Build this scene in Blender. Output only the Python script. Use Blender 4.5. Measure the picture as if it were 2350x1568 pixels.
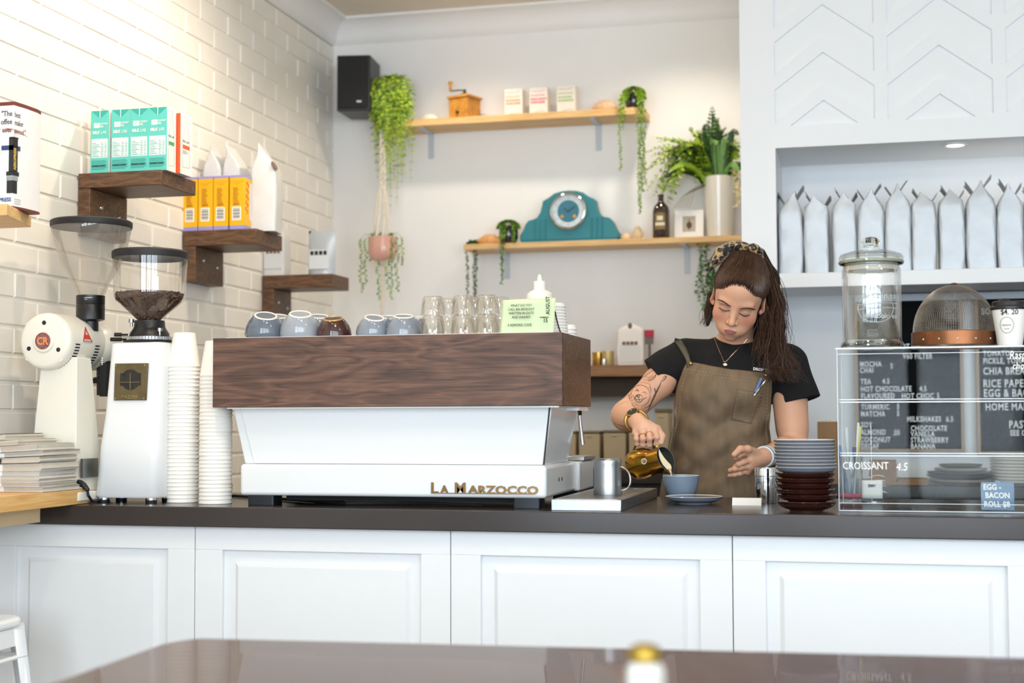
import bpy, math, random
import numpy as np
from mathutils import Vector, Matrix, Euler
from mathutils.bvhtree import BVHTree
for _o in list(bpy.data.objects): bpy.data.objects.remove(_o)
SC = bpy.context.scene
COL = SC.collection
R = random.Random(7)
PI = math.pi
# ------------------------------------------------------------------ camera
F = 3300.0; EYE = 1.147
wy = Vector((0.25, -0.0518, -1.0)).normalized()
wz = Vector((1, 0.0033, 0)).cross(wy).normalized()
wx = wy.cross(wz)
RM = Matrix((wx, wy, wz))
cam = bpy.data.cameras.new('camera'); camo = bpy.data.objects.new('camera', cam); COL.objects.link(camo)
camo.matrix_world = Matrix.Translation((0, 0, EYE)) @ RM.to_4x4()
cam.sensor_width = 36; cam.lens = F / 2350 * 36
cam.clip_start = .05
cam.dof.use_dof = True; cam.dof.focus_distance = 4.2; cam.dof.aperture_fstop = 2.4
SC.camera = camo
SC.view_settings.view_transform = 'Standard'; SC.view_settings.look = 'None'
SC.view_settings.gamma = 1; SC.view_settings.use_curve_mapping = False
SC.view_settings.exposure = -0.87
SC.cycles.use_denoising = True
SC.cycles.max_bounces = 10; SC.cycles.diffuse_bounces = 5; SC.cycles.transparent_max_bounces = 12
SC.cycles.sample_clamp_indirect = 6; SC.cycles.caustics_reflective = False; SC.cycles.caustics_refractive = False
# ------------------------------------------------------------------ light
w = bpy.data.worlds.new('world'); SC.world = w; w.use_nodes = True
w.node_tree.nodes['Background'].inputs[0].default_value = (.75, .86, 1, 1)
w.node_tree.nodes['Background'].inputs[1].default_value = .6
def area(name, loc, rot, sx, sy, power, col, spread=PI):
    l = bpy.data.lights.new(name, 'AREA'); l.shape = 'RECTANGLE'; l.size = sx; l.size_y = sy
    l.energy = power; l.color = col; l.spread = spread
    o = bpy.data.objects.new(name, l); COL.objects.link(o); o.location = loc; o.rotation_euler = rot
    return o
def spot(name, loc, tgt, power, col, ang=75, blend=.5, rad=.04):
    l = bpy.data.lights.new(name, 'SPOT'); l.energy = power; l.color = col
    l.spot_size = math.radians(ang); l.spot_blend = blend; l.shadow_soft_size = rad
    o = bpy.data.objects.new(name, l); COL.objects.link(o); o.location = loc
    o.rotation_euler = (Vector(tgt) - Vector(loc)).to_track_quat('-Z', 'Y').to_euler()
    return o
DAY = (.79, .90, 1.0); WARM = (1.0, .85, .665)
for k, x in enumerate((-1.35, .25, 1.85, 3.3)):       # shopfront windows behind the camera
    area('window_daylight', (x, -1.35, 1.7), (PI / 2, 0, 0), 1.35, 2.1, 146, DAY)
for x, y, tx, ty, p, a in ((-1.35, 2.4, -2.5, 2.8, 46, 130), (-1.35, 3.5, -2.5, 3.7, 60, 130), (-1.35, 4.65, -2.5, 4.3, 95, 130),
                   (-1.98, 3.15, -2.1, 3.2, 22, 130), (-1.98, 4.55, -2.1, 4.6, 22, 130), (-1.75, 5.9, -1.8, 6.0, 36, 130), (-.8, 5.93, -.8, 6.0, 40, 130),
                   (-.35, 3.7, -.40, 4.5, 26, 80), (1.2, 2.4, 1.2, 2.8, 22, 100)):
    spot('ceiling_downlight', (x, y, 3.0), (tx, ty, 1.4), p, WARM, a, .7)
spot('niche_downlight', (.52, 5.66, 2.02), (.52, 5.70, 1.0), 8, WARM, 120, .8, .03)
for loc, e in (((-.5, 2.3, 2.72), 42), ((1.5, 2.3, 2.72), 28)):      # unseen point lights added above the frame to lift the upper walls
    l = bpy.data.lights.new('fill_light', 'POINT'); l.energy = e; l.color = (1, .9, .76); l.shadow_soft_size = .12
    o = bpy.data.objects.new('fill_light', l); COL.objects.link(o); o.location = loc
# ------------------------------------------------------------------ pixel helpers
def ray(px, py):
    v = Vector(((px - 1175) / F, -(py - 784) / F, -1.0))
    return Vector((wx.dot(v), wy.dot(v), wz.dot(v)))
O0 = Vector((0, 0, EYE))
def PY(px, py, Y): d = ray(px, py); return O0 + d * (Y / d.y)
def PX(px, py, X): d = ray(px, py); return O0 + d * (X / d.x)
def PZ(px, py, Z): d = ray(px, py); return O0 + d * ((Z - EYE) / d.z)
def depth(p): p = Vector(p) - O0; return -(RM.transposed() @ p).z
def mpp(p): return depth(p) / F
def XY(px, Y): return PY(px, 957, Y).x
# ------------------------------------------------------------------ mesh builder
def lin(c):
    if isinstance(c, str):
        c = c.lstrip('#'); c = [int(c[i:i + 2], 16) / 255 for i in (0, 2, 4)]
    return tuple(x / 12.92 if x <= .04045 else ((x + .055) / 1.055) ** 2.4 for x in c[:3])
class MB:
    def __init__(s): s.v = []; s.f = []; s.m = []
    def add(s, vs, fs, mi=0, M=None):
        b = len(s.v)
        s.v += [tuple(M @ Vector(v)) if M else tuple(v) for v in vs]
        for f in fs: s.f.append([b + i for i in f]); s.m.append(mi)
        return s
    def box(s, x0, y0, z0, x1, y1, z1, mi=0, M=None):
        vs = [(x, y, z) for x in (x0, x1) for y in (y0, y1) for z in (z0, z1)]
        return s.add(vs, [(0, 1, 3, 2), (4, 6, 7, 5), (0, 4, 5, 1), (2, 3, 7, 6), (0, 2, 6, 4), (1, 5, 7, 3)], mi, M)
    def cbox(s, c, d, mi=0, M=None):
        return s.box(c[0] - d[0] / 2, c[1] - d[1] / 2, c[2] - d[2] / 2, c[0] + d[0] / 2, c[1] + d[1] / 2, c[2] + d[2] / 2, mi, M)
    def hexa(s, b, t, mi=0, M=None):   # bottom 4, top 4
        return s.add(list(b) + list(t), [(3, 2, 1, 0), (4, 5, 6, 7), (0, 1, 5, 4), (1, 2, 6, 5), (2, 3, 7, 6), (3, 0, 4, 7)], mi, M)
    def prism(s, poly, a, b, ax='y', mi=0, M=None):
        n = len(poly)
        def q(p, t): return (p[0], t, p[1]) if ax == 'y' else ((t, p[0], p[1]) if ax == 'x' else (p[0], p[1], t))
        vs = [q(p, a) for p in poly] + [q(p, b) for p in poly]
        fs = [tuple(range(n))[::-1], tuple(range(n, 2 * n))] + [(i, (i + 1) % n, n + (i + 1) % n, n + i) for i in range(n)]
        return s.add(vs, fs, mi, M)
    def lathe(s, prof, seg=32, c=(0, 0, 0), mi=0, M=None, sx=1, sy=1):
        vs = []; fs = []
        for r, z in prof:
            for k in range(seg):
                a = 2 * PI * k / seg; vs.append((c[0] + r * sx * math.cos(a), c[1] + r * sy * math.sin(a), c[2] + z))
        for i in range(len(prof) - 1):
            for k in range(seg):
                a = i * seg + k; b = i * seg + (k + 1) % seg
                fs.append((a, b, b + seg, a + seg))
        if prof[0][0] > 1e-6 and not (prof[0][1] == prof[1][1] and prof[1][0] < prof[0][0]): fs.append(tuple(range(seg))[::-1])
        if prof[-1][0] > 1e-6 and not (prof[-1][1] == prof[-2][1] and prof[-2][0] < prof[-1][0]): fs.append(tuple(range((len(prof) - 1) * seg, len(prof) * seg)))
        return s.add(vs, fs, mi, M)
    def tube(s, pts, r, seg=8, mi=0, M=None, flat=1.0, closed=False):
        pts = [Vector(p) for p in pts]; n = len(pts)
        rr = r if isinstance(r, (list, tuple)) else [r] * n
        vs = []; fs = []; up = None
        for i, p in enumerate(pts):
            if closed: t = (pts[(i + 1) % n] - pts[i - 1]).normalized()
            else: t = (pts[min(i + 1, n - 1)] - pts[max(i - 1, 0)])
            t = t.normalized() if t.length > 1e-9 else Vector((0, 0, 1))
            if up is None: up = Vector((0, 0, 1)) if abs(t.z) < .9 else Vector((0, 1, 0))
            a = t.cross(up); a = a.normalized() if a.length > 1e-6 else t.orthogonal().normalized()
            b = a.cross(t).normalized(); up = b
            for k in range(seg):
                g = 2 * PI * k / seg; vs.append(p + a * (rr[i] * math.cos(g)) + b * (rr[i] * flat * math.sin(g)))
        m = n if closed else n - 1
        for i in range(m):
            for k in range(seg):
                j = (i + 1) % n
                fs.append((i * seg + k, i * seg + (k + 1) % seg, j * seg + (k + 1) % seg, j * seg + k))
        if not closed: fs += [tuple(range(seg))[::-1], tuple(range((n - 1) * seg, n * seg))]
        return s.add(vs, fs, mi, M)
    def ell(s, c, r, seg=16, rings=10, mi=0, M=None):
        if isinstance(r, (int, float)): r = (r, r, r)
        prof = [(math.sin(PI * i / rings), -math.cos(PI * i / rings)) for i in range(rings + 1)]
        T = Matrix.Translation(c) @ Matrix.Diagonal((r[0], r[1], r[2], 1))
        prof[0] = (1e-4, -1); prof[-1] = (1e-4, 1)
        return s.lathe(prof, seg, mi=mi, M=(M @ T if M else T))
    def grid(s, fn, nu, nv, mi=0, M=None):
        vs = [fn(i / nu, j / nv) for j in range(nv + 1) for i in range(nu + 1)]
        fs = [(j * (nu + 1) + i, j * (nu + 1) + i + 1, (j + 1) * (nu + 1) + i + 1, (j + 1) * (nu + 1) + i) for j in range(nv) for i in range(nu)]
        return s.add(vs, fs, mi, M)
    def build(s, name, mats, parent=None, bevel=0, ang=35, smooth=True, loc=None, seg=2, solid=0, sub=0, kind=None):
        me = bpy.data.meshes.new(name); me.from_pydata(s.v, [], s.f)
        if not isinstance(mats, (list, tuple)): mats = [mats]
        for m in mats: me.materials.append(m)
        if len(mats) > 1:
            me.polygons.foreach_set('material_index', s.m)
        if smooth:
            me.shade_smooth()
            try: me.set_sharp_from_angle(angle=math.radians(ang))
            except Exception: pass
        me.update()
        o = bpy.data.objects.new(name, me); COL.objects.link(o)
        if parent: o.parent = parent
        if loc is not None: o.location = loc
        if solid: md = o.modifiers.new('s', 'SOLIDIFY'); md.thickness = solid; md.offset = 0
        if bevel:
            md = o.modifiers.new('b', 'BEVEL'); md.width = bevel; md.segments = seg; md.limit_method = 'ANGLE'; md.angle_limit = math.radians(40)
        if sub: md = o.modifiers.new('u', 'SUBSURF'); md.levels = sub; md.render_levels = sub
        if kind: o['kind'] = kind
        return o
def tag(o, label, cat, group=None):
    o['label'] = label; o['category'] = cat
    if group: o['group'] = group
    return o
def thing(name, label, cat, loc=(0, 0, 0), rz=0, group=None):
    o = bpy.data.objects.new(name, None); COL.objects.link(o); o.empty_display_size = .02
    o.location = loc; o.rotation_euler = (0, 0, rz)
    return tag(o, label, cat, group)
def struct(o): o['kind'] = 'structure'; return o
def dup(root, loc, label, rz=None, group=None):
    def cp(o, par):
        c = o.copy(); COL.objects.link(c)
        if par: c.parent = par
        for ch in kids[o.name]: cp(ch, c)
        return c
    kids = {}
    def walk(o):
        kids[o.name] = list(o.children)
        for ch in o.children: walk(ch)
    walk(root)
    r = cp(root, None); r.location = loc
    if rz is not None: r.rotation_euler = (r.rotation_euler[0], r.rotation_euler[1], rz)
    r['label'] = label
    if group: r['group'] = group
    return r
FACE = (PI / 2, 0, 0); SIDE = (PI / 2, 0, PI / 2)
def txt(s, size, mat, parent, loc, rot=FACE, name='lettering', al='LEFT', sx=1.0, bold=0, shear=0, sp=1.0, ls=1.0, ex=.0004):
    cu = bpy.data.curves.new(name, 'FONT'); cu.body = s; cu.size = size; cu.align_x = al; cu.extrude = ex
    cu.offset = bold; cu.shear = shear; cu.space_character = sp; cu.space_line = ls; cu.resolution_u = 2
    t = bpy.data.objects.new('t', cu); COL.objects.link(t); bpy.context.view_layer.update()
    me = bpy.data.meshes.new_from_object(t.evaluated_get(bpy.context.evaluated_depsgraph_get()))
    bpy.data.objects.remove(t); me.materials.clear(); me.materials.append(mat)
    for v in me.vertices: v.co.x *= sx
    o = bpy.data.objects.new(name, me); COL.objects.link(o); o.parent = parent; o.location = loc; o.rotation_euler = rot
    return o
def strokes(chars, h, w, gap, r, mat, parent, loc, rot=FACE, name='lettering'): pass
# ------------------------------------------------------------------ materials
MATS = {}
def mat(name, col, rough=.5, metal=0, **k):
    if name in MATS: return MATS[name]
    m = bpy.data.materials.new(name); m.use_nodes = True; nt = m.node_tree; b = nt.nodes['Principled BSDF']
    c = lin(col); b.inputs['Base Color'].default_value = (*c, 1); b.inputs['Roughness'].default_value = rough; b.inputs['Metallic'].default_value = metal
    if 'coat' in k: b.inputs['Coat Weight'].default_value = k['coat']; b.inputs['Coat Roughness'].default_value = .06
    if 'trans' in k: b.inputs['Transmission Weight'].default_value = k['trans']; b.inputs['IOR'].default_value = k.get('ior', 1.45)
    if 'sss' in k:
        b.inputs['Subsurface Weight'].default_value = k['sss']; b.inputs['Subsurface Radius'].default_value = (1, .35, .2); b.inputs['Subsurface Scale'].default_value = k.get('ssc', .006)
    if 'spec' in k: b.inputs['Specular IOR Level'].default_value = k['spec']
    if 'sheen' in k: b.inputs['Sheen Weight'].default_value = k['sheen']
    if 'em' in k: b.inputs['Emission Color'].default_value = (*c, 1); b.inputs['Emission Strength'].default_value = k['em']
    vary = k.get('vary', .04)
    N = nt.nodes.new; L = nt.links.new
    if vary or 'bump' in k:
        tc = N('ShaderNodeTexCoord'); nz = N('ShaderNodeTexNoise'); nz.inputs['Scale'].default_value = k.get('scale', 12); nz.inputs['Detail'].default_value = 4
        mp = N('ShaderNodeMapping'); mp.inputs['Scale'].default_value = k.get('st', (1, 1, 1))
        L(tc.outputs['Object'], mp.inputs[0]); L(mp.outputs[0], nz.inputs['Vector'])
        if vary:
            mx = N('ShaderNodeMix'); mx.data_type = 'RGBA'
            mx.inputs['A'].default_value = (*[x * (1 - vary * 2) for x in c], 1); mx.inputs['B'].default_value = (*[min(1, x * (1 + vary)) for x in c], 1)
            L(nz.outputs['Fac'], mx.inputs['Factor']); L(mx.outputs['Result'], b.inputs['Base Color'])
        if 'bump' in k:
            bp = N('ShaderNodeBump'); bp.inputs['Distance'].default_value = k['bump']; bp.inputs['Strength'].default_value = 1
            L(nz.outputs['Fac'], bp.inputs['Height']); L(bp.outputs[0], b.inputs['Normal'])
    MATS[name] = m; return m
def wood(name, c0, c1, c2, rough=.5, st=(1, 8, 8), scale=3.0, wave=6.0, rot=(0, 0, 0), coat=0, bump=.0006, dist=5):
    m = bpy.data.materials.new(name); m.use_nodes = True; nt = m.node_tree; b = nt.nodes['Principled BSDF']; N = nt.nodes.new; L = nt.links.new
    tc = N('ShaderNodeTexCoord'); mp = N('ShaderNodeMapping'); mp.inputs['Scale'].default_value = st; mp.inputs['Rotation'].default_value = rot
    L(tc.outputs['Object'], mp.inputs[0])
    n1 = N('ShaderNodeTexNoise'); n1.inputs['Scale'].default_value = scale; n1.inputs['Detail'].default_value = 3; n1.inputs['Distortion'].default_value = .6
    L(mp.outputs[0], n1.inputs['Vector'])
    mu = N('ShaderNodeMath'); mu.operation = 'MULTIPLY'; mu.inputs[1].default_value = wave; L(n1.outputs['Fac'], mu.inputs[0])
    fr = N('ShaderNodeMath'); fr.operation = 'PINGPONG'; fr.inputs[1].default_value = .5; L(mu.outputs[0], fr.inputs[0])
    n2 = N('ShaderNodeTexNoise'); n2.inputs['Scale'].default_value = scale * 9; n2.inputs['Detail'].default_value = 6; n2.inputs['Roughness'].default_value = .7
    m2 = N('ShaderNodeMapping'); m2.inputs['Scale'].default_value = (.35, 2.2, 2.2); L(mp.outputs[0], m2.inputs[0]); L(m2.outputs[0], n2.inputs['Vector'])
    ad = N('ShaderNodeMath'); ad.operation = 'MULTIPLY_ADD'; ad.inputs[1].default_value = .55; L(fr.outputs[0], ad.inputs[0])
    m3 = N('ShaderNodeMath'); m3.operation = 'MULTIPLY'; m3.inputs[1].default_value = .95; L(n2.outputs['Fac'], m3.inputs[0]); L(m3.outputs[0], ad.inputs[2])
    cr = N('ShaderNodeValToRGB'); e = cr.color_ramp.elements
    e[0].position = .32; e[0].color = (*lin(c0), 1); e[1].position = .92; e[1].color = (*lin(c2), 1); q = e.new(.6); q.color = (*lin(c1), 1)
    L(ad.outputs[0], cr.inputs[0]); L(cr.outputs[0], b.inputs['Base Color'])
    bp = N('ShaderNodeBump'); bp.inputs['Distance'].default_value = bump; L(n2.outputs['Fac'], bp.inputs['Height']); L(bp.outputs[0], b.inputs['Normal'])
    b.inputs['Roughness'].default_value = rough; b.inputs['Coat Weight'].default_value = coat
    return m
def attrmat(name, rough=.5, **k):     # colour comes from the mesh attribute 'Col'
    m = mat(name, '#808080', rough, vary=0, **k); nt = m.node_tree
    a = nt.nodes.new('ShaderNodeAttribute'); a.attribute_name = 'Col'
    nt.links.new(a.outputs['Color'], nt.nodes['Principled BSDF'].inputs['Base Color']); return m
M_wall = mat('white wall paint', '#eeedec', .6, vary=.01)
M_ceil = mat('ceiling paint', '#e6dccb', .7, vary=.01)
M_brick = mat('painted brick', '#ece8e0', .45, vary=.03, scale=7, bump=.0035)
M_panel = mat('satin white panel paint', '#e9ebed', .38, vary=.01)
M_floor = mat('grey floor', '#8a8580', .5, vary=.1, scale=3)
M_counter = mat('dark counter top', '#37302e', .22, vary=.18, scale=3.5, st=(1, 6, 1))
M_white = mat('white enamel', '#e9ecee', .22, vary=.0, coat=.3)
M_whitem = mat('cream enamel', '#e9e7dc', .33, vary=.0)
M_black = mat('black plastic', '#141416', .35, vary=.05)
M_blackm = mat('matt black', '#19191b', .7, vary=.05)
M_steel = mat('brushed steel', '#b0b2b5', .30, 1, vary=.06, scale=40, st=(1, 1, .05))
M_chrome = mat('chrome', '#dcdcdc', .08, 1, vary=0)
M_gold = mat('brass', '#c79a4a', .25, 1, vary=.1)
M_paper = mat('white paper', '#f2f0ec', .7, vary=.02)
M_cup = mat('white card cup', '#f1eee8', .55, vary=.01)
M_ink = mat('black ink', '#1c1c1e', .7, vary=0)
M_whiteink = mat('white marker', '#f4f4f2', .8, vary=0)
M_grey = mat('grey blue glaze', '#7d8591', .12, vary=.04, coat=.5)
M_brown = mat('dark brown glaze', '#3a1a14', .1, vary=.05, coat=.5)
M_rim = mat('pale glaze', '#e8e4de', .2, vary=0)
M_walnut = wood('walnut panel', '#33221c', '#5a3f33', '#7c5a48', .48, st=(1, 3.2, 5.5), scale=1.9, wave=9)
M_walnutside = wood('walnut end panel', '#3a2314', '#62402a', '#8a5f3e', .35, st=(2, 2, 5), scale=3, wave=9)
M_walnutshelf = wood('walnut shelf', '#2f1d12', '#5a3d26', '#7d5a3a', .45, st=(2, 9, 12), scale=2, wave=7)
M_pine = wood('pine', '#c89655', '#dcb377', '#e8c690', .45, st=(1, 9, 12), scale=2, wave=5)
M_table = wood('table top', '#3c241c', '#553326', '#6a4231', .2, st=(1, 9, 9), scale=1.6, wave=5, coat=.3)
def glass(name, col='#ffffff', rough=0.0, ior=1.45, a=.10, k=.35, g=.5, tint=(.96, .97, .97)):
    # thin-walled clear pane: mostly transparent with a fresnel reflection
    m = bpy.data.materials.new(name); m.use_nodes = True; nt = m.node_tree; N = nt.nodes.new; L = nt.links.new
    for n in list(nt.nodes): nt.nodes.remove(n)
    out = N('ShaderNodeOutputMaterial'); mx = N('ShaderNodeMixShader'); tr = N('ShaderNodeBsdfTransparent'); gl = N('ShaderNodeBsdfGlossy')
    tr.inputs[0].default_value = (*tint, 1); gl.inputs['Roughness'].default_value = rough; gl.inputs[0].default_value = (*lin(col), 1)
    lw = N('ShaderNodeLayerWeight'); lw.inputs[0].default_value = a
    mp = N('ShaderNodeMath'); mp.operation = 'MULTIPLY_ADD'; mp.inputs[1].default_value = g; mp.inputs[2].default_value = a * k
    L(lw.outputs['Fresnel'], mp.inputs[0]); L(mp.outputs[0], mx.inputs[0]); L(tr.outputs[0], mx.inputs[1]); L(gl.outputs[0], mx.inputs[2]); L(mx.outputs[0], out.inputs[0])
    return m
M_glass = glass('clear glass', a=.18)
M_acry = glass('clear acrylic', a=.06, k=.06, g=.12)
M_hopper = glass('clear hopper plastic', a=.2, tint=(.96, .945, .92))
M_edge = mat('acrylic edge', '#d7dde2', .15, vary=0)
M_solidglass = mat('solid glass', '#f4fbf4', .02, vary=0, trans=1, ior=1.45)

def frosted():
    m = glass('frosted hopper plastic', a=.2, tint=(.98, .965, .94)); m.name = 'frosted hopper'; nt = m.node_tree; N = nt.nodes.new; L = nt.links.new
    out = [n for n in nt.nodes if n.type == 'OUTPUT_MATERIAL'][0]; old = out.inputs[0].links[0].from_socket
    d = N('ShaderNodeBsdfDiffuse'); d.inputs[0].default_value = (*lin('#f4efe6'), 1); tl = N('ShaderNodeBsdfTranslucent'); tl.inputs[0].default_value = (*lin('#f4efe6'), 1); a_ = N('ShaderNodeAddShader'); mx = N('ShaderNodeMixShader'); mx.inputs[0].default_value = .17
    L(d.outputs[0], a_.inputs[0]); L(tl.outputs[0], a_.inputs[1]); mx2 = N('ShaderNodeMixShader'); mx2.inputs[0].default_value = .5; L(d.outputs[0], mx2.inputs[1]); L(tl.outputs[0], mx2.inputs[2])
    L(old, mx.inputs[1]); L(mx2.outputs[0], mx.inputs[2]); L(mx.outputs[0], out.inputs[0]); nt.nodes.remove(a_); return m
M_frost = frosted()
# ------------------------------------------------------------------ room shell
WX = -2.5; BY = 6.474; CZ = 3.06; NF = 5.45; NB = 5.87
b = MB(); b.box(-3, -2, -.1, 4.6, 7, 0); struct(b.build('floor', M_floor, smooth=False))
b = MB(); b.box(-3, -2, CZ, 4.6, 7, CZ + .1); struct(b.build('ceiling', M_ceil, smooth=False))
# painted brick left wall, every joint a real recess
b = MB(); b.box(WX - .15, -1.5, 0, WX - .007, BY, CZ)
CH = .0845; BL = .244; nrow = int(CZ / CH) + 1
for r in range(nrow):
    z0 = r * CH + .004 - .012; z1 = z0 + CH - .009
    off = (0 if r % 2 else BL / 2) + 3.952 - 30 * BL
    k = 0
    while off + k * BL < BY:
        y0 = off + k * BL + .004; y1 = y0 + BL - .006; k += 1
        if y1 < 1.2: continue
        y1 = min(y1, BY); c = .0035; j = R.uniform(-.0012, .0008) - .002
        za, zb = max(z0, 0), min(z1, CZ)
        A = [(WX - .008, y0, za), (WX - .008, y1, za), (WX - .008, y1, zb), (WX - .008, y0, zb)]
        B = [(WX + j, y0 + c, za + c), (WX + j, y1 - c, za + c), (WX + j, y1 - c, zb - c), (WX + j, y0 + c, zb - c)]
        b.add(A + B, [(4, 5, 6, 7), (0, 1, 5, 4), (1, 2, 6, 5), (2, 3, 7, 6), (3, 0, 4, 7)])
struct(b.build('wall_left', M_brick, ang=30))
b = MB(); b.box(WX - .1, BY, 0, 4.6, BY + .1, CZ); struct(b.build('wall_back', M_wall, smooth=False))
b = MB(); b.box(4.2, -1.5, 0, 4.3, BY, CZ); struct(b.build('wall_right', M_wall, smooth=False))
# street wall behind the camera with its glazing bars
b = MB(); b.box(-3, -1.6, 0, 4.3, -1.5, .62); b.box(-3, -1.6, 2.8, 4.3, -1.5, CZ)
for x in (-2.5, -.58, 1.02, 2.58, 4.0): b.box(x - (.5 if x < -2 else .07), -1.6, .6, x + .08, -1.5, 2.8)
for x in (-2.2, -1.3, -.35, .25, .9, 1.8, 2.7, 3.3): b.box(x - .035, -1.30, .6, x + .035, -1.24, 2.8)
b.box(-2.6, -1.30, 2.05, 4.2, -1.24, 2.12)
struct(b.build('wall_front', mat('shopfront dark', '#35322f', .5), smooth=False))
def cove(name, p0, p1, inward):
    prof = [(0, 0), (.10, 0), (.10, -.012), (.086, -.014), (.060, -.024), (.036, -.048), (.022, -.078), (.018, -.10), (0, -.115)]
    b = MB(); vs = []
    for p in (p0, p1):
        for u, v in prof: vs.append((p[0] + inward[0] * u, p[1] + inward[1] * u, CZ + v))
    n = len(prof); b.add(vs, [(i, (i + 1) % n, n + (i + 1) % n, n + i) for i in range(n)] + [tuple(range(n)), tuple(range(n, 2 * n))])
    return struct(b.build(name, M_wall, ang=50))
cove('trim_1', (WX, -1.5), (WX, BY), (1, 0)); cove('trim_2', (WX, BY), (4.2, BY), (0, -1))
# column, bulkhead and niche on the right
cx0 = XY(1707, NF); cx1 = PY(1779, 300, NF).x
SOF = PY(1784, 340, NF).z; SH1 = PY(1788, 628, NF).z; SH0 = PY(1788, 661, NF).z
b = MB(); b.box(cx0, NF, 0, cx1, BY, CZ); b.box(cx1, NB, 0, 4.2, BY, CZ)
b.box(cx1, NF + .012, SOF + .0, 4.2, NB, CZ); struct(b.build('wall_niche', M_panel, smooth=False))
b = MB(); b.box(cx1, NF, SH0, 4.2, NB, SH1); struct(b.build('trim_3', M_panel, bevel=.002, smooth=False))
# raised chevron battens on the bulkhead
b = MB(); Y0, Y1 = NF, NF + .0125
base = SOF + .115; b.box(cx1, Y0 - .0004, SOF, 4.2, Y1, SOF + .082)
xs = [cx1 + .004, PY(2006, 120, NF).x, PY(2035, 120, NF).x, PY(2277, 100, NF).x, PY(2306, 100, NF).x]
cw = xs[3] - xs[2]; sw = xs[2] - xs[1]; x = xs[1] - cw; zap = PY(1889, 229, NF).z; per = PY(1888, 119, NF).z - zap
bt = per * .31; drop = (cw / 2) * .745
cells = [(cx1, xs[1]), (xs[2], xs[3])]; xx = xs[4]
while xx < 4.2: cells.append((xx, xx + cw)); xx += cw + sw
for (a0, a1) in cells:
    ce = a1 - cw / 2
    b.box(a1, Y0 - .0002, SOF + .081, a1 + sw, Y1, CZ)
    for k in range(0, 9):
        z = zap + k * per
        pts = []
        def zz(xp, off): return z + off - abs(xp - ce) * 2 * drop / cw
        lo = [(a0, zz(a0, 0)), (ce, z), (a1, zz(a1, 0))]; hi = [(p[0], p[1] + bt) for p in lo]
        for i in (0, 1):
            q = [lo[i], lo[i + 1], hi[i + 1], hi[i]]
            q = [(u, min(CZ, max(SOF + .02, v))) for u, v in q]
            if max(v for u, v in q) - min(v for u, v in q) < .003: continue
            b.prism(q, Y0 + .0003 * (k % 2), Y1, 'y')
struct(b.build('trim_4', M_panel, smooth=False))
# niche downlight
p = PZ(2192, 331, SOF)
t = thing('recessed_downlight', 'small lit downlight in the soffit above the coffee bag niche', 'light', p)
b = MB(); b.lathe([(.030, 0), (.043, 0), (.045, -.004), (.034, -.007), (.030, -.003)], 28); b.build('trim_ring', M_white, t)
b = MB(); b.lathe([(.0001, -.0045), (.030, -.0045)], 28); b.build('lamp_face', mat('lamp glow', '#fff0c8', .5, em=14, vary=0), t)
# ------------------------------------------------------------------ front counter
CT = .90; CY0 = PZ(1175, 1173, CT).y; CY1 = 4.44; CF = CY0 + .03
b = MB(); b.box(WX, CY0, CT - .056, 3.0, CY1, CT)
tag(b.build('service_worktop', M_counter, bevel=.003), 'long dark brown worktop running across the whole service counter', 'worktop')
xj = [WX, XY(447, CF), XY(1034, CF), XY(1680, CF), XY(1680, CF) * 2 - XY(1034, CF) + .02, 1.45, 2.2, 2.9]
xj[1] = PY(447, 1300, CF).x; xj[2] = PY(1034, 1300, CF).x; xj[3] = PY(1681, 1300, CF).x; xj[4] = xj[3] + (xj[3] - xj[2]); xj[5] = xj[4] + (xj[3] - xj[2])
lab = ['white panelled counter front section at the far left, beside the stool', 'white panelled counter front section below the coffee grinders and stacked cups',
       'white panelled counter front section below the espresso machine logo', 'white panelled counter front section below the display case, rightmost in view', None]
for k in range(4):
    x0, x1 = xj[k] + .0012, xj[k + 1] - .0012
    t = thing('counter_panel_unit', lab[k], 'cabinet', ((x0 + x1) / 2, CF, 0), 0, 'panelled counter fronts'); hw = (x1 - x0) / 2
    top = CT - .057; b = MB()
    m = .082; ft = top - .064; bm = .10
    z2 = 1.147
    b.box(-hw, .02, 0, hw, .5, top)                                   # carcass
    b.box(-hw, 0, ft, hw, .02, top); b.box(-hw, 0, 0, hw, .02, bm)
    ml = m; b.box(-hw, 0, bm, -hw + ml, .02, ft); b.box(hw - m, 0, bm, hw, .02, ft)
    b.build('cabinet_body', M_panel, t, bevel=.0012)
    b = MB(); a0, a1, c0, c1 = -hw + m, hw - m, bm, ft; e = .034; s = .006; d0, d1 = .0165, .005
    A = [(a0, d0, c0), (a1, d0, c0), (a1, d0, c1), (a0, d0, c1)]
    B = [(a0 + e, d0 - .001, c0 + e), (a1 - e, d0 - .001, c0 + e), (a1 - e, d0 - .001, c1 - e), (a0 + e, d0 - .001, c1 - e)]
    C = [(a0 + e + .012, d1, c0 + e + .012), (a1 - e - .012, d1, c0 + e + .012), (a1 - e - .012, d1, c1 - e - .012), (a0 + e + .012, d1, c1 - e - .012)]
    fs = [(i, (i + 1) % 4, 4 + (i + 1) % 4, 4 + i) for i in range(4)] + [(4 + i, 4 + (i + 1) % 4, 8 + (i + 1) % 4, 8 + i) for i in range(4)] + [(8, 9, 10, 11)]
    b.add(A + B + C, fs); b.build('recessed_panel', M_panel, t, smooth=False)
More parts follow.
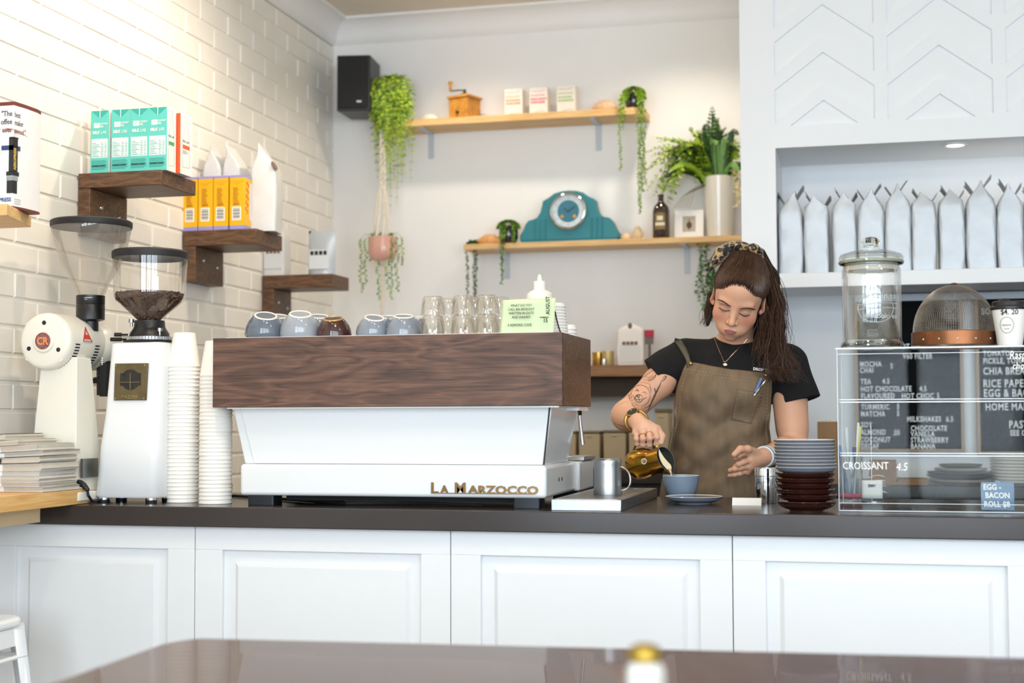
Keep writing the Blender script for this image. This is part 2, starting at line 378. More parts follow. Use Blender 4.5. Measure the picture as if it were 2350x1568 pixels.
# ------------------------------------------------------------------ back benches
b = MB(); b.box(WX + .9, 5.86, 0, cx0 - .002, BY - .002, .89, 0); b.box(WX + .88, 5.84, .875, cx0 - .002, BY - .002, .93, 1)
tag(b.build('back_bench', [M_blackm, mat('dark bench', '#2a211d', .35)], bevel=.002), 'dark bench along the back wall behind the barista', 'bench')
b = MB(); b.box(cx1 + .002, 5.30, 0, 3.4, NB - .002, .88, 0); b.box(cx1 + .002, 5.28, .86, 3.4, NB - .002, .90, 1)
tag(b.build('niche_bench', [M_blackm, MATS['dark bench']], bevel=.002), 'dark bench under the menu boards, seen through the display case', 'bench')
# ------------------------------------------------------------------ walnut bracket shelves on the brick wall
def wall_shelf(px_wall, px_end, y_top, y_bot, px_back, y_drop, lab, Yadj=0):
    Y = PX(px_wall, 700, WX).y; e = PY(px_end, y_top, Y); top = e.z; th = top - PY(px_end, y_bot, Y).z
    bk = PX(px_back, y_top, e.x).y; dp = bk - Y; L_ = e.x - WX
    t = thing('walnut_shelf', lab, 'shelf', (WX, Y, top), 0, 'walnut bracket shelves on the brick wall')
    b = MB(); b.box(.001, 0, -th, L_, dp, 0); b.build('shelf_board', M_walnutshelf, t, bevel=.003)
    dz = top - PY(px_wall + 12, y_drop, Y).z
    b = MB(); b.box(.001, .001, -dz, th * .9, dp, -th - .0005); b.build('wall_bracket', M_walnutshelf, t, bevel=.002)
    for f in (.3, .78):
        s = MB(); M = Matrix.Translation((th * .9, dp * f, -th - (dz - th) * (.36 + .12 * (f > .5)))) @ Matrix.Rotation(PI / 2, 4, 'Y')
        s.lathe([(.001, .003), (.006, .003), (.008, .0)], 14, M=M); s.build('screw', M_steel, t)
    return t, Vector((WX, Y, top)), L_, dp
sA = wall_shelf(175, 371, 389, 424, 450, 540, 'walnut bracket shelf nearest the camera, carrying the turquoise milk cartons')
sB = wall_shelf(417, 588, 524, 560, 648, 646, 'middle walnut bracket shelf carrying the yellow cartons')
sC = wall_shelf(601, 763, 628, 659, 801, 745, 'lowest and farthest walnut bracket shelf, under the silver bag with a label')
# ------------------------------------------------------------------ cartons
M_teal = mat('turquoise carton', '#5cc4b8', .4, vary=.01); M_teald = mat('dark turquoise print', '#2fa79b', .5, vary=0)
M_cart = mat('carton white', '#f1efea', .35, vary=.01); M_pale = mat('pale print', '#d8e6e4', .5, vary=0)
M_oran = mat('orange carton', '#e2592a', .4, vary=.01); M_greyp = mat('grey print', '#8d9896', .6, vary=0)
def decal(b, x0, x1, z0, z1, y=-.0006, mi=0): b.box(x0, y, z0, x1, .0004, z1, mi)
def milk_carton(name, lab, cat, loc, w, d, h, mf, ms, group, kind):
    t = thing(name, lab, cat, loc, 0, group)
    b = MB(); hf = h * .965
    b.box(0, .0005, 0, w, d, hf, 0)
    b.box(.0, 0, .0, w, .001, hf, 1)
    # folded top with a seam fin
    b.hexa([(0, .0006, hf), (w, .0006, hf), (w, d, hf), (0, d, hf)], [(.001, d * .45, h * .995), (w - .001, d * .45, h * .995), (w - .001, d * .55, h * .995), (.001, d * .55, h * .995)], 0)
    b.build('carton_body', [ms, mf], t, bevel=.0008)
    b = MB(); tri = [(w * .04, hf * .998), (w * .96, hf * .998), (w * .52, h * .85)]
    b.prism(tri, -.0012, .0004, 'y', 0); b.box(w * .5, -.0022, h * .845, w * .53, -.0008, h * .99, 1)
    b.build('folded_flap', [kind[0], ms], t)
    return t
def uhlabel(t, w, h, lines, mp, md):   # nutrition table panel + text rows
    b = MB(); decal(b, w * .06, w * .94, h * .235, h * .53, -.0008)
    decal(b, w * .06, w * .94, h * .492, h * .53, -.0010)
    b.build('nutrition_panel', mp, t)
    b = MB()
    for i in range(9):
        z = h * (.25 + .025 * i); 
        if i % 3 == 0: decal(b, w * .08, w * .92, z, z + .0004, -.0011)
        decal(b, w * .1, w * R.uniform(.3, .5), z + .002, z + .0034, -.0011)
        decal(b, w * .58, w * R.uniform(.66, .72), z + .002, z + .0034, -.0011); decal(b, w * .78, w * R.uniform(.84, .9), z + .002, z + .0034, -.0011)
    for i in range(7):
        z = h * (.06 + .021 * i); decal(b, w * .07, w * R.uniform(.75, .93), z, z + .0014, -.0011)
    b.build('small_print', md, t)
zA = sA[1].z
M_tealp = mat('teal small print', '#2d8f88', .6, vary=0)
cartpx = [(208, 250), (255, 296), (298, 338), (340, 379)]
labs = ['turquoise milk carton at the left end of the row on the top walnut shelf', 'turquoise milk carton second from the left on the top walnut shelf',
        'turquoise milk carton third from the left on the top walnut shelf', 'turquoise milk carton fourth in the row, showing its white side, beside the orange one']
CY = sA[1].y + .012
CH_ = PY(230, 249, CY).z - zA
for k, (a0, a1) in enumerate(cartpx):
    x0, x1 = PY(a0, 320, CY).x, PY(a1, 320, CY).x
    if k == 0:
        hh = CH_; w_ = x1 - x0
        c0 = milk_carton('milk_carton', labs[0], 'carton', (x0, CY, zA), w_, .063, hh, M_teal, M_cart, 'turquoise milk cartons', (M_teald,))
        uhlabel(c0, w_, hh, 8, M_pale, M_tealp)
        b = MB(); b.box(w_ * .18, -.0009, hh * .7, w_ * .5, .0, hh * .775)
        b.build('logo_panel', M_cart, c0)
        b = MB(); b.tube([(w_ * .34 + .006 * math.cos(a), -.0011, hh * .737 + .004 * math.sin(a)) for a in np.linspace(-.3, 4, 10)], .0006, 4); b.build('logo_mark', M_teald, c0)
        txt('COCONUT\nMILK', .0085, M_cart, c0, (w_ * .54, -.0011, hh * .745), sx=.62, bold=.0002)
        txt('MILK', .0140, M_cart, c0, (w_ * .12, -.0011, hh * .605), bold=.0004, sx=.85)
        txt('LAB', .0140, M_cart, c0, (w_ * .57, -.0011, hh * .605), sx=.80)
        txt('CONTAINS COCONUT', .006, M_ink, c0, (w_ * .08, -.0011, hh * .10), sx=.8, bold=.0002)
        # printed side panel (bottle outline)
        b = MB(); bo = [(.012, .02), (.012, .10), (.016, .13), (.024, .155), (.024, .19), (.038, .19), (.038, .155), (.046, .13), (.050, .10), (.050, .02), (.014, .016)]
        b.tube([(w_ + .0004, y, z * hh / .205) for y, z in bo], .0005, 4, closed=True); b.build('bottle_outline', M_greyp, c0)
        txt('MILK LAB', .010, M_greyp, c0, (w_ + .0006, .010, hh * .52), SIDE, sx=.9)
        b = MB(); b.box(w_, .012, hh * .40, w_ + .0006, .050, hh * .455); b.build('side_label', mat('green print', '#3da86f', .5, vary=0), c0)
    else: dup(c0, (x0, CY, zA), labs[k])
x0, x1 = PY(406, 320, CY + .05).x, PY(406, 320, CY).x
ox = PY(414, 320, CY + .068).x
t = milk_carton('milk_carton', 'orange and white milk carton at the right end of the top walnut shelf', 'carton', (ox - w_, CY + .068, zA), w_, .085, CH_ * .965, M_oran, M_cart, None, (M_oran,))
b = MB(); b.tube([(w_ + .0004, y * 1.3, z * CH_ / .205 * .93 + .008) for y, z in bo], .0005, 4, closed=True); b.build('bottle_outline', M_greyp, t)
txt('MILK LAB', .011, M_greyp, t, (w_ + .0006, .014, CH_ * .50), SIDE)
b = MB(); b.box(w_, .018, CH_ * .40, w_ + .0006, .064, CH_ * .46); b.build('side_label', M_oran, t)
b = MB()
for i in range(4): b.box(w_, .018, CH_ * (.37 - .016 * i), w_ + .0006, .018 + R.uniform(.02, .04), CH_ * (.375 - .016 * i))
b.build('small_print', M_greyp, t)
# yellow cartons
M_yel = mat('yellow carton', '#eeb400', .4, vary=.02); M_lil = mat('lilac print', '#9a94cf', .5, vary=0); M_amb = mat('amber print', '#b06d12', .6, vary=0); M_red2 = mat('orange script print', '#d5622a', .5, vary=0)
zB = sB[1].z; YB = sB[1].y + .012; hB = PY(560, 401, YB).z - zB
yl = [(420, 453), (455, 489), (490, 525), (527, 560)]
labs = ['yellow carton leftmost on the middle walnut shelf, partly behind the upper shelf end', 'yellow carton second from the left on the middle walnut shelf', 'yellow carton third from the left on the middle walnut shelf', 'yellow carton at the right of its row, orange script on its side']
for k, (a0, a1) in enumerate(yl):
    x0, x1 = PY(a0, 460, YB).x, PY(a1, 460, YB).x
    if k == 0:
        wB = x1 - x0; dB = .095
        c1 = thing('drink_carton', labs[0], 'carton', (x0, YB, zB), 0, 'yellow drink cartons')
        b = MB(); b.box(0, 0, hB * .075, wB, dB, hB * .955, 0); b.box(0, 0, 0, wB, dB, hB * .075, 1); b.box(0, 0, hB * .955, wB, dB, hB, 1); b.build('carton_body', [M_yel, M_lil], c1, bevel=.0006)
        b = MB(); decal(b, wB * .17, wB * .78, hB * .17, hB * .42, -.0008, 0); b.build('barcode_panel', M_cart, c1)
        b = MB()
        for i in range(11): decal(b, wB * .24, wB * .71, hB * (.195 + .019 * i), hB * (.195 + .019 * i) + .001 + .0009 * (i % 3), -.0011)
        b.build('barcode', M_greyp if False else mat('barcode print', '#55504a', .6, vary=0), c1)
        b = MB()
        for i in range(15): decal(b, wB * .24, wB * R.uniform(.5, .72), hB * (.5 + .019 * i), hB * (.5 + .019 * i) + .0014, -.0008)
        b.build('small_print', M_amb, c1)
        txt('INFO', .011, M_amb, c1, (wB * .26, -.001, hB * .45), bold=.0003)
        txt('Bonsoy', .042, M_red2, c1, (wB + .0006, .040, hB * .3), (PI / 2, -PI / 2, PI / 2), 'script_lettering', bold=.001) if False else None
        b = MB(); b.prism([(.001, hB * .9), (wB - .001, hB * .9), (wB * .5, hB * .82)], -.0008, 0, 'y'); b.build('folded_flap', mat('yellow fold', '#e0a800', .4, vary=0), c1)
        s = MB(); zz = [hB * (.3 + .6 * q / 24) for q in range(25)]
        s.tube([(wB + .0007, .020 + .012 * math.sin(q * 1.3) + q * .0004, zz[q]) for q in range(25)], .0018, 5, flat=.4); s.build('side_script', M_red2, c1)
        s = MB(); s.box(wB, .048, hB * .19, wB + .0006, .064, hB * .87); s.build('side_panel_print', mat('lilac pale', '#d9d4dd', .5, vary=0), c1)
    else: dup(c1, (x0, YB, zB), labs[k])
# ------------------------------------------------------------------ stand-up foil pouches
M_foil = mat('silver grey foil', '#b4bcc4', .38, .25, vary=.06, scale=25, bump=.001)
M_bagw = mat('white matt bag', '#d3d4d4', .5, vary=.03, scale=20, bump=.001)
def pouch(name, lab, cat, loc, w, d, h, m, rz=0, seed=0, top=.28, kink=0.0, group=None, twin=False, valve=False):
    """gusseted bag: box-like body closing to a sealed flat top; narrow side faces -y"""
    rr = random.Random(seed); t = thing(name, lab, cat, loc, rz, group)
    lv = 14; prof = []
    for i in range(lv + 1):
        u = i / lv; z = h * u; body = 1 - top
        if u < body: wf = 1 + .04 * math.sin(u / body * PI); s = 0
        else: s = (u - body) / top; s2 = s * s * (3 - 2 * s); wf = 1 - s2 * .97
        prof.append((z, wf, s))
    ph = rr.uniform(0, 6); b = MB(); vs = []; n = 24
    for (z, wf, s) in prof:
        hw = w / 2 * wf; hd = d / 2 * (1 - .06 * s)
        ox_ = kink * s * s * w + .0012 * math.sin(z * 30 + ph)
        for k in range(n):
            a = 2 * PI * (k + .5) / n; c_, s_ = math.cos(a), math.sin(a)
            e = .2; x = abs(c_) ** e * (1 if c_ > 0 else -1); y = abs(s_) ** e * (1 if s_ > 0 else -1)
            crease = 1 - .10 * math.exp(-(x / .25) ** 2) * (1 if s > .05 else .25)
            jx = .0012 * math.sin(k * 2.3 + z * 70 + ph)
            vs.append((x * hw + ox_ + jx, y * hd * crease + .0012 * math.sin(k * 1.7 + z * 55 + ph), z))
    fs = [(i * n + k, i * n + (k + 1) % n, (i + 1) * n + (k + 1) % n, (i + 1) * n + k) for i in range(lv) for k in range(n)]
    fs += [tuple(range(n))[::-1], tuple(range(lv * n, lv * n + n))]
    b.add(vs, fs); b.build('bag_body', m, t, ang=60)
    return t
M_lbl = mat('printed label', '#cfd2d8', .6, vary=0); M_lblb = mat('brown print', '#77594a', .6, vary=0)
def at_shelf(px, Y, z): p_ = PY(px, 600, Y); return Vector((p_.x, Y, z))
YBb = sB[1].y + .162
t = pouch('coffee_bag', 'white coffee bag with open top behind the yellow cartons, left one', 'bag', at_shelf(496, YBb + .0, zB), .078, .10, PY(490, 341, YBb).z - zB, M_bagw, 0, 3, .30, -.05)
t = pouch('coffee_bag', 'white coffee bag behind the yellow cartons, right of the first', 'bag', at_shelf(541, YBb + .0, zB), .078, .10, PY(535, 338, YBb).z - zB, M_bagw, 0, 4, .32, -.3)
p_ = at_shelf(611, sB[1].y + .135, zB)
t = pouch('coffee_bag', 'tall white coffee bag with a round brown badge right of the yellow cartons', 'bag', (p_.x, p_.y, zB), .098, .12, PY(603, 334, p_.y).z - zB, M_bagw, .18, 5, .34, -.22)
_bb = t.children[0].data; _bv = BVHTree.FromPolygons([v.co for v in _bb.vertices], [list(p.vertices) for p in _bb.polygons])
_l, _n, _, _ = _bv.find_nearest(Vector((.07, -.05, .265)))
b = MB(); b.lathe([(.0005, .0012), (.019, .0012), (.019, 0)], 20, M=Matrix.Translation(_l + _n * .0015) @ _n.to_track_quat('Z', 'Y').to_matrix().to_4x4()); b.build('round_badge', M_lblb, t)
# shelf C bags
zC = sC[1].z; YC = sC[1].y + .05
p0_ = PY(708, 560, YC).x; p1_ = PY(770, 560, YC).x
t = thing('coffee_bag', 'flat silver bag with a printed label standing on the farthest walnut shelf', 'bag', ((p0_ + p1_) / 2, YC, zC))
hw = (p1_ - p0_) / 2; hC = PY(740, 529, YC).z - zC
b = MB(); n = 12
def fb(u, v):
    x = (u * 2 - 1); th = .035 * (1 - v) ** .7 * (1 - abs(x) ** 3)
    return (x * hw * (1 - .03 * v), -th, v * hC)
def bb(u, v): q = fb(u, v); return (q[0], -q[1], q[2])
b.grid(fb, 10, 10); b.grid(bb, 10, 10); b.build('bag_body', M_foil, t)
b = MB(); b.box(-hw * .72, -.036, hC * .12, hw * .72, -.0345, hC * .55); b.build('paper_label', M_lbl, t)
b = MB()
for i in range(4): b.box(-hw * .62 + i * hw * .32, -.0368, hC * .43, -hw * .62 + i * hw * .32 + hw * .24, -.036, hC * .52, 0)
b.build('label_print', M_ink, t)
p_ = at_shelf(635, YC + .02, zC)
t = pouch('coffee_bag', 'white coffee bag on the farthest walnut shelf, left of the silver one', 'bag', (p_.x, p_.y, zC), .095, .10, PY(650, 508, p_.y).z - zC, M_bagw, .1, 8, .3, .1)
b = MB(); b.box(-.040, -.053, .03, .040, -.0505, .115); b.build('paper_label', M_lbl, t)
b = MB(); [b.box(-.03 + .016 * i, -.0538, .095, -.018 + .016 * i, -.053, .108) for i in range(4)]; b.build('label_print', M_lblb, t)
b = MB(); b.box(-.006, -.02, .205, .008, -.012, .222); b.build('clip', M_gold, t)
# ------------------------------------------------------------------ pine bracket shelf and boxed coffee press at far left
zp = PY(19, 470, 3.22).z; tp = zp - PY(19, 497, 3.22).z
xa = XY(19, 3.22); xb = PX(72, 480, -2.2).x; xb = PY(72, 484, 3.42).x
b = MB(); b.prism([(WX, 3.20), (xa, 3.20), (xb, 3.42), (WX, 3.42)], zp - tp, zp, 'z')
tag(b.build('pine_shelf', M_pine, bevel=.002), 'short pine shelf at the left edge, under the boxed coffee press', 'shelf')
M_rd = mat('dark red card', '#6d2b26', .5, vary=0); M_bx = mat('printed box white', '#e9e7e8', .35, vary=0)
yb = 3.275; x1 = PY(30, 400, yb).x; x2 = PY(57, 400, yb + .045).x; zt = PY(30, 233, yb).z
t = thing('coffee_press_box', 'tall white box picturing a black coffee press, on the pine shelf at the far left', 'box', (x1, yb, zp))
hb = zt - zp; poly = [(-.115, 0), (0, 0), (x2 - x1, .045), (x2 - x1, .10), (0, .125), (-.115, .125)]
b = MB(); b.prism(poly, .006, hb - .010, 'z', 0); b.prism([(u * 1.01, v) for u, v in poly], hb - .010, hb, 'z', 1); b.prism(poly, 0, .006, 'z', 1)
b.build('box_body', [M_bx, M_rd], t)
a = math.atan2(.045, x2 - x1); SD = (PI / 2, 0, a)
for i, (s1, s2) in enumerate((('"The', 'best'), ('offee', 'maker'), ('r ever', 'owned."'))):
    z = hb - .038 - i * .021
    txt(s1, .021, M_ink, t, (-.004, -.0008, z), al='RIGHT', sx=.8); txt(s2, .021, M_ink, t, (.004 * math.cos(a), .004 * math.sin(a) - .001, z - .002), SD, sx=.62)
zc = hb * .45; b = MB()
def facet(z0, z1, xl, xr):   # dark print wrapping the box corner
    b.box(xl, -.0007, z0, 0, .0003, z1, 0)
    d_ = Matrix.Rotation(a, 4, 'Z'); b.box(0, -.0007, z0, xr, .0003, z1, 0, d_)
facet(hb * .34, hb * .66, -.013, .016); facet(hb * .305, hb * .345, -.020, .022); facet(hb * .14, hb * .26, -.018, .015)
facet(hb * .655, hb * .668, -.012, .018); b.build('press_picture', mat('press print black', '#1b1c22', .4, vary=0), t)
b = MB(); facet(hb * .26, hb * .30, -.019, .018); b.build('press_chamber_picture', M_greyp, t)
b = MB(); facet(hb * .545, hb * .59, -.035, .026); b.build('ribbon_picture', mat('navy print', '#26406f', .5, vary=0), t)
b = MB(); b.tube([(-.03, -.0006, hb * .72), (-.012, -.0012, hb * .745), (.0, -.0012, hb * .735)], [.008, .010, .008], 8, flat=.12); b.tube([(.002, .0, hb * .735), (.016, .013, hb * .71), (.026, .022, hb * .675)], [.007, .004, .002], 8, flat=.3); b.build('hand_picture', mat('hand print', '#d79a83', .5, vary=0), t)
txt('AEROPRESS', .0125, mat('yellow print', '#e0c04c', .5, vary=0), t, (.013 * math.cos(a), .013 * math.sin(a) - .0035, hb * .36), (PI / 2, -PI / 2, a), bold=.0003, sx=.9)
txt('PRESS', .014, mat('blue print', '#38568c', .5, vary=0), t, (-.004, -.0008, hb * .065), al='RIGHT', bold=.0004)
b = MB(); d_ = Matrix.Rotation(a, 4, 'Z')
for i in range(3): b.box(.006, -.0006, hb * (.085 - .02 * i), .030, .0, hb * (.09 - .02 * i), 0, d_)
b.build('small_print', M_greyp, t)
# ------------------------------------------------------------------ pine ledge with magazines
M_piney = wood('pine ledge wood', '#c39150', '#d9ac68', '#e4bd86', .45, st=(9, 1, 12), rot=(0, 0, PI / 2), scale=2, wave=5); LX = -2.215; ye = PX(204, 1140, LX).y; zl = PX(204, 1121, LX).z; zl0 = CT + .0005
b = MB(); b.box(WX, 2.2, zl0, LX, ye, zl); tag(b.build('pine_ledge', M_piney, bevel=.002), 'thick pine ledge along the brick wall, carrying the magazines', 'shelf')
b = MB(); q = PX(93, 1170, -2.27); b.box(WX, 2.2, PX(93, 1199, -2.27).z, -2.27, min(q.y, CY0 - .006), zl0 - .001)
tag(b.build('pine_batten', mat('raw pine', '#cbb58f', .6, vary=.08, scale=8, st=(8, 1, 8)), bevel=.002), 'pale pine batten under the end of the magazine ledge', 'batten')
Cb = 0.0; mz = zl + .0003; mags = [('#e9e7ea', '#a8447c'), ('#f0efef', '#c23a60'), ('#e7e7ea', '#3b7fae'), ('#ececec', '#5fa9cf'), ('#efefef', '#33353c'), ('#2b2c30', '#7a5a44'), ('#e9ecef', '#b0406e'), ('#f3f3f3', '#3f5a2f'), ('#ddd5c8', '#86785f'), ('#26282a', '#3a8a6a'), ('#e8e4dc', '#999')]
mtop = PX(90, 1020, -2.3).z; M_pg = mat('magazine pages', '#c9c3b8', .7, vary=.12, scale=30, st=(1, 1, 40), bump=.0006)
thk = [.013, .010, .016, .010, .019, .014, .012, .015, .012, .015]
sc = (PX(60, 1000, -2.35).z - mz) / sum(thk)
names_ = ['bottom', 'second from the bottom', 'third from the bottom', 'fourth from the bottom', 'fifth from the bottom', 'fifth from the top', 'fourth from the top', 'third from the top', 'second from the top', 'top']
for i, th in enumerate(thk):
    th *= sc; cs, ca = mags[i]
    xr = [-2.216, -2.222, -2.22, -2.226, -2.217, -2.219, -2.216, -2.232, -2.285, -2.335][i]
    yo = ye - .050 - .006 * (i % 3); M_s = mat('magazine cover %d' % i, cs, .3, vary=0); M_a = mat('magazine accent %d' % i, ca if len(ca) == 7 else '#999999', .3, vary=0)
    t = thing('magazine', 'worn magazine, %s of the pile on the pine ledge' % names_[i], 'magazine', (-2.49, yo, mz), 0, 'pile of magazines'); b = MB(); dC = [0, 0, .001, .001, .002, .003, .002, .002, .004, .006][i]
    LL = xr + 2.49; ww = .19
    def pg(u, v, z): 
        x = u * LL; return (x + (.003 * math.sin(z * 9 + i) if u > .9 else 0), -ww + v * ww + .002 * math.sin(5 * z + i), z * th * .97 + (Cb + dC * z) * (x / .26) ** 2)
    n = 10; vs = []
    for v in (0, 1):
        for z in (.06, .35, .65, .94):
            for k in range(n + 1): vs.append(pg(k / n, v, z))
    m_ = n + 1; fs = []
    for v in (0, 1):
        for r_ in range(3):
            for k in range(n): q0 = v * 4 * m_ + r_ * m_ + k; fs.append((q0, q0 + 1, q0 + m_ + 1, q0 + m_))
    for r_ in range(3): a0 = r_ * m_ + n; fs.append((a0, a0 + 4 * m_, a0 + 5 * m_, a0 + m_))
    for r_ in (0, 3):
        for k in range(n): a0 = r_ * m_ + k; fs.append((a0, a0 + 1, a0 + 4 * m_ + 1, a0 + 4 * m_))
    b.add(vs, fs); b.build('pages', M_pg, t)
    b = MB(); b.grid(lambda u, v: (u * LL * .995, -ww + v * ww - .001, th * .96 + (Cb + dC) * (u * LL / .26) ** 2), 10, 2)
    b.grid(lambda u, v: (u * LL * .995, -ww + v * ww - .001, .0008 + Cb * (u * LL / .26) ** 2), 6, 2)
    b.build('cover', M_s, t, solid=.0005)
    b = MB(); b.box(0, -ww - .0022, th * .05, LL * .56, -ww + .002, th * .95, 0); b.box(.01, -ww - .0026, th * .3, LL * .50, -ww + .001, th * .75, 1)
    b.build('spine', [M_s, M_a], t)
    mz += th; Cb += dC
# ------------------------------------------------------------------ grinders
def rbox(x0, y0, x1, y1, r, n=6):
    pts = []
    for cx, cy, a0 in ((x1 - r, y0 + r, -PI / 2), (x1 - r, y1 - r, 0), (x0 + r, y1 - r, PI / 2), (x0 + r, y0 + r, PI)):
        for i in range(n + 1): a = a0 + PI / 2 * i / n; pts.append((cx + r * math.cos(a), cy + r * math.sin(a)))
    return pts
def loft(b, rings, mi=0, M=None):   # rings: list of lists of 3D points
    n = len(rings[0]); vs = [p for r_ in rings for p in r_]
    fs = [(i * n + k, i * n + (k + 1) % n, (i + 1) * n + (k + 1) % n, (i + 1) * n + k) for i in range(len(rings) - 1) for k in range(n)]
    fs += [tuple(range(n))[::-1], tuple(range((len(rings) - 1) * n, len(rings) * n))]
    return b.add(vs, fs, mi, M)
M_beans = mat('roasted beans', '#5b4031', .42, vary=.5, scale=60)
M_rubber = mat('black rubber', '#17171a', .55, vary=0)
def hopper(t, c, prof, lid_r, lid_z, lid_h, bottom_glass=True):
    b = MB(); b.lathe(prof, 48, c=c); o = b.build('hopper', M_hopper, t, ang=60)
    o.data.polygons.foreach_set('use_smooth', [True] * len(o.data.polygons)); 
    b = MB(); b.lathe([(lid_r - .012, -.004), (lid_r + .002, -.006), (lid_r + .003, 0), (lid_r + .003, lid_h * .8), (lid_r - .004, lid_h), (.002, lid_h + .002)], 48, c=(c[0], c[1], lid_z))
    b.lathe([(lid_r - .012, -.004), (lid_r - .03, -.001), (.002, 0)], 48, c=(c[0], c[1], lid_z)); b.build('hopper_lid', M_rubber, t, ang=50)
def hprof(pts):  # remove caps: open tube (double sided)
    return pts
class Lathe0: pass
def open_lathe(b, prof, seg=48, c=(0, 0, 0), mi=0):
    vs = [(c[0] + r * math.cos(2 * PI * k / seg), c[1] + r * math.sin(2 * PI * k / seg), c[2] + z) for r, z in prof for k in range(seg)]
    fs = [(i * seg + k, i * seg + (k + 1) % seg, (i + 1) * seg + (k + 1) % seg, (i + 1) * seg + k) for i in range(len(prof) - 1) for k in range(seg)]
    return b.add(vs, fs, mi)
# shop grinder with horizontal motor drum
gY = 3.73; D0 = PY(101, 783, gY); rD = 66 * mpp(D0); H0 = PY(210, 520, gY + .16); base = Vector((D0.x, gY, CT))
t = thing('shop_grinder', 'tall white shop grinder with a horizontal motor drum, beside the brick wall', 'coffee grinder', base)
L0 = lambda p: (p.x - base.x, p.y - base.y, p.z - base.z)
dz = D0.z - CT; MY = Matrix.Translation((0, 0, dz)) @ Matrix.Rotation(-PI / 2, 4, 'X')
b = MB(); dl = .225; b.lathe([(.002, 0), (rD * .82, 0), (rD * .93, .003), (rD * .985, .010), (rD, .022), (rD, dl - .05), (rD * .97, dl - .02), (rD * .8, dl), (.002, dl + .004)], 64, M=MY)
b.build('motor_drum', M_whitem, t, ang=40)
b = MB(); b.lathe([(rD * .40, -.001), (rD * .40, -.004), (rD * .37, -.006), (.001, -.006)], 40, M=MY); b.build('drum_badge_ring', M_whitem, t)
b = MB(); b.lathe([(rD * .29, -.0055), (rD * .29, -.0068), (.001, -.0068)], 36, M=MY); bd = b.build('round_badge', mat('badge orange', '#8f6a62', .5, vary=.6, scale=160), t)
b = MB(); b.tube([(rD * .285 * math.cos(a), -.0073, dz + rD * .285 * math.sin(a)) for a in np.linspace(0, 2 * PI, 33)[:-1]], .0009, 5, closed=True); b.build('badge_rim', mat('badge red', '#b03a2e', .5, vary=0), t)
txt('CR', .030, mat('badge letter', '#e58a5c', .5, vary=0), t, (-.0005, -.0078, dz - .0105), al='CENTER', bold=.0012, sx=.92)
for a in (1.58, 3.55, 5.78):
    b = MB(); b.lathe([(.0065, .001), (.0065, -.0008), (.001, -.0008)], 16, M=Matrix.Translation((rD * .64 * math.cos(a + .0), 0, dz + rD * .64 * math.sin(a))) @ Matrix.Rotation(-PI / 2, 4, 'X')); b.build('vent_hole', M_rubber, t)
for a in (.75, 2.45, 3.85, 5.5):
    b = MB(); b.lathe([(.0062, .003), (.0062, -.0008), (.004, -.0014), (.001, -.0004)], 16, M=Matrix.Translation((rD * .88 * math.cos(a), .004, dz + rD * .92 * math.sin(a))) @ Matrix.Rotation(-PI / 2, 4, 'X')); b.build('drum_screw', M_whitem, t)
b = MB()
for yy in (.045, .155):
    for i in range(11):
        a = math.radians(-6 - 6.3 * i)
        M = Matrix.Translation((0, yy, dz)) @ Matrix.Rotation(-a, 4, 'Y') @ Matrix.Translation((rD, 0, 0)); b.cbox((0, .0, 0), (.0016, .024, .0042), 0, M)
b.build('vent_slots', M_rubber, t)
# triangular red badge on the drum flank
a = math.radians(12); M = Matrix.Translation((0, .095, dz)) @ Matrix.Rotation(-a, 4, 'Y') @ Matrix.Translation((rD + .0008, 0, 0)) @ Matrix.Rotation(PI / 2, 4, 'Z') @ Matrix.Rotation(PI / 2, 4, 'X')
M_tri = mat('triangle badge red', '#c8392f', .4, vary=0); M_silv = mat('badge silver', '#dedede', .3, vary=0)
b = MB(); b.prism([(-.030, -.018), (.030, -.018), (0, .034)], -.0006, 0, 'z', 1, M); b.prism([(-.027, -.0165), (.027, -.0165), (0, .030)], -.0002, .0006, 'z', 0, M)
for q in range(5):
    g = PI * (.14 + .18 * q); b.prism([(.004 * math.cos(g - .3), .002 + .003 * math.sin(g)), (.013 * math.cos(g), .001 + .016 * math.sin(g)), (.004 * math.cos(g + .3), .002 + .003 * math.sin(g))], 0, .0012, 'z', 1, M)
b.build('maker_badge', [M_tri, M_silv], t)
lt = txt('MAHLKONIG', .0062, M_silv, t, M @ Vector((-.019, -.0145, .0008)), sx=.95, bold=.0002)
lt.rotation_euler = M.to_euler()
# column
cz0 = .035; ctop = dz - rD * .55
xl = PY(68, 1117, gY + .03).x - base.x; xr = PY(178, 1110, gY + .03).x - base.x; xlt = PY(97, 850, gY + .04).x - base.x; xrt = PY(178, 850, gY + .04).x - base.x
b = MB(); b.hexa([(xl, .02, cz0), (xr, .02, cz0), (xr + .012, .155, cz0), (xl, .155, cz0)], [(xlt, .035, ctop), (xrt, .035, ctop), (xrt + .0, .115, ctop), (xlt, .115, ctop)])
b.build('column', M_whitem, t, bevel=.003)
b = MB(); b.prism(rbox(xl, -.02, xr + .028, .20, .02), .008, cz0, 'z'); b.build('base_plate', M_whitem, t, bevel=.004)
for fx in (xl + .03, xr + .0):
    for fy in (.0, .17): b = MB(); b.lathe([(.014, 0), (.014, .009)], 14, c=(fx, fy, 0)); b.build('foot', M_rubber, t)
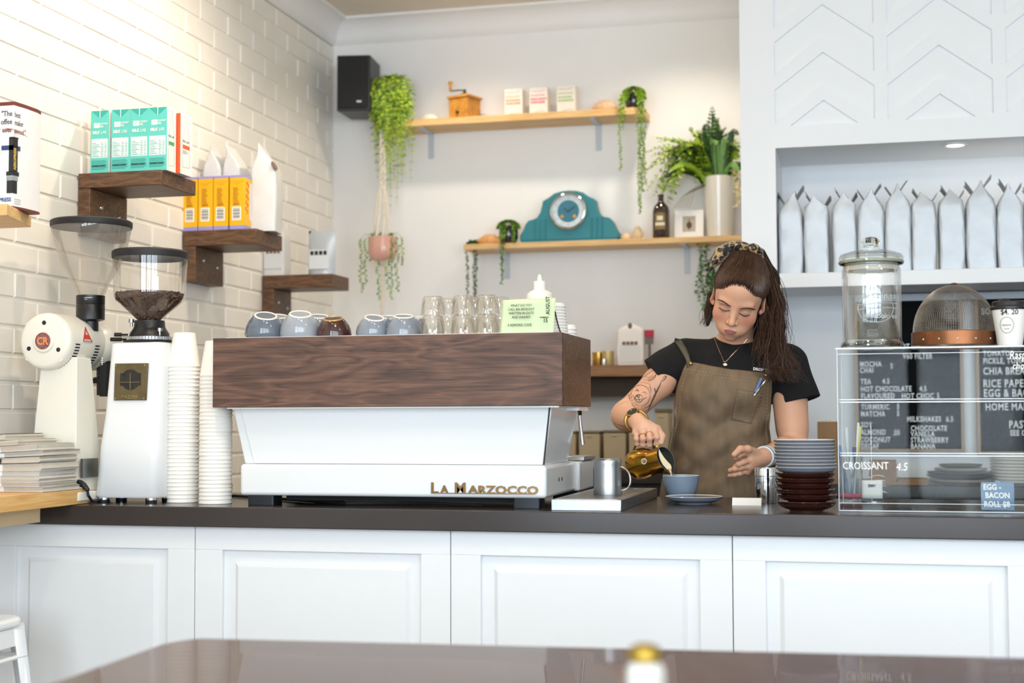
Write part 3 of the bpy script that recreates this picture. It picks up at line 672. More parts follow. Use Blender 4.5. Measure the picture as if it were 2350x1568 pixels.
# grinding head, spout, neck, hopper
hx, hy = L0(H0)[0], L0(H0)[1]
b = MB(); b.lathe([(.002, 0), (.055, .0), (.070, .02), (.074, .05), (.070, .10), (.050, .12), (.002, .12)], 36, M=Matrix.Translation((.02, dl - .03, dz - .005)) @ Matrix.Rotation(-PI / 2, 4, 'X')); b.build('grinding_head', M_whitem, t)
b = MB(); zn0 = PY(210, 760, H0.y).z - CT; zn1 = PY(210, 679, H0.y).z - CT; rn = 32 * mpp(H0)
b.lathe([(.024, zn0), (.024, zn0 + .028), (rn, zn0 + .034), (rn, zn0 + (zn1 - zn0) * .72), (rn * .97, zn0 + (zn1 - zn0) * .74), (rn, zn0 + (zn1 - zn0) * .76), (rn, zn1)], 32, c=(hx, hy, 0)); b.build('hopper_neck', M_black, t)
b = MB(); b.box(hx + .004, hy - rn - .0008, zn1 - .010, hx + .028, hy - rn + .006, zn1 - .0085); b.box(hx + .004, hy - rn - .0006, zn1 - .015, hx + .013, hy - rn + .006, zn1 - .014); b.build('scale_marks', M_silv, t)
b = MB(); b.tube([(hx - rn, hy, zn1 - .022), (hx - rn - .012, hy, zn1 - .021), (hx - rn - .018, hy, zn1 - .012), (hx - rn - .012, hy, zn1 - .006)], .0012, 6); b.build('slide_wire', M_chrome, t)
zt = PY(210, 520, H0.y).z - CT; rl = 92 * mpp(H0) - .003; hb = zn1
b = MB(); open_lathe(b, [(rn * .92, hb), (rn * 1.03, hb + .006), (rl * .45, hb + (zt - hb) * .16), (rl * .73, hb + (zt - hb) * .44), (rl * .90, hb + (zt - hb) * .72), (rl * .985, hb + (zt - hb) * .93), (rl, zt)], c=(hx, hy, 0)); b.build('hopper', M_frost, t, ang=80)
b = MB(); b.lathe([(rl - .045, .001), (rl - .012, -.004), (rl + .001, -.005), (rl + .0025, 0), (rl + .0025, .013), (rl - .004, .017), (.002, .019)], 48, c=(hx, hy, zt)); b.build('hopper_lid', M_rubber, t, ang=50)
# dark spout and bag clamp under the head
sx_ = PY(222, 870, gY + .2).x - base.x
b = MB(); b.lathe([(.020, dz - .155), (.022, dz - .05)], 24, c=(sx_, .24, 0)); b.lathe([(.030, dz - .105), (.030, dz - .10)], 24, c=(sx_, .24, 0)); b.build('grounds_spout', M_black, t)
b = MB(); b.box(sx_ - .005, .17, dz - .12, sx_ + .05, .185, dz - .105); b.box(sx_ + .03, .165, dz - .16, sx_ + .052, .19, dz - .06); b.build('bag_clamp', M_blackm, t)
b = MB(); 
for q in range(4): b.tube([(sx_ + .036 + .004 * math.cos(g), .162, dz - .045 - .006 * q + .004 * math.sin(g)) for g in np.linspace(0, 2 * PI, 9)[:-1]], .0012, 5, closed=True)
b.build('clamp_spring', M_chrome, t)
# rating plate, screw and mains lead
px_ = xr + .004
b = MB(); b.box(px_ + .002, .035, .075, px_ + .0095, .12, .13); b.build('rating_plate', M_steel, t, smooth=False)
pl = PY(186, 1108, gY + .05); c0_ = L0(pl)
b = MB(); pts = [(c0_[0] - .0, c0_[1] - .015, c0_[2]), (c0_[0] + .014, c0_[1] - .028, c0_[2] - .0), (c0_[0] + .028, c0_[1] - .032, c0_[2] - .006), (c0_[0] + .038, c0_[1] - .03, c0_[2] - .018)]
b.tube(pts, [.010, .0095, .0085, .007], 12)
for q in range(7):
    u = q / 6; i = min(2, int(u * 3)); f = u * 3 - i; p_ = Vector(pts[i]).lerp(Vector(pts[i + 1]), f); b.ell(p_, .0098 - .0028 * u, 10, 6)
b.build('plug_sleeve', M_rubber, t)
b = MB(); b.tube([pts[-1], (c0_[0] + .040, c0_[1] - .028, c0_[2] - .035), (c0_[0] + .042, c0_[1] - .01, .008), (c0_[0] + .035, c0_[1] + .05, .005)], .0042, 8); b.build('mains_lead', M_rubber, t)
# espresso grinder
Bq = PZ(315, 1150, CT); gx = PZ(350, 1150, CT); Yg = 3.80
fxl = PY(236, 1140, Yg).x; fxr = PY(338, 1140, Yg).x; bx = Vector(((fxl + fxr) / 2 + .012, Yg, CT))
t = thing('espresso_grinder', 'white espresso grinder with a brass plate and a hopper half full of beans', 'coffee grinder', bx)
z0 = .016; z1 = PY(300, 786, Yg + .03).z - CT
w0 = .5 * (PY(387, 1140, Yg + .07).x - PY(232, 1140, Yg + .05).x); w1 = .5 * (PY(391, 790, Yg + .07).x - PY(262, 790, Yg + .05).x)
cxb = .5 * (PY(387, 1140, Yg + .07).x + PY(232, 1140, Yg + .05).x) - bx.x; cxt = .5 * (PY(391, 790, Yg + .07).x + PY(262, 790, Yg + .05).x) - bx.x
def ringg(cx, w, z, ys, r): return [(cx + u, ys + v, z) for u, v in rbox(-w, 0, w, w * 1.75, r)]
b = MB(); rs = []
for z, u in ((z0, 0), (z0 + .006, 0), (z0 + .15, .3), (z1 * .55, .62), (z1 * .8, .86), (z1 * .97, 1), (z1 - .003, 1.01), (z1, 1.02)):
    wq = w0 + (w1 - w0) * u; cq = cxb + (cxt - cxb) * u; ins = .004 if z in (z0,) else (.006 if z == z1 else 0)
    rs.append(ringg(cq, wq - ins, z, .02 * u + ins, (.030 - .008 * u)))
loft(b, rs); b.build('grinder_body', M_white, t, ang=45)
pz0 = PY(290, 919, Yg).z - CT; pz1 = PY(290, 834, Yg).z - CT; pxl = PY(258, 870, Yg).x - bx.x; pxr = PY(332, 870, Yg).x - bx.x
b = MB(); yq = .012; b.prism([(pxl, pz0), (pxr, pz0), (pxr + .003, pz1), (pxl + .003, pz1)], yq - .004, yq + .012, 'y'); b.build('maker_plate', mat('antique brass', '#6f6244', .45, .6, vary=.25, scale=30), t, bevel=.001)
pcx, pcz = (pxl + pxr) / 2 + .002, pz0 + (pz1 - pz0) * .56
b = MB(); b.lathe([(.030, 0), (.030, -.0012), (.0265, -.0014), (.001, -.0014)], 32, M=Matrix.Translation((pcx, yq - .004, pcz)) @ Matrix.Rotation(-PI / 2, 4, 'X')); b.box(pcx - .033, yq - .0052, pcz - .018, pcx + .033, yq - .004, pcz + .019)
b.build('plate_relief', mat('dark relief', '#3c3a38', .4, .7, vary=.3, scale=80, bump=.002), t)
b = MB(); b.box(pcx - .0008, yq - .006, pcz - .028, pcx + .0008, yq - .004, pcz + .02); b.box(pcx - .031, yq - .006, pcz - .008, pcx + .031, yq - .004, pcz - .0068); b.build('relief_lines', mat('antique brass light', '#9a8a5c', .4, .8, vary=0), t)
txt('MAZZER', .0125, MATS['antique brass light'], t, ((pxl + pxr) / 2, yq - .0046, pz0 + .006), al='CENTER', bold=.0003, sx=1.0, sp=1.15)
for u, v in ((pxl + .006, pz0 + .005), (pxr - .006, pz0 + .005), (pxl + .008, pz1 - .006), (pxr - .004, pz1 - .006)):
    b = MB(); b.lathe([(.0032, 0), (.003, -.0016), (.001, -.0016)], 12, M=Matrix.Translation((u, yq - .004, v)) @ Matrix.Rotation(-PI / 2, 4, 'X')); b.build('plate_screw', MATS['antique brass light'], t)
for fx in (cxb - w0 + .022, cxb + w0 - .035):
    for fy in (.03, .13): b = MB(); b.lathe([(.016, 0), (.017, .009)], 20, c=(fx, fy, 0), mi=0); b.lathe([(.0165, .009), (.0165, z0)], 20, c=(fx, fy, 0), mi=1); b.build('foot', [M_rubber, M_chrome], t)
b = MB()
for q in range(3): b.cbox((cxb + (w0 + w1) / 2 - .002, .06, z1 * .70 - q * .0105), (.006, .03, .0032))
b.build('side_vent', M_rubber, t)
HH = PY(345, 590, Yg + .11); hx, hy = HH.x - bx.x, .11; rh = 86 * mpp(HH) - .003
zl_ = PY(345, 590, HH.y).z - CT; zc_ = PY(345, 690, HH.y).z - CT; zb_ = PY(341, 741, HH.y).z - CT
b = MB(); open_lathe(b, [(.026, zb_), (.028, zb_ + .004), (rh * .90, zc_ - .002), (rh * .955, zc_ + .010), (rh * .965, zc_ + .02), (rh, zl_)], c=(hx, hy, 0)); b.build('hopper', M_hopper, t, ang=80)
b = MB(); b.lathe([(rh - .02, -.001), (rh - .008, -.006), (rh + .002, -.006), (rh + .003, 0), (rh + .003, .013), (rh - .003, .018), (.002, .0185)], 48, c=(hx, hy, zl_)); b.build('hopper_lid', M_rubber, t, ang=50)
# beans: one heap with bean-shaped surface beans (uncountable)
b = MB(); zs = PY(345, 668, HH.y).z - CT
b.lathe([(.022, zb_ + .004), (rh * .82, zc_ - .004), (rh * .90, zc_ + .012), (rh * .90, zs - .012), (rh * .5, zs - .004), (.002, zs)], 32, c=(hx, hy, 0))
rr = random.Random(5)
def bean(b, p, s, mi=0):
    M = Matrix.Translation(p) @ Euler((rr.uniform(0, 6), rr.uniform(0, 6), rr.uniform(0, 6))).to_matrix().to_4x4()
    b.ell((0, 0, 0), (s, s * .72, s * .55), 6, 4, mi, M)
for q in range(420):
    a = rr.uniform(0, 2 * PI); r_ = rh * .9 * math.sqrt(rr.random()); bean(b, (hx + r_ * math.cos(a), hy + r_ * math.sin(a), zs - .003 - .010 * (r_ / rh) ** 2), .0058)
for q in range(620):
    a = rr.uniform(PI, 2 * PI); z = rr.uniform(zb_ + .004, zs - .008); r_ = (.022 + (rh * .82 - .022) * min(1, (z - zb_) / (zc_ - zb_))) if z < zc_ else rh * .88
    bean(b, (hx + r_ * math.cos(a), hy + r_ * math.sin(a), z), .0056)
o = b.build('coffee_beans', M_beans, t); o['kind'] = 'stuff'
b = MB(); zt0 = z1; b.lathe([(.075, zt0), (.078, zt0 + .008), (.060, zt0 + .009), (.058, zt0 + .03), (.050, zt0 + .042), (.046, zt0 + .05), (.044, zb_ + .006), (.03, zb_ + .008)], 40, c=(hx, hy, 0)); b.build('burr_collar', M_black, t)
b = MB(); b.lathe([(.066, zt0 + .008), (.068, zt0 + .009), (.068, zt0 + .018), (.062, zt0 + .019)], 72, c=(hx + .012, hy - .014, 0)); 
for q in range(48): a = 2 * PI * q / 48; b.cbox((hx + .012 + .068 * math.cos(a), hy - .014 + .068 * math.sin(a), zt0 + .0135), (.003, .003, .008))
b.build('grind_setting_ring', M_steel, t)
for q, (u, v) in enumerate(((-.045, .05), (.048, .022))):
    b = MB(); b.lathe([(.004, 0), (.004, .012), (.008, .012), (.008, .022), (.001, .022)], 14, c=(hx + u, hy - .028, zt0 + v)); b.build('collar_thumbscrew', M_steel, t)
for q, v in enumerate((.012, .026)):
    b = MB(); b.tube([(hx - .055, hy - .03, zt0 + v), (hx - .075, hy - .035, zt0 + v)], .003, 8); b.tube([(hx - .073, hy - .035, zt0 + v), (hx - .105 + .012 * q, hy - .042, zt0 + v)], .006, 10); b.build('doser_lever', M_black, t)
# ------------------------------------------------------------------ paper cup stacks
def cup_geo(b, r0, r1, h, c=(0, 0, 0), inv=True, lip=.0022):
    if inv: open_lathe(b, [(.001, h - .007), (r0 - .002, h - .006), (r1 - .0012, .002), (r1 - .0008, 0), (r1 + lip * .5, .001), (r1 + lip * .6, .0035), (r1 + .0002, .0048), (r0 + .0004, h - .001), (r0 - .0015, h), (r0 - .003, h - .003), (.001, h - .004)], 32, c)
    else: b.lathe([(.001, 0), (r0, 0), (r0 + .0006, .001), (r1, h - .003), (r1 + lip * .6, h - .002), (r1, h), (r1 - .003, h - .004), (r0 - .002, .006), (.001, .005)], 32, c=c)
nm = 0
def cup_stack(px, pyb, pyt, wpx, pitch_px, h_px, lab, grp, r0f=.64):
    B = PZ(px, pyb, CT); m = mpp(B); r1 = wpx / 2 * m; h = h_px * m; pt = pitch_px * m
    tot = (pyb - pyt) * m; n = int(round((tot - h) / pt)) + 1
    b = MB(); cup_geo(b, r1 * r0f, r1, h); src = None
    for k in range(n):
        lb = lab % ('topmost' if k == n - 1 else 'nested, rim only'); z = CT + k * pt
        if src is None:
            src = b.build('paper_cup', M_cup, None, ang=40); src.location = (B.x, B.y, z); tag(src, lb, 'paper cup', grp)
        else:
            o = src.copy(); COL.objects.link(o); o.location = (B.x + R.uniform(-.0006, .0006) + .0000 * k, B.y, z); tag(o, lb, 'paper cup', grp)
        if k == n - 1: pass
cup_stack(420, 1153, 762, 72, 9.1, 80, 'upturned white paper cup, left stack beside the grinder, %s', 'paper cups stacked by the grinder', .69)
cup_stack(494, 1156, 786, 74, 9.1, 82, 'upturned white paper cup, right stack beside the machine, %s', 'paper cups stacked by the espresso machine', .69)
# ------------------------------------------------------------------ espresso machine
mY = PZ(603, 1161, CT).y + .005
X_ = lambda px, py, Y: PY(px, py, Y).x
Z_ = lambda px, py, Y: PY(px, py, Y).z
wY = mY - .045
bl, br = X_(550, 1100, mY), X_(1253, 1100, mY); m0 = Vector(((bl + br) / 2, mY, CT))
t = em = thing('espresso_machine', 'long white espresso machine with dark walnut panels round its top', 'espresso machine', m0)
q = lambda x, y, z: (x - m0.x, y - m0.y, z - m0.z)
zb0 = Z_(900, 1141, mY); zb1 = Z_(900, 1067, mY); dB_ = .42
def lbox(b, x0, y0, z0, x1, y1, z1, mi=0): b.box(x0 - m0.x, y0 - m0.y, z0 - CT, x1 - m0.x, y1 - m0.y, z1 - CT, mi)
b = MB(); lbox(b, bl, mY, zb0, br, mY + dB_, zb1); b.build('base_housing', M_white, t, bevel=.010, seg=4)
b = MB(); lbox(b, bl + .02, mY + dB_ - .02, zb0, br + .012, mY + .62, zb1 - .002); b.build('drip_housing', M_white, t, bevel=.006, seg=3)
b = MB(); lbox(b, br - .05, mY + dB_ + .03, zb1 - .001, br + .016, mY + .63, zb1 + .012); b.build('drip_grille_edge', M_steel, t, bevel=.002)
for i, dy in enumerate((.165, .205)):
    b = MB(); b.lathe([(.006, 0), (.006, .0015), (.001, .0015)], 16, M=Matrix.Translation((br - m0.x - .001, dy, (zb0 + zb1) / 2 - CT)) @ Matrix.Rotation(PI / 2, 4, 'Y')); b.build('plug_hole', M_rubber, t)
# feet
for a0, a1 in ((568, 628), (1177, 1239)):
    for yy in (.0, .50):
        x0, x1 = X_(a0, 1150, mY + .01), X_(a1, 1150, mY + .01)
        b = MB(); b.prism([(u - m0.x, v - m0.y) for u, v in rbox(x0, mY + .01 + yy, x1, mY + .075 + yy, .006)], 0, zb0 - CT + .001, 'z'); b.build('foot', mat('dark foot', '#20242c', .4, .3, vary=0), t, bevel=.001)
b = MB(); lbox(b, bl + .1, mY + .10, zb0 - .018, br - .08, mY + .45, zb0 + .001); b.build('under_tray', M_blackm, t)
# tapered body
zt_ = Z_(900, 934, mY)
tl0, tl1 = X_(536, 940, mY + .02), X_(562, 1065, mY + .03); tr0, tr1 = X_(1268, 940, mY + .02), X_(1249, 1065, mY + .03)
F0 = .015; F1 = .03; De = .36
def qb(x, y, z): return (x - m0.x, y, z - CT)
b = MB(); b.hexa([qb(tl1, F1, zb1), qb(tr1, F1, zb1), qb(tr1, F1 + De - .05, zb1), qb(tl1, F1 + De - .05, zb1)], [qb(tl0, F0, zt_ + .004), qb(tr0, F0, zt_ + .004), qb(tr0, F0 + De, zt_ + .004), qb(tl0, F0 + De, zt_ + .004)])
b.build('body_shell', M_white, t, bevel=.003)
fl0, fl1, fr0, fr1 = X_(548, 938, mY), X_(575, 1066, mY), X_(1258, 938, mY), X_(1241, 1066, mY)
b = MB(); b.hexa([qb(fl1, F1 - .006, zb1 + .001), qb(fr1, F1 - .006, zb1 + .001), qb(fr1, F1 + .001, zb1 + .001), qb(fl1, F1 + .001, zb1 + .001)], [qb(fl0, F0 - .006, zt_), qb(fr0, F0 - .006, zt_), qb(fr0, F0 + .001, zt_), qb(fl0, F0 + .001, zt_)])
b.build('back_panel', M_white, t, bevel=.0015)
b = MB(); b.hexa([qb(fr1 + .0015, F1 - .0065, zb1 + .001), qb(fr1 + .0035, F1 - .0065, zb1 + .001), qb(fr1 + .0035, F1 + .001, zb1 + .001), qb(fr1 + .0015, F1 + .001, zb1 + .001)], [qb(fr0 + .0015, F0 - .0065, zt_), qb(fr0 + .0035, F0 - .0065, zt_), qb(fr0 + .0035, F0 + .001, zt_), qb(fr0 + .0015, F0 + .001, zt_)])
b.build('panel_gap', M_rubber, t)
# wood surround
wl, wr = X_(488, 850, wY), X_(1290.5, 850, wY); wz0 = Z_(890, 933.5, wY); wz1 = Z_(890, 769.5, wY)
wd = PX(1356, 860, wr).y - wY
b = MB(); lbox(b, wl, wY, wz0, wr, wY + .018, wz1); b.build('walnut_back_panel', M_walnut, t, bevel=.0018)
for s_, x in (('l', wl), ('r', wr - .018)):
    b = MB(); lbox(b, x, wY + .0185, wz0, x + .018, wY + wd, wz1); b.build('walnut_end_panel', M_walnutside, t, bevel=.0018)
    # each end panel part of the surround
b = MB(); lbox(b, wl + .018, wY + .019, wz1 - .022, wr - .018, wY + wd - .01, wz1 - .012); b.build('cup_tray', M_white, t)
b = MB(); lbox(b, wl + .03, wY + .0188, wz1 - .012, wr - .03, wY + .022, wz1 + .0022); b.build('tray_lip', M_white, t)
lbz = wz0 - .003
b = MB(); lbox(b, wl + .04, wY + .01, wz0 - .004, wr - .012, wY + wd - .01, wz0 - .0002); lbox(b, wr - .05, wY + wd - .14, wz0 - .012, wr - .008, wY + wd - .004, wz0 - .004); b.build('under_flange', M_white, t)
b = MB(); lbox(b, tl0 + .05, mY + .06, zt_, tr0 - .05, mY + .33, wz1 - .024); b.build('inner_housing', M_white, t)
# steam wand
wv_ = [PY(1331, 935, mY + .42), PY(1330, 958, mY + .42), PY(1333, 985, mY + .42), PY(1337, 1021, mY + .42)]
b = MB(); b.tube([q(*p_) for p_ in wv_], [.005, .0055, .006, .0072], 12); b.build('steam_wand', M_steel, t)
b = MB(); b.tube([q(*PY(1329, 932, mY + .41)), q(*PY(1331, 952, mY + .42))], [.008, .006], 10); b.build('wand_joint', M_black, t)
# gold script badge
M_brz = mat('bronze badge', '#8a6b45', .3, .9, vary=.15, scale=30)
lx = X_(990, 1130, mY) - m0.x; lz = Z_(1110, 1133, mY) - CT; lw = X_(1236, 1130, mY) - m0.x - lx
def word(s, x, z, h, wd_, name):   # scaled so that it spans wd_
    o = txt(s, h * 1.38, M_brz, t, (x, -.002, z), bold=.0011, name=name, ex=.0014, sp=1.02); xs_ = [v.co.x for v in o.data.vertices]; k_ = wd_ / (max(xs_) - min(xs_)); mn = min(xs_)
    for v in o.data.vertices: v.co.x = (v.co.x - mn) * k_
    return o
hL = (1133 - 1108) * mpp(m0)
word('L', lx, lz, hL, lw * .07, 'badge_letter'); word('A', lx + lw * .085, lz, hL * .72, lw * .08, 'badge_letter')
word('M', lx + lw * .225, lz, hL, lw * .10, 'badge_letter'); word('ARZOCCO', lx + lw * .345, lz, hL * .72, lw * .655, 'badge_letter')
b = MB(); b.box(lx, -.0035, lz - .0012, lx + lw * .97, -.0005, lz + .0012); b.build('badge_underline', M_brz, t)
# cable and cloth under the machine, left
b = MB(); b.tube([PZ(395, 1153, CT) + Vector((0, .06, .005)), PZ(470, 1150, CT) + Vector((0, .2, .005)), Vector((bl, mY + .25, CT + .005)), Vector((bl + .3, mY + .06, CT + .005)), Vector((bl + .5, mY + .12, CT + .005)), Vector((bl + .7, mY + .05, CT + .005))], .0045, 8)
tag(b.build('power_cable', M_rubber), 'black power cable lying on the worktop under the espresso machine', 'cable')
b = MB(); c_ = PZ(537, 1128, CT); b.lathe([(.02, 0), (.026, .002), (.028, .03), (.020, .034), (.001, .034)], 20, c=(0, 0, 0))
tag(b.build('amber_jar', mat('amber jar', '#c79322', .2, vary=0), loc=(c_.x + .02, min(c_.y + .1, 4.38), CT)), 'low amber container behind the paper cups, just left of the machine base', 'jar')
# ------------------------------------------------------------------ cups and glasses on the cup tray
tz = wz1 - .012
def mug(lab, px, pyt, ring_px, wpx, dy, m, mring, tilt=0, az=0, hf=1.0, handle=None, group='upturned grey cups on the machine', name='coffee_cup', r0f=.56):
    Y = wY + dy; c = PY(px, 770, Y); k = mpp(c); r1 = wpx / 2 * k * 1.04
    ztop = PY(px, pyt - 14, Y).z; h = (ztop - tz) * hf
    t = thing(name, lab, 'cup', (c.x, Y, tz), 0, group)
    r0 = r1 * r0f; h = (ztop - tz - (r1 + r0) * math.sin(tilt) * .9) / math.cos(tilt)
    prof = [(r1 * .93, .004), (r1 * .97, 0), (r1, .002), (r1 * .995, h * .15), (r1 * .95, h * .4), (r1 * .84, h * .65), (r1 * .68, h * .87), (r0 * 1.04, h * .97), (r0, h - .001)]
    S = Matrix.Translation((0, h * math.sin(tilt) * .5, r1 * math.sin(tilt))) @ Matrix.Rotation(az, 4, 'Z') @ Matrix.Rotation(tilt, 4, 'X') @ Matrix.Rotation(-az, 4, 'Z')
    b = MB(); b.lathe(prof, 40, M=S); b.build('cup_body', m, t, ang=60)
    T = S @ Matrix.Translation((0, 0, h - .0015))
    b = MB(); b.lathe([(r0 * .985, -.003), (r0 * 1.03, .0005), (r0 * .98, .003), (r0 * .90, .003), (r0 * .87, .0008), (.001, .0008)], 36, M=T, mi=0); o = b.build('foot_ring', mring, t)
    b = MB(); b.lathe([(r0 * .86, .001), (r0 * .86, .0014), (.001, .0016)], 30, M=T); b.build('cup_base', m, t)
    if handle:
        b = MB(); a = handle; pts = []
        for g in np.linspace(-1.35, 1.35, 9): pts.append(Vector((math.cos(a) * (r1 * .72 + .020 * math.cos(g)), math.sin(a) * (r1 * .72 + .020 * math.cos(g)), h * .52 + h * .30 * math.sin(g))))
        b.tube([S @ p_ for p_ in pts], .0045, 8, flat=1.3); b.build('handle', m, t)
    return t
Mg2 = mat('light grey glaze', '#959ca6', .12, vary=.04, coat=.5); Mg3 = mat('slate glaze', '#5f6976', .12, vary=.04, coat=.5)
mug('dark grey cup lying tilted at the left end of the machine top', 603, 732, 50, 88, .085, Mg3, M_rim, .42, .55)
mug('small grey cup half hidden behind the leftmost grey cup', 634, 736, 50, 74, .19, M_grey, M_rim, .3, .5)
mug('pale grey cup upturned second from the left, beside the brown cup', 684, 729, 50, 88, .085, Mg2, M_rim, .38, .45)
mug('grey cup half hidden behind the brown cup', 727, 736, 50, 72, .20, M_grey, M_rim, .3, .5)
t = mug('dark brown cup upturned with a printed mark inside its foot ring', 765, 741, 44, 78, .10, M_brown, mat('gold ring', '#caa070', .3, .5, vary=0), .30, .15, group=None)
mug('grey cup tilted right of the brown cup, without a visible handle', 853, 738, 50, 76, .09, M_grey, M_rim, .40, .55)
mug('grey cup mostly hidden behind the two grey cups in the middle', 888, 739, 50, 60, .19, M_grey, M_rim, .3, .5)
mug('grey cup with its round handle showing, next to the glasses', 924, 736, 50, 78, .09, M_grey, M_rim, .26, .35, handle=PI * 1.05)
mug('grey cup behind, squeezed against the first glasses', 957, 741, 50, 50, .20, M_grey, M_rim, .2, .3)
M_tumb = glass('tumbler glass', a=.26, tint=(.985, .975, .955))
def tumbler(lab, px, pyt, pyb, wpx, dy, zoff):
    Y = wY + dy; c = PY(px, 760, Y); k = mpp(c); r1 = wpx / 2 * k; h = (pyb - pyt) * k
    t = thing('glass_tumbler', lab, 'glass', (c.x, Y, zoff), 0, 'upturned glass tumblers'); n = 40; rings = []
    prof = [(r1, 0), (r1 * 1.01, .003), (r1 * .97, h * .3), (r1 * .9, h * .7), (r1 * .82, h * .93), (r1 * .74, h)]
    b = MB(); vs = []
    for i, (r_, z) in enumerate(prof):
        for q_ in range(n):
            a = 2 * PI * q_ / n; f = 1 - (.045 if (q_ % 4 < 2) and 0 < i < 5 else 0); vs.append((r_ * f * math.cos(a), r_ * f * math.sin(a), z))
    fs = [(i * n + k_, i * n + (k_ + 1) % n, (i + 1) * n + (k_ + 1) % n, (i + 1) * n + k_) for i in range(len(prof) - 1) for k_ in range(n)]
    b.add(vs, fs); b.lathe([(r1 * .74, h), (r1 * .6, h + .001), (.001, h)], n); open_lathe(b, [(r1 * .93, .002), (r1 * .82, h * .6), (r1 * .6, h * .88), (.002, h * .9)], 28)
    b.build('glass_body', M_tumb, t, ang=25); return t
T0 = tumbler('glass tumbler upturned in the bottom layer, left front', 993, 733, 790, 58, .085, tz)
zt2 = tz + .059
T1 = tumbler('glass tumbler stacked in the top layer at the left front', 994, 697, 740, 56, .085, tz + (790 - 733) * mpp(PY(993, 760, wY + .08)) + .0015)
hh_ = (790 - 733) * mpp(PY(993, 760, wY + .08)) + .0015
for px, dy, top, lb in ((1063, .085, 0, 'bottom layer, middle front'), (1118, .085, 0, 'bottom layer, right front beside the green sheet'), (1064, .085, 1, 'top layer, middle front'), (1118, .085, 1, 'top layer, right front beside the green sheet'),
                        (1028, .165, 0, 'bottom layer, second row left'), (1091, .165, 0, 'bottom layer, second row middle'), (1150, .165, 0, 'bottom layer, second row right behind the sheet'),
                        (1028, .165, 1, 'top layer, second row left, seen between two glasses'), (1090, .165, 1, 'top layer, second row middle'), (1146, .165, 1, 'top layer, second row right behind the sheet')):
    x = PY(px, 750, wY + dy).x
    o = dup(T1 if top else T0, (x, wY + dy, tz + (hh_ if top else 0)), 'glass tumbler upturned, ' + lb, group='upturned glass tumblers')
# squeeze bottle
Y = wY + .13; c = PY(1239, 770, Y); k = mpp(c)
t = thing('squeeze_bottle', 'white squeeze bottle with a pointed nozzle, behind the green calendar sheet', 'bottle', (c.x, Y, tz))
zz = lambda py: PY(1239, py, Y).z - tz
b = MB(); b.lathe([(.001, 0), (31 * k, 0), (32 * k, .003), (32 * k, zz(690)), (30 * k, zz(676)), (22 * k, zz(669)), (14 * k, zz(666)), (14 * k, zz(663))], 36); b.build('bottle_body', mat('translucent white plastic', '#eee4dd', .4, vary=0, sss=.3), t)
b = MB(); b.lathe([(14 * k, zz(665)), (14.2 * k, zz(650)), (13.5 * k, zz(646)), (6 * k, zz(645)), (4.5 * k, zz(634)), (2 * k, zz(630)), (.0005, zz(629.5))], 30); b.build('nozzle_cap', M_whitem, t)
# green calendar sheet leaning on the bottle
Y = wY + .055; M_grn = mat('pale green paper', '#cbdfb5', .7, vary=.02, scale=6)
A = PY(1147, 763, Y); z0_ = tz - 0.0
t = thing('calendar_page', 'pale green tear-off calendar page with a printed joke, propped on the machine', 'paper sheet', (A.x, Y, tz))
k = mpp(A); Wd = (1266 - 1147) * k / .95; Ht = PY(1200, 684, Y).z - tz
lean = .05
def sh(u, v): return (u * Wd + v * Ht * .03 * (1 - u * .3), v * lean * .35 - .006 * math.sin(u * PI * 1.6) * v, v * Ht * (1 - .03 * (1 - u)))
b = MB(); b.grid(sh, 16, 8); b.build('paper', M_grn, t, solid=.0003)
mj = [('WHAT DO YOU', 704), ('CALL AN APOLOGY', 713), ('WRITTEN IN DOTS', 722), ('AND DASHES?', 731), ('A REMORSE CODE.', 749)]
for s_, py in mj:
    xo = 1196 if py < 740 else 1193
    o = txt(s_, 8.6 * k, M_ink, t, (PY(xo, py, Y).x - A.x, -.0022, PY(xo, py, Y).z - tz), al='CENTER', sx=.80, shear=.22)
txt('AUGUST', 12.5 * k, M_ink, t, (PY(1261, 722, Y).x - A.x, .001, PY(1261, 722, Y).z - tz), (PI / 2, -PI / 2, 0), bold=.0003, sx=.86)
txt('15', 13 * k, M_ink, t, (PY(1252, 740, Y).x - A.x, -.0015, PY(1252, 740, Y).z - tz), al='CENTER', bold=.0003, sx=.85)
txt('THURSDAY', 4.2 * k, M_ink, t, (PY(1249, 730, Y).x - A.x, -.0015, PY(1249, 730, Y).z - tz), al='CENTER', bold=.0002)
b = MB()
for i in range(6):
    for j in range(5): p_ = PY(1240 + i * 4, 744 + j * 3.4, Y); b.cbox((p_.x - A.x, -.001, p_.z - tz), (.0011, .0006, .0009))
b.build('date_grid', M_greyp, t)
# lid towers behind the bottle
M_lid = mat('white lid plastic', '#eceae6', .4, vary=0)
for (px, pyt, dy, n, wpx, lab) in ((1276, 700, .20, 12, 60, 'small white paper cup in the leaning stack right behind the squeeze bottle'), (1301, 750, .24, 4, 46, 'small white paper cup in the low stack at the machine right end')):
    Y = wY + dy; c = PY(px, 760, Y); k = mpp(c); h = (PY(px, pyt, Y).z - tz) / n; src = None
    for i in range(n):
        if src is None:
            b = MB(); r_ = wpx / 2 * k; b.lathe([(r_ * .94, 0), (r_, .0015), (r_, .004), (r_ * .93, .006), (r_ * .86, h + .004), (r_ * .8, h + .005), (.001, h + .003)], 32)
            src = b.build('small_paper_cup', M_lid); o = src
        else: o = src.copy(); COL.objects.link(o)
        o.location = (c.x - .0008 * i * (1 if n > 5 else 0), Y, tz + h * i); tag(o, lab, 'paper cup', 'small paper cups stacked ' + ('tall' if n > 5 else 'low'))
Y = wY + .16; ch = [PY(1274 + 9 * u + 5 * u * u, 716 + 52 * u, Y) for u in np.linspace(0, 1, 22)]
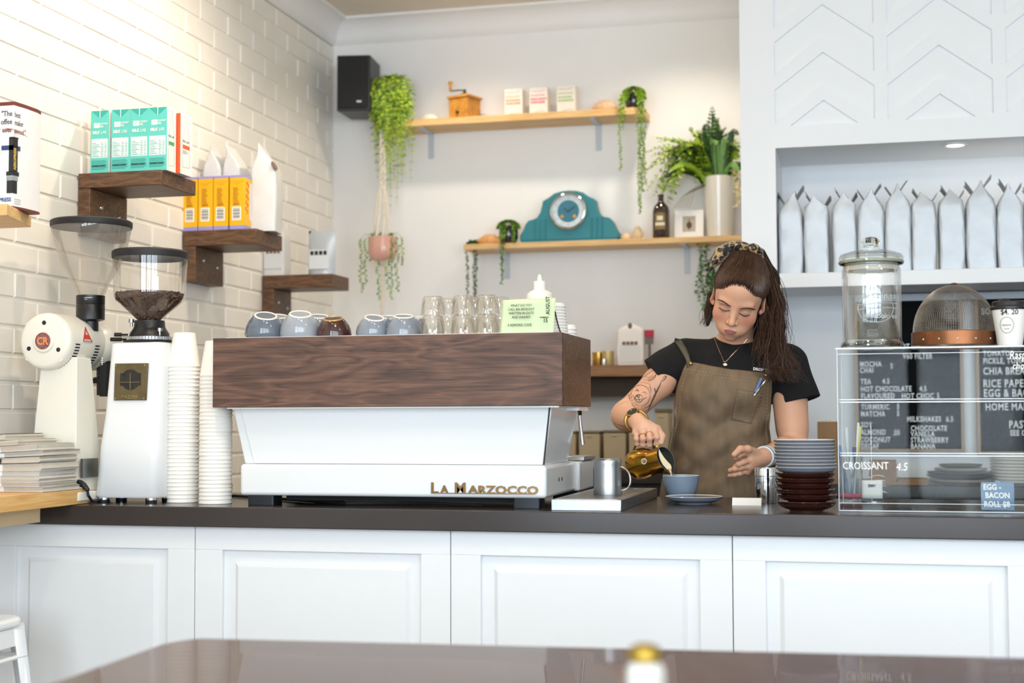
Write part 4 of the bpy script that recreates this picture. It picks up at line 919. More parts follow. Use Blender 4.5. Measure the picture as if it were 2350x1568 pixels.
b = MB(); [b.ell(p_ , .0022, 6, 4) for p_ in ch]; b.tube(ch, .0009, 5)
tag(b.build('bead_chain', M_black), 'thin dark bead chain hanging over the small cups beside the bottle', 'chain')
# ------------------------------------------------------------------ counter-top things
# drip tray of perforated steel
f0 = PZ(1265, 1172, CT); f1 = PZ(1425, 1175, CT); th = (1173 - 1147) * mpp(f1)
Yt = f0.y; x0, x1 = PY(1265, 1160, Yt).x, PY(1425.5, 1160, Yt).x; yb = PX(1508, 1125, x1).y; yb = min(yb, 4.42)
t = thing('drip_tray', 'low stainless steel drip tray with a perforated top, under the steel jug', 'tray', (x0, Yt, CT)); W_, D_ = x1 - x0, yb - Yt
b = MB(); b.box(0, 0, 0, W_, D_, th); b.build('tray_box', M_steel, t, bevel=.0015)
b = MB(); b.box(.012, .012, th - .001, W_ - .012, D_ - .012, th + .0006); b.build('perforated_plate', mat('tray plate', '#b9b6b2', .35, .9, vary=.1), t)
b = MB(); nx, ny = 24, 60
for i in range(nx):
    for j in range(ny):
        x = .02 + (W_ - .04) * (i + .5 * (j % 2)) / nx; y = .02 + (D_ - .04) * j / ny
        if (x - W_ * .5) ** 2 + (y - D_ * .86) ** 2 < .045 ** 2: continue
        b.add([(x + .0019 * math.cos(k * PI / 3), y + .0026 * math.sin(k * PI / 3), th + .0009) for k in range(6)], [(0, 1, 2, 3, 4, 5)])
b.lathe([(.036, 0), (.036, .0003), (.001, .0003)], 30, c=(W_ * .5, D_ * .86, th + .0008)); o = b.build('drain_holes', M_rubber, t, smooth=False); o['kind'] = 'stuff'
# steel jug on the tray
def jug_prof(r, h): return [(.001, 0), (r, 0), (r * 1.01, .003), (r * .985, h * .25), (r * .975, h * .7), (r * .97, h * .86), (r * .985, h * .93), (r * .97, h * .965), (r * .93, h * .99), (r * .9, h * 1.0), (r * .88, h * .99)]
jz = CT + th + .0008; J = PZ(1395, 1137, jz); k = mpp(J); rj = 33 * k; J.y += rj * .9; J = Vector((PY(1395, 1137, J.y).x, J.y, jz)); k = mpp(J); rj = 32.5 * k; hj = PY(1395, 1053, J.y).z - jz
t = thing('steel_jug', 'dented stainless steel jug with a looped handle standing on the drip tray', 'jug', J)
b = MB(); b.lathe(jug_prof(rj, hj), 48); b.build('jug_body', M_steel, t, ang=60)
b = MB(); b.lathe([(rj * .93, hj * .985), (rj * .9, hj * 1.004), (rj * .6, hj * 1.01), (.001, hj * 1.01)], 40); b.build('jug_base', M_steel, t)
hx_ = lambda px, py: tuple(PY(px, py, J.y) - J)
b = MB(); hp_ = [(1423, 1071), (1434, 1075), (1443, 1084), (1447, 1098), (1447, 1111), (1442, 1120), (1433, 1125), (1426, 1126)]
for _ in range(3): hp_ = [hp_[0]] + [q_ for a_, c_ in zip(hp_[:-1], hp_[1:]) for q_ in ((a_[0] * .75 + c_[0] * .25, a_[1] * .75 + c_[1] * .25), (a_[0] * .25 + c_[0] * .75, a_[1] * .25 + c_[1] * .75))] + [hp_[-1]]
b.tube([hx_(*q_) for q_ in hp_], .0048, 10, flat=.55); b.build('jug_handle', M_chrome, t)
# saucer, cup being filled
def saucer_prof(r): return [(.001, .0), (r * .58, 0), (r * .59, .003), (r * .74, .0055), (r * .91, .0105), (r * .985, .0165), (r, .0205), (r * .985, .0215), (r * .85, .0145), (r * .6, .0085), (.001, .007)]
Sd = PZ(1593, 1156, CT); Sd.y += .0; k = mpp(Sd); rs = 66 * k
t = thing('saucer', 'grey saucer lying alone on the worktop in front of the cup being filled', 'saucer', Sd)
M_in = mat('pale inner glaze', '#dfe1e4', .15, vary=0, coat=.4); M_gin = mat('grey inner glaze', '#7f858c', .3, vary=0)
b = MB(); pr = saucer_prof(rs); b.lathe(pr[:7], 64, mi=0); b.build('saucer_body', M_grey, t, ang=60)
b = MB(); open_lathe(b, pr[5:], 64); b.build('glazed_rim', M_in, t, ang=60)
Cd = PZ(1563, 1147, CT); Cd = Vector((PY(1563.5, 1147, 4.235).x, 4.235, CT)); k = mpp(Cd); rc = 42.5 * k; hc = PY(1563, 1091, Cd.y - .0).z - CT
t = cupT = thing('coffee_cup', 'blue-grey coffee cup being filled from the brass jug, behind the saucer', 'cup', Cd)
b = MB(); b.lathe([(.001, 0), (rc * .56, 0), (rc * .57, .003), (rc * .66, hc * .12), (rc * .86, hc * .45), (rc * .96, hc * .75), (rc, hc * .985)], 64); b.build('cup_body', mat('blue grey glaze', '#7c8c9f', .12, vary=.03, coat=.5), t, ang=60)
b = MB(); open_lathe(b, [(rc, hc * .985), (rc * 1.0, hc), (rc * .97, hc), (rc * .93, hc * .75), (rc * .8, hc * .4), (rc * .5, hc * .1), (.001, hc * .08)], 64); b.build('cup_lining', M_in, t, ang=60)
b = MB(); b.lathe([(.001, 0), (rc * .86, 0)], 40, c=(0, 0, hc * .55)); b.build('coffee', mat('coffee crema', '#a0683a', .3, vary=.3), t)
# folded card
A = PZ(1680, 1160, CT); B = PZ(1748, 1160, CT); hA = 16 * mpp(A)
t = thing('blank_card', 'small blank white folded card standing on the worktop', 'card', A)
b = MB(); b.prism([(0, 0), (.001, 0), (.012, hA), (.023, 0), (.024, 0), (.0125, hA + .001), (.0115, hA + .001)], 0, B.x - A.x, 'x')
b.build('card_fold', M_paper, t, smooth=False)
# steel shaker / tin
Td = PZ(1758, 1157, CT); Yd = Td.y + .035; Td = Vector((PY(1759, 1150, Yd).x, Yd, CT)); k = mpp(Td); rt = 26 * k; ht = PY(1759, 1074, Yd).z - CT
t = thing('steel_canister', 'round polished steel canister with a lid beside the plate stack', 'canister', Td)
b = MB(); b.lathe([(.001, 0), (rt * .97, 0), (rt, .002), (rt, ht * .76), (rt * .98, ht * .765)], 40); b.build('canister_body', M_chrome, t)
b = MB(); b.lathe([(rt * .99, ht * .768), (rt * 1.03, ht * .78), (rt * 1.03, ht * .96), (rt * 1.0, ht), (rt * .9, ht * 1.0), (rt * .88, ht * .985), (.001, ht * .985)], 40); b.build('canister_lid', M_chrome, t)
# stack of plates
Pd = PZ(1849, 1176, CT); Yp = Pd.y + .045; Pd = Vector((PY(1849, 1170, Yp).x, Yp, CT)); k = mpp(Pd)
def plate(lab, z, r, m, name, grp, px, jit, deep=1.0, M_=None):
    p_ = PY(px, 1100, Yp); o = thing(name, lab, 'plate', (p_.x + jit, Yp + jit, z), 0, grp)
    prof = saucer_prof(r); prof = [(u, v * deep) for u, v in prof]
    b = MB(); b.lathe(prof[:7], 56); b.build('plate_body', m, o, ang=60); b = MB(); open_lathe(b, prof[5:], 56); b.build('glazed_rim', M_rim if m is M_grey else m, o, ang=60); return o
ys_b = [1175, 1154, 1141, 1128, 1116, 1104]       # bottom of each brown saucer
z = CT; nb = 6; pr_ = None; ord_ = ['bottom', 'second', 'third', 'fourth', 'fifth', 'sixth']
pitch = 12.6 * k
for i in range(nb):
    lab = '%s of the dark brown saucers from the bottom of the plate stack' % ord_[i] if i else 'lowest dark brown saucer, carrying the whole plate stack'
    if i == 0: s0 = plate(lab, z, 67 * k, M_brown, 'brown_saucer', 'dark brown saucers in the stack', 1850, 0, 1.25); z += 22 * k * .9
    elif i == 1: s1 = plate(lab, z, 68 * k, M_brown, 'brown_saucer', 'dark brown saucers in the stack', 1851, .001); z += pitch
    else: dup(s1, (Pd.x + R.uniform(-.0015, .0015), Yp + R.uniform(-.0015, .0015), z), lab); z += pitch
g0 = None; z += .001
tops = [1096, 1086, 1075, 1064, 1053, 1043, 1033, 1022, 1014]
ztop_ = PY(1849, 1008, Yp).z; ng = 9; gp = (ztop_ - z - .0215) / (ng - 1)
for i in range(ng):
    lab = ('topmost grey plate of the tall plate stack' if i == ng - 1 else ('lowest grey plate, resting on the brown saucers' if i == 0 else '%s grey plate above the brown saucers in the stack' % ['', 'second', 'third', 'fourth', 'fifth', 'sixth', 'seventh', 'eighth'][i]))
    xx = PY(1850 - i * .5, 1050, Yp).x
    if g0 is None: g0 = plate(lab, z, 69.5 * k, M_grey, 'grey_plate', 'grey plates in the stack', 1850, 0, .95)
    else: dup(g0, (xx + R.uniform(-.0012, .0012), Yp + R.uniform(-.001, .001), z), lab)
    z += gp
# ------------------------------------------------------------------ acrylic display case
Fc = PZ(1927, 1175, CT); Yc = Fc.y + .004; xl = PY(1925, 1100, Yc).x; xr_ = PY(2350, 1100, Yc).x + .30
zt = PY(1921, 798, Yc).z - CT; Dc = .30; Wc = xr_ - xl
t = thing('display_case', 'clear acrylic pastry display case with two inner shelves on the worktop', 'display case', (xl, Yc, CT))
zs1 = PY(2100, 922, Yc).z - CT; zs2 = PY(2100, 1046, Yc).z - CT; T_ = .005
def slab(b, x0, y0, z0, x1, y1, z1): b.box(x0, y0, z0, x1, y1, z1)
parts = [('front_pane', (0, 0, .003, Wc, T_, zt - T_)), ('back_pane', (0, Dc - T_, .003, Wc, Dc, zt - T_)), ('side_pane', (0, T_, .003, T_, Dc - T_, zt - T_)), ('side_pane', (Wc - T_, T_, .003, Wc, Dc - T_, zt - T_)),
         ('top_pane', (-.004, -.003, zt - T_, Wc, Dc, zt)), ('inner_shelf', (T_, T_, zs1, Wc - T_, Dc - T_, zs1 + T_)), ('inner_shelf', (T_, T_, zs2, Wc - T_, Dc - T_, zs2 + T_)), ('base_pane', (0, 0, .002, Wc, Dc, .006))]
for nme, c in parts:
    b = MB(); b.box(*c); b.build(nme, M_acry, t, smooth=False)
b = MB()      # polished edges, pale colour standing in for light trapped in the sheet
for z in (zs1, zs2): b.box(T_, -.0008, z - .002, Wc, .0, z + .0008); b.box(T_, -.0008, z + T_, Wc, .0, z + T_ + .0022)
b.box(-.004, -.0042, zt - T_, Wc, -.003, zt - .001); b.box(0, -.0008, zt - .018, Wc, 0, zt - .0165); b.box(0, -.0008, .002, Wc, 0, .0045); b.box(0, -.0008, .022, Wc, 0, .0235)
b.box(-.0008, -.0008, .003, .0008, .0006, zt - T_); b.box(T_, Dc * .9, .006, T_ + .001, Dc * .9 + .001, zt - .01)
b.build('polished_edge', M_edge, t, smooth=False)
def stroke_text(lines, mat_, parent, size, loc, rot=FACE, sx=.9, shear=.0, bold=.0003, sp=1.05):
    for s_, dx, dz in lines: txt(s_, size, mat_, parent, (loc[0] + dx, loc[1], loc[2] + dz), rot, sx=sx, shear=shear, bold=bold, sp=sp, name='handwriting')
def P_(px, py, Y=None): p_ = PY(px, py, Y or Yc - .001); return (p_.x - xl, p_.y - Yc, p_.z - CT)
k = mpp(Fc)
txt('CROISSANT', 24 * k, M_whiteink, t, P_(1934, 1077), sx=.80, bold=.0002, shear=-.05, name='handwriting'); txt('4.5', 25 * k, M_whiteink, t, P_(2056, 1080), bold=.0002, name='handwriting', sx=.85, shear=.15)
txt('Raspberry', 26 * k, M_whiteink, t, P_(2316, 824), bold=.0003, name='handwriting', shear=.15, sx=.72); txt('choc', 24 * k, M_whiteink, t, P_(2323, 848), bold=.0003, name='handwriting', shear=.15, sx=.72)
# hand-written price card in the case
ec = PY(2252, 1168, Yc + .05); 
t = thing('price_card', 'small dark clear-edged card lettered egg bacon roll, inside the display case', 'sign', (ec.x, ec.y, CT + .0065)); k = mpp(ec)
b = MB(); b.prism([(0, 0), (72 * k, 0), (72 * k, 60 * k), (70 * k, 63 * k), (42 * k, 63 * k), (40 * k, 67 * k), (32 * k, 67 * k), (30 * k, 63 * k), (2 * k, 63 * k), (0, 60 * k)], 0, .003, 'y'); b.box(0, -.012, 0, 72 * k, .02, .002)
b.build('card_panel', mat('slate card', '#5b7896', .15, vary=0), t)
for s_, u, v in (('EGG -', 5, 46), ('BACON', 9, 27), ('ROLL $8', 6, 7)): txt(s_, 18 * k, M_whiteink, t, (u * k, -.0008, v * k), sx=.85, bold=.0005, name='handwriting', shear=-.05)
# pen glass behind the case
Gd = PZ(1955, 1152, CT); Gd = Vector((PY(1954, 1130, 4.25).x, 4.25, CT)); k = mpp(Gd); rg = 28 * k; hg = 108 * k
t = thing('pen_glass', 'glass tumbler with a red band holding pens, seen through the display case', 'glass', Gd)
b = MB(); b.lathe([(.001, .004), (rg * .82, .004), (rg * .84, 0), (rg, hg)], 30)if False else open_lathe(b, [(.001, .002), (rg * .82, .001), (rg, hg), (rg * .96, hg), (rg * .8, .006), (.001, .006)], 30); b.build('glass_body', M_glass, t)
b = MB(); open_lathe(b, [(rg * .86, .012), (rg * .88, .027)], 30); b.build('red_band', mat('red band', '#a5324a', .5, vary=0), t, solid=.001)
pens = [(-16, '#5b7fb6', 124, -10, 'blue'), (-6, '#d8dde2', 165, -3, 'white capped'), (6, '#e6d24a', 168, 16, 'yellow'), (0, '#2f3f60', 120, 8, 'dark navy'), (14, '#f1f0ea', 176, 4, 'thin white'), (-20, '#34548c', 118, -6, 'short dark blue')]
for dx, col, hh, lean_, nm_ in pens:
    r_ = .0048 if 'thin' not in nm_ else .003; H_ = hh * k
    b = MB(); p0 = Vector((dx * k * .35, .004 * ((dx // 3) % 3 - 1), .008)); p1 = p0 + Vector(((dx * .65 + lean_) * k, 0, H_)); b.tube([p0, p0.lerp(p1, .08), p0.lerp(p1, .7), p0.lerp(p1, .71), p1], [.002, r_, r_, r_ * 1.15, r_ * 1.1], 10)
    o = b.build('pen', mat('pen ' + nm_, col, .35, vary=0)); o.location = Gd; tag(o, nm_ + ' pen standing in the glass behind the display case', 'pen', 'pens in the glass')
# receipts on a spike
Rd = Vector((PY(2003, 1150, 4.27).x, 4.27, CT)); k = mpp(Rd)
t = thing('receipt_spike', 'wire spike with white paper receipts pushed onto it, seen through the case', 'receipt spike', Rd)
b = MB(); b.lathe([(.001, 0), (.03, 0), (.03, .004), (.001, .004)], 24); b.tube([(-.002, 0, .003), (-.002, 0, 176 * k)], .0012, 6); b.build('spike', M_steel, t)
b = MB()
for i in range(9):
    z = .008 + i * .0065 + .004; w2 = (22 + 4 * math.sin(i * 2.2)) * k; tl = math.sin(i * 1.7) * .5
    b.grid(lambda u, v: (-w2 + (u * 2 + .25 * (i % 3)) * w2, -.028 + .05 * v, z + .010 * math.sin(u * 2.5 + tl) + .016 * u * math.sin(tl)), 8, 3)
b.grid(lambda u, v: (-24 * k + 46 * k * u, -.032 - .004 * math.sin(u * 3), .012 + .052 * v), 8, 4)
b.build('receipts', M_paper, t, solid=.0004)
txt('EMV', 9 * k, M_ink, t, (-10 * k, -.0375, .045), bold=.0003)
# ------------------------------------------------------------------ things on top of the case
zc = CT + zt + .0003
def on_case(px, dy): Y = Yc + dy; return Vector((PY(px, 790, Y).x, Y, zc))
Jd = on_case(2002, .11); k = mpp(Jd); zz = lambda py: PY(2002, py, Jd.y).z - zc
t = thing('glass_jar', 'large empty clear glass jar with a knobbed lid on top of the display case', 'jar', Jd)
M_jar = glass('jar glass', a=.17, tint=(.992, .996, .992))
zb = zz(775)
b = MB(); open_lathe(b, [(.001, .003), (68 * k, .001), (72 * k, .006), (70 * k, .013), (66 * k, .022), (66.5 * k, zz(700)), (67 * k, zz(640)), (66 * k, zz(618)), (62 * k, zz(611)), (61 * k, zz(606)), (60 * k, zz(611)), (63 * k, zz(622)), (63.5 * k, zz(640)), (62.5 * k, .03), (60 * k, .022), (.001, .022)], 56); b.build('jar_body', M_jar, t, ang=60)
b = MB(); b.lathe([(.001, .0225), (61 * k, .0225), (66 * k, .015), (70 * k, .006), (66 * k, .0015), (.001, .0015)][::-1], 48); b.build('jar_foot', M_solidglass, t)
b = MB(); open_lathe(b, [(58 * k, zz(625)), (59 * k, zz(612)), (72 * k, zz(608)), (74 * k, zz(603)), (71 * k, zz(598)), (73.5 * k, zz(592)), (68 * k, zz(584)), (40 * k, zz(576)), (20 * k, zz(573)), (19 * k, zz(570)), (20 * k, zz(566)), (12 * k, zz(563))], 56)
b.build('jar_lid', M_jar, t, ang=60)
b = MB(); b.lathe([(71 * k, zz(606)), (74 * k, zz(603)), (73 * k, zz(599)), (70 * k, zz(600)), (70 * k, zz(606))], 48); b.build('lid_rim', mat('green glass edge', '#cfd6b8', .1, vary=0, trans=.6), t)
b = MB(); b.ell((0, 0, zz(556)), (21 * k, 21 * k, 12.5 * k), 28, 16); b.build('lid_knob', M_solidglass, t)
b = MB(); open_lathe(b, [(60 * k, zz(622)), (60.5 * k, zz(606))], 40); b.build('seal_ring', mat('clear seal', '#eee9d8', .4, vary=0, trans=.4), t)
b = MB(); w_ = 67.4 * k       # embossed oval and band in the glass
def onj(a, z): return (w_ * math.sin(a), -w_ * math.cos(a), z)
b.tube([onj(.15 + .62 * math.cos(g), zz(712) + 32 * k * math.sin(g)) for g in np.linspace(0, 2 * PI, 40)[:-1]], .0009, 5, closed=True)
for dz_ in (0, 11): b.tube([onj(a, zz(702 + dz_) + .002 * math.sin(a * 3)) for a in np.linspace(-.5, .95, 16)], .0009, 5)
b.build('embossed_oval', mat('glass relief', '#dfe6e4', .1, vary=0, trans=.5), t)
for i, ch in enumerate('Biscuits'):
    a = -.30 + i * .155; o = txt(ch, 19 * k, MATS['glass relief'], t, onj(a, zz(690)), (PI / 2, 0, a), name='embossed_letter', bold=.0002)
for i, ch in enumerate('& Cookies'):
    a = -.25 + i * .135; 
    if ch != ' ': txt(ch, 17 * k, MATS['glass relief'], t, onj(a, zz(735)), (PI / 2, 0, a), name='embossed_letter', bold=.0002)
# mesh food dome
Dd = on_case(2192, .115); k = mpp(Dd); zz = lambda py: PY(2192, py, Dd.y).z - zc
t = thing('mesh_food_dome', 'wire mesh food dome with a copper rim on top of the display case', 'food cover', Dd)
rr_ = 97 * k; hb_ = zz(764)
b = MB(); b.lathe([(rr_ * .97, .001), (rr_, .001), (rr_, hb_), (rr_ * .97, hb_)], 64)
M_cop = mat('copper', '#8a5a3c', .35, .95, vary=.3, scale=20)
b = MB(); open_lathe(b, [(rr_ * .99, .001), (rr_, .001), (rr_ * .995, hb_), (rr_ * .98, hb_ + .001)], 64); b.build('copper_rim', M_cop, t, solid=.0012)
b = MB(); open_lathe(b, [(rr_ * 1.01, 0), (rr_ * 1.02, .002), (rr_ * 1.0, .005)], 64); b.build('base_ring', M_steel, t, solid=.001)
b = MB(); b.lathe([(.008, 0), (.010, .003), (.001, .006)], 12, c=(0, 0, zz(654))); b.build('dome_stud', M_cop, t)
for i in range(-2, 3):
    a = i * .42; b = MB(); M = Matrix.Translation((rr_ * math.sin(a), -rr_ * math.cos(a), hb_ * .5)); b.ell((0, 0, 0), .0022, 8, 6, 0, M); b.build('rim_rivet', M_silv, t)
hd = zz(654) - hb_; b = MB(); n1 = 110
def dome(th_, a): return (rr_ * .96 * math.cos(th_) * math.cos(a), rr_ * .96 * math.cos(th_) * math.sin(a), hb_ + hd * math.sin(th_))
for i in range(110):
    a = 2 * PI * i / 110; b.tube([dome(PI / 2 * j / 12 * .985, a) for j in range(13)], .00042, 3)
for i in range(46):
    th_ = PI / 2 * (i + .5) / 47; b.tube([dome(th_, 2 * PI * j / 48) for j in range(48)], .00042, 3, closed=True)
b.build('wire_mesh', mat('mesh wire', '#a39c92', .35, .8, vary=0), t)
# takeaway cup with a black lid
Kd = on_case(2317, .05); Kd.x = PY(2318, 790, Kd.y).x; k = mpp(Kd); zz = lambda py: PY(2317, py, Kd.y).z - zc
t = thing('takeaway_cup', 'white takeaway cup with a black sip lid and handwritten price', 'cup', Kd)
b = MB(); b.lathe([(.001, .001), (27 * k, 0), (27.5 * k, .002), (38.5 * k, zz(711))], 40); b.build('cup_body', M_cup, t)
b = MB(); b.lathe([(40 * k, zz(712)), (42.5 * k, zz(710)), (42.5 * k, zz(706)), (39.5 * k, zz(703)), (38 * k, zz(694)), (35 * k, zz(692)), (33 * k, zz(695)), (.001, zz(695))], 40); b.build('sip_lid', M_black, t)
b = MB(); b.ell((-12 * k, -.012, zz(692)), (14 * k, .012, 6 * k), 14, 8); b.build('sip_spout', M_black, t)
rk = lambda z: 27.5 * k + (38.5 - 27.5) * k * z / zz(711)
for i, ch in enumerate('$4.20'):
    z = zz(724); a = -.62 + i * .21; r_ = rk(z) + .0006; txt(ch, 17 * k, M_ink, t, (r_ * math.sin(a), -r_ * math.cos(a), z), (PI / 2 + .1, 0, a), name='handwriting', bold=.0001)
z = zz(748); b = MB(); b.tube([((rk(z + 18 * k * math.sin(g)) + .0004) * math.sin(-.28 + .45 * math.cos(g)), -(rk(z + 18 * k * math.sin(g)) + .0004) * math.cos(-.28 + .45 * math.cos(g)), z + 18 * k * math.sin(g)) for g in np.linspace(0, 2 * PI, 40)[:-1]], .0005, 4, closed=True)
b.tube([((rk(z) + .0005) * math.sin(-.6 + .62 * u), -(rk(z) + .0005) * math.cos(-.6 + .62 * u), z + .0018 * math.sin(u * 34)) for u in np.linspace(0, 1, 36)], .0004, 4); b.tube([((rk(z - .01) + .0005) * math.sin(-.45 + .35 * u), -(rk(z - .01) + .0005) * math.cos(-.45 + .35 * u), z - .0095 + .0008 * math.sin(u * 40)) for u in np.linspace(0, 1, 30)], .0003, 4)
b.build('printed_logo', M_ink, t)
# ------------------------------------------------------------------ coffee bags in the niche
zS = SH1 + .0002
def npx(px, Y): return PY(px, 600, Y).x
bags = [(1789, 1843, 462, 430, .55, 0), (1846, 1902, 482, 432, -.35, 1), (1912, 1966, 470, 430, -.15, 2), (1970, 2030, 460, 418, .15, 3), (2033, 2092, 450, 408, .05, 4),
        (2094, 2150, 467, 428, -.35, 5), (2157, 2215, 462, 422, -.2, 6), (2219, 2287, 440, 404, .1, 7), (2290, 2350, 452, 405, -.15, 8), (2356, 2420, 455, 415, .1, 9)]
names = ['leftmost silver coffee bag on the niche shelf, its top flap leaning right', 'second silver coffee bag from the column, top folded flat with two flaps', 'third silver coffee bag from the column on the niche shelf',
         'fourth silver coffee bag from the column, behind the jar lid knob', 'tall silver coffee bag fifth from the column, with a pointed top', 'sixth silver coffee bag from the column, flap folded to the left',
         'seventh silver coffee bag from the column, warm light on its shoulder', 'bulky tall silver coffee bag under the niche downlight', 'silver coffee bag at the right edge of the picture on the niche shelf', 'silver coffee bag just beyond the right picture edge']
M_foil2 = mat('pale silver foil', '#c3c9cf', .36, .15, vary=.05, scale=18, bump=.0015)
M_foild = mat('bag back seal', '#9a9c9d', .4, .2, vary=.05)
for (a0, a1, ys, yt, kk, sd) in bags:
    Y = NF + .075; xa, xb_ = npx(a0, Y - .04), npx(a1, Y - .04); w_ = xb_ - xa; k = mpp(Vector((xa, Y, 1.5)))
    hs = PY((a0 + a1) / 2, ys, Y - .04).z - zS; ht = PY((a0 + a1) / 2, yt, Y).z - zS
    t = pouch('coffee_bag', names[sd], 'bag', ((xa + xb_) / 2, Y + .005, zS), w_ * 1.0, .11, hs * 1.02 + (ht - hs) * .55, M_foil2, 0, sd, top=.27 if sd in (0, 3, 4, 7, 8) else .17, kink=kk * .35, group='silver coffee bags on the niche shelf')
    # top flap and the rear flap
    b = MB(); s_ = 1 if kk > 0 else -1; hT = hs * 1.02 + (ht - hs) * .4
    for (sx_, dx, hh_, yy) in ((s_, kk * .3 * w_, 0, .0), (-s_, -kk * .25 * w_ + .012 * -s_, -.012, .05)):
        b.grid(lambda u, v: (dx + sx_ * (.35 * w_ * v ** 1.3) + .004 * math.sin(3 * u), yy - .045 + .09 * u + .01 * v, hT - .03 + hh_ + (.058 + .006 * math.sin(u * 5 + sd)) * v), 6, 6)
    b.build('sealed_flap', M_foild, t, solid=.0012)
# ------------------------------------------------------------------ letter boards
Yl = NB - .045
M_felt = mat('black felt board', '#121416', .9, spec=.08, vary=.15, scale=60, st=(.02, 1, 3)); M_oak = mat('oak frame', '#a98e74', .55, vary=.1, scale=10)
def board(pxl, pxr, pyt, pyb, lab):
    A = PY(pxl, pyb, Yl); B = PY(pxr, pyt, Yl); b_ = thing('letter_board', lab, 'menu board', (A.x, Yl, .9005 if False else A.z), 0, None); W_, H_ = B.x - A.x, B.z - A.z
    b = MB(); b.box(0, 0, 0, W_, .012, H_); b.build('felt_panel', M_felt, b_, smooth=False)
    b = MB(); f = .012
    for i in range(int(H_ / .0085)): b.box(f, -.0008, .004 + i * .0085, W_ - f, .0, .006 + i * .0085)
    b.build('felt_ribs', M_felt, b_, smooth=False)
    b = MB(); b.box(-f * .4, -.008, -f * .6, f * .7, .016, H_ + f); b.box(W_ - f * .7, -.008, -f * .6, W_ + f * .4, .016, H_ + f); b.box(f * .7, -.008, -f * .6, W_ - f * .7, .016, f * .5); b.box(f * .7, -.008, H_, W_ - f * .7, .016, H_ + f); b.build('board_frame', M_oak, b_, bevel=.001)
    return b_, A
bz = PY(1965, 1036, Yl).z
t, A = board(1967, 2205, 682, 1034, 'black letter board with drinks prices, left of two behind the display case')
M_let = mat('white board letters', '#eceff0', .6, vary=0)
def bl_(s_, px, py, h=16, T=None, AA=None, sx=.72):
    p_ = PY(px, py, Yl); k_ = mpp(p_); txt(s_, h * 1.38 * k_, M_let, T, (p_.x - AA.x, -.0025, p_.z - AA.z), sx=sx, bold=.0007, sp=1.1, name='board_letters')
for s_, px, py in (('ESPRESSO', 2068, 742), ('LONG BLACK  4', 1976, 766), ('FLAVOURED HOT CHOC 5', 1976, 803), ('V60 FILTER', 2072, 824), ('MOCHA', 1973, 842), ('5', 2043, 846), ('CHAI', 1973, 856), ('TEA', 1975, 882), ('4.5', 2025, 881), ('HOT CHOCOLATE', 1975, 899), ('4.5', 2110, 898),
                   ('FLAVOURED', 1976, 915), ('HOT CHOC', 2069, 915), ('5', 2150, 914), ('TURMERIC', 1976, 940), ('5', 2058, 939), ('MATCHA', 1975, 956), ('5', 2058, 955), ('MILKSHAKES', 2081, 968), ('6.5', 2171, 968), ('SOY', 1976, 981), ('ALMOND', 1975, 998), ('.50', 2048, 999),
                   ('COCONUT', 1974, 1015), ('DECAF', 1975, 1030), ('CHOCOLATE', 2090, 989), ('VANILLA', 2090, 1002), ('STRAWBERRY', 2090, 1016), ('BANANA', 2090, 1030)):
    if s_ in ('ESPRESSO', 'LONG BLACK  4'): continue
    bl_(s_, px, py, 12.5, t, A)
t, A = board(2246, 2470, 682, 1040, 'black letter board with food items, right one, cut by the picture edge')
bl_('SOUP', 2252, 722, 15, t, A)
for s_, px, py, h in (('TOMATO,', 2256, 818, 13), ('PICKLE, TOMATO', 2256, 835, 13), ('CHIA BREAD', 2256, 860, 17), ('RICE PAPER', 2256, 889, 18), ('EGG & BACON', 2257, 911, 18), ('HOME MADE', 2261, 942, 17), ('PASTRIES', 2315, 983, 18), ('SEE CABINET', 2318, 1000, 13)): bl_(s_, px, py, h, t, A)
# rail above the boards, plates and paper on the niche bench
b = MB(); a0, a1 = PY(2072, 690, NB - .06), PY(2350, 668, NB - .06); b.box(PY(1960, 690, NB - .06).x, NB - .07, a0.z - .002, 3.0, NB - .01, a0.z + .022)
struct(b.build('trim_5', mat('grey rail', '#8d9298', .4, .3, vary=0), smooth=False))
Yn = 5.42; B = PY(2205, 1098, Yn); B.z = .9003; k = mpp(B)
M_dkp = mat('dark green grey plate', '#5f645e', .3, vary=.1); M_ltp = mat('sand plate', '#b8ad9c', .35, vary=.1)
for i, (wpx, m_, lb) in enumerate(((150, M_ltp, 'sand coloured plate at the bottom of the blurred stack under the menu boards'), (152, M_dkp, 'dark plate second in the blurred stack under the menu boards'), (150, M_dkp, 'dark plate third in the blurred stack under the menu boards'), (118, M_ltp, 'pale smaller plate in the blurred stack under the menu boards'), (96, M_dkp, 'smallest dark plate on top of the blurred stack under the menu boards'))):
    b = MB(); r_ = wpx / 2 * k; b.lathe([(u, v * .9) for u, v in saucer_prof(r_)], 48); o = b.build('back_plate', m_); o.location = (B.x, Yn, B.z + [0, .016, .027, .040, .054][i]); tag(o, lb, 'plate', 'plates in the blurred stack')
B = PY(2030, 1098, Yn + .0); 
for i, (x0_, x1_, z0_, z1_) in enumerate(((1995, 2058, 0, .085), (2059, 2130, 0, .020))):
    xa, xb_ = PY(x0_, 1090, Yn).x, PY(x1_, 1090, Yn).x
    t = thing('paper_bag_pile', ['taller pile of folded brown paper bags, blurred behind the case', 'low pile of loose brown paper bags beside the taller pile'][i], 'paper bags', (xa, Yn - .06, .9003))
    b = MB(); n_ = int((z1_ - z0_) / .005)
    for j in range(n_): b.box(R.uniform(-.002, .002), R.uniform(-.002, .002), j * .005, xb_ - xa + R.uniform(-.004, .002), .17, j * .005 + .0044)
    b.build('folded_bags', mat('kraft paper', '#9c7a58', .8, vary=.15), t)
Sx = PY(2330, 1100, Yn).x
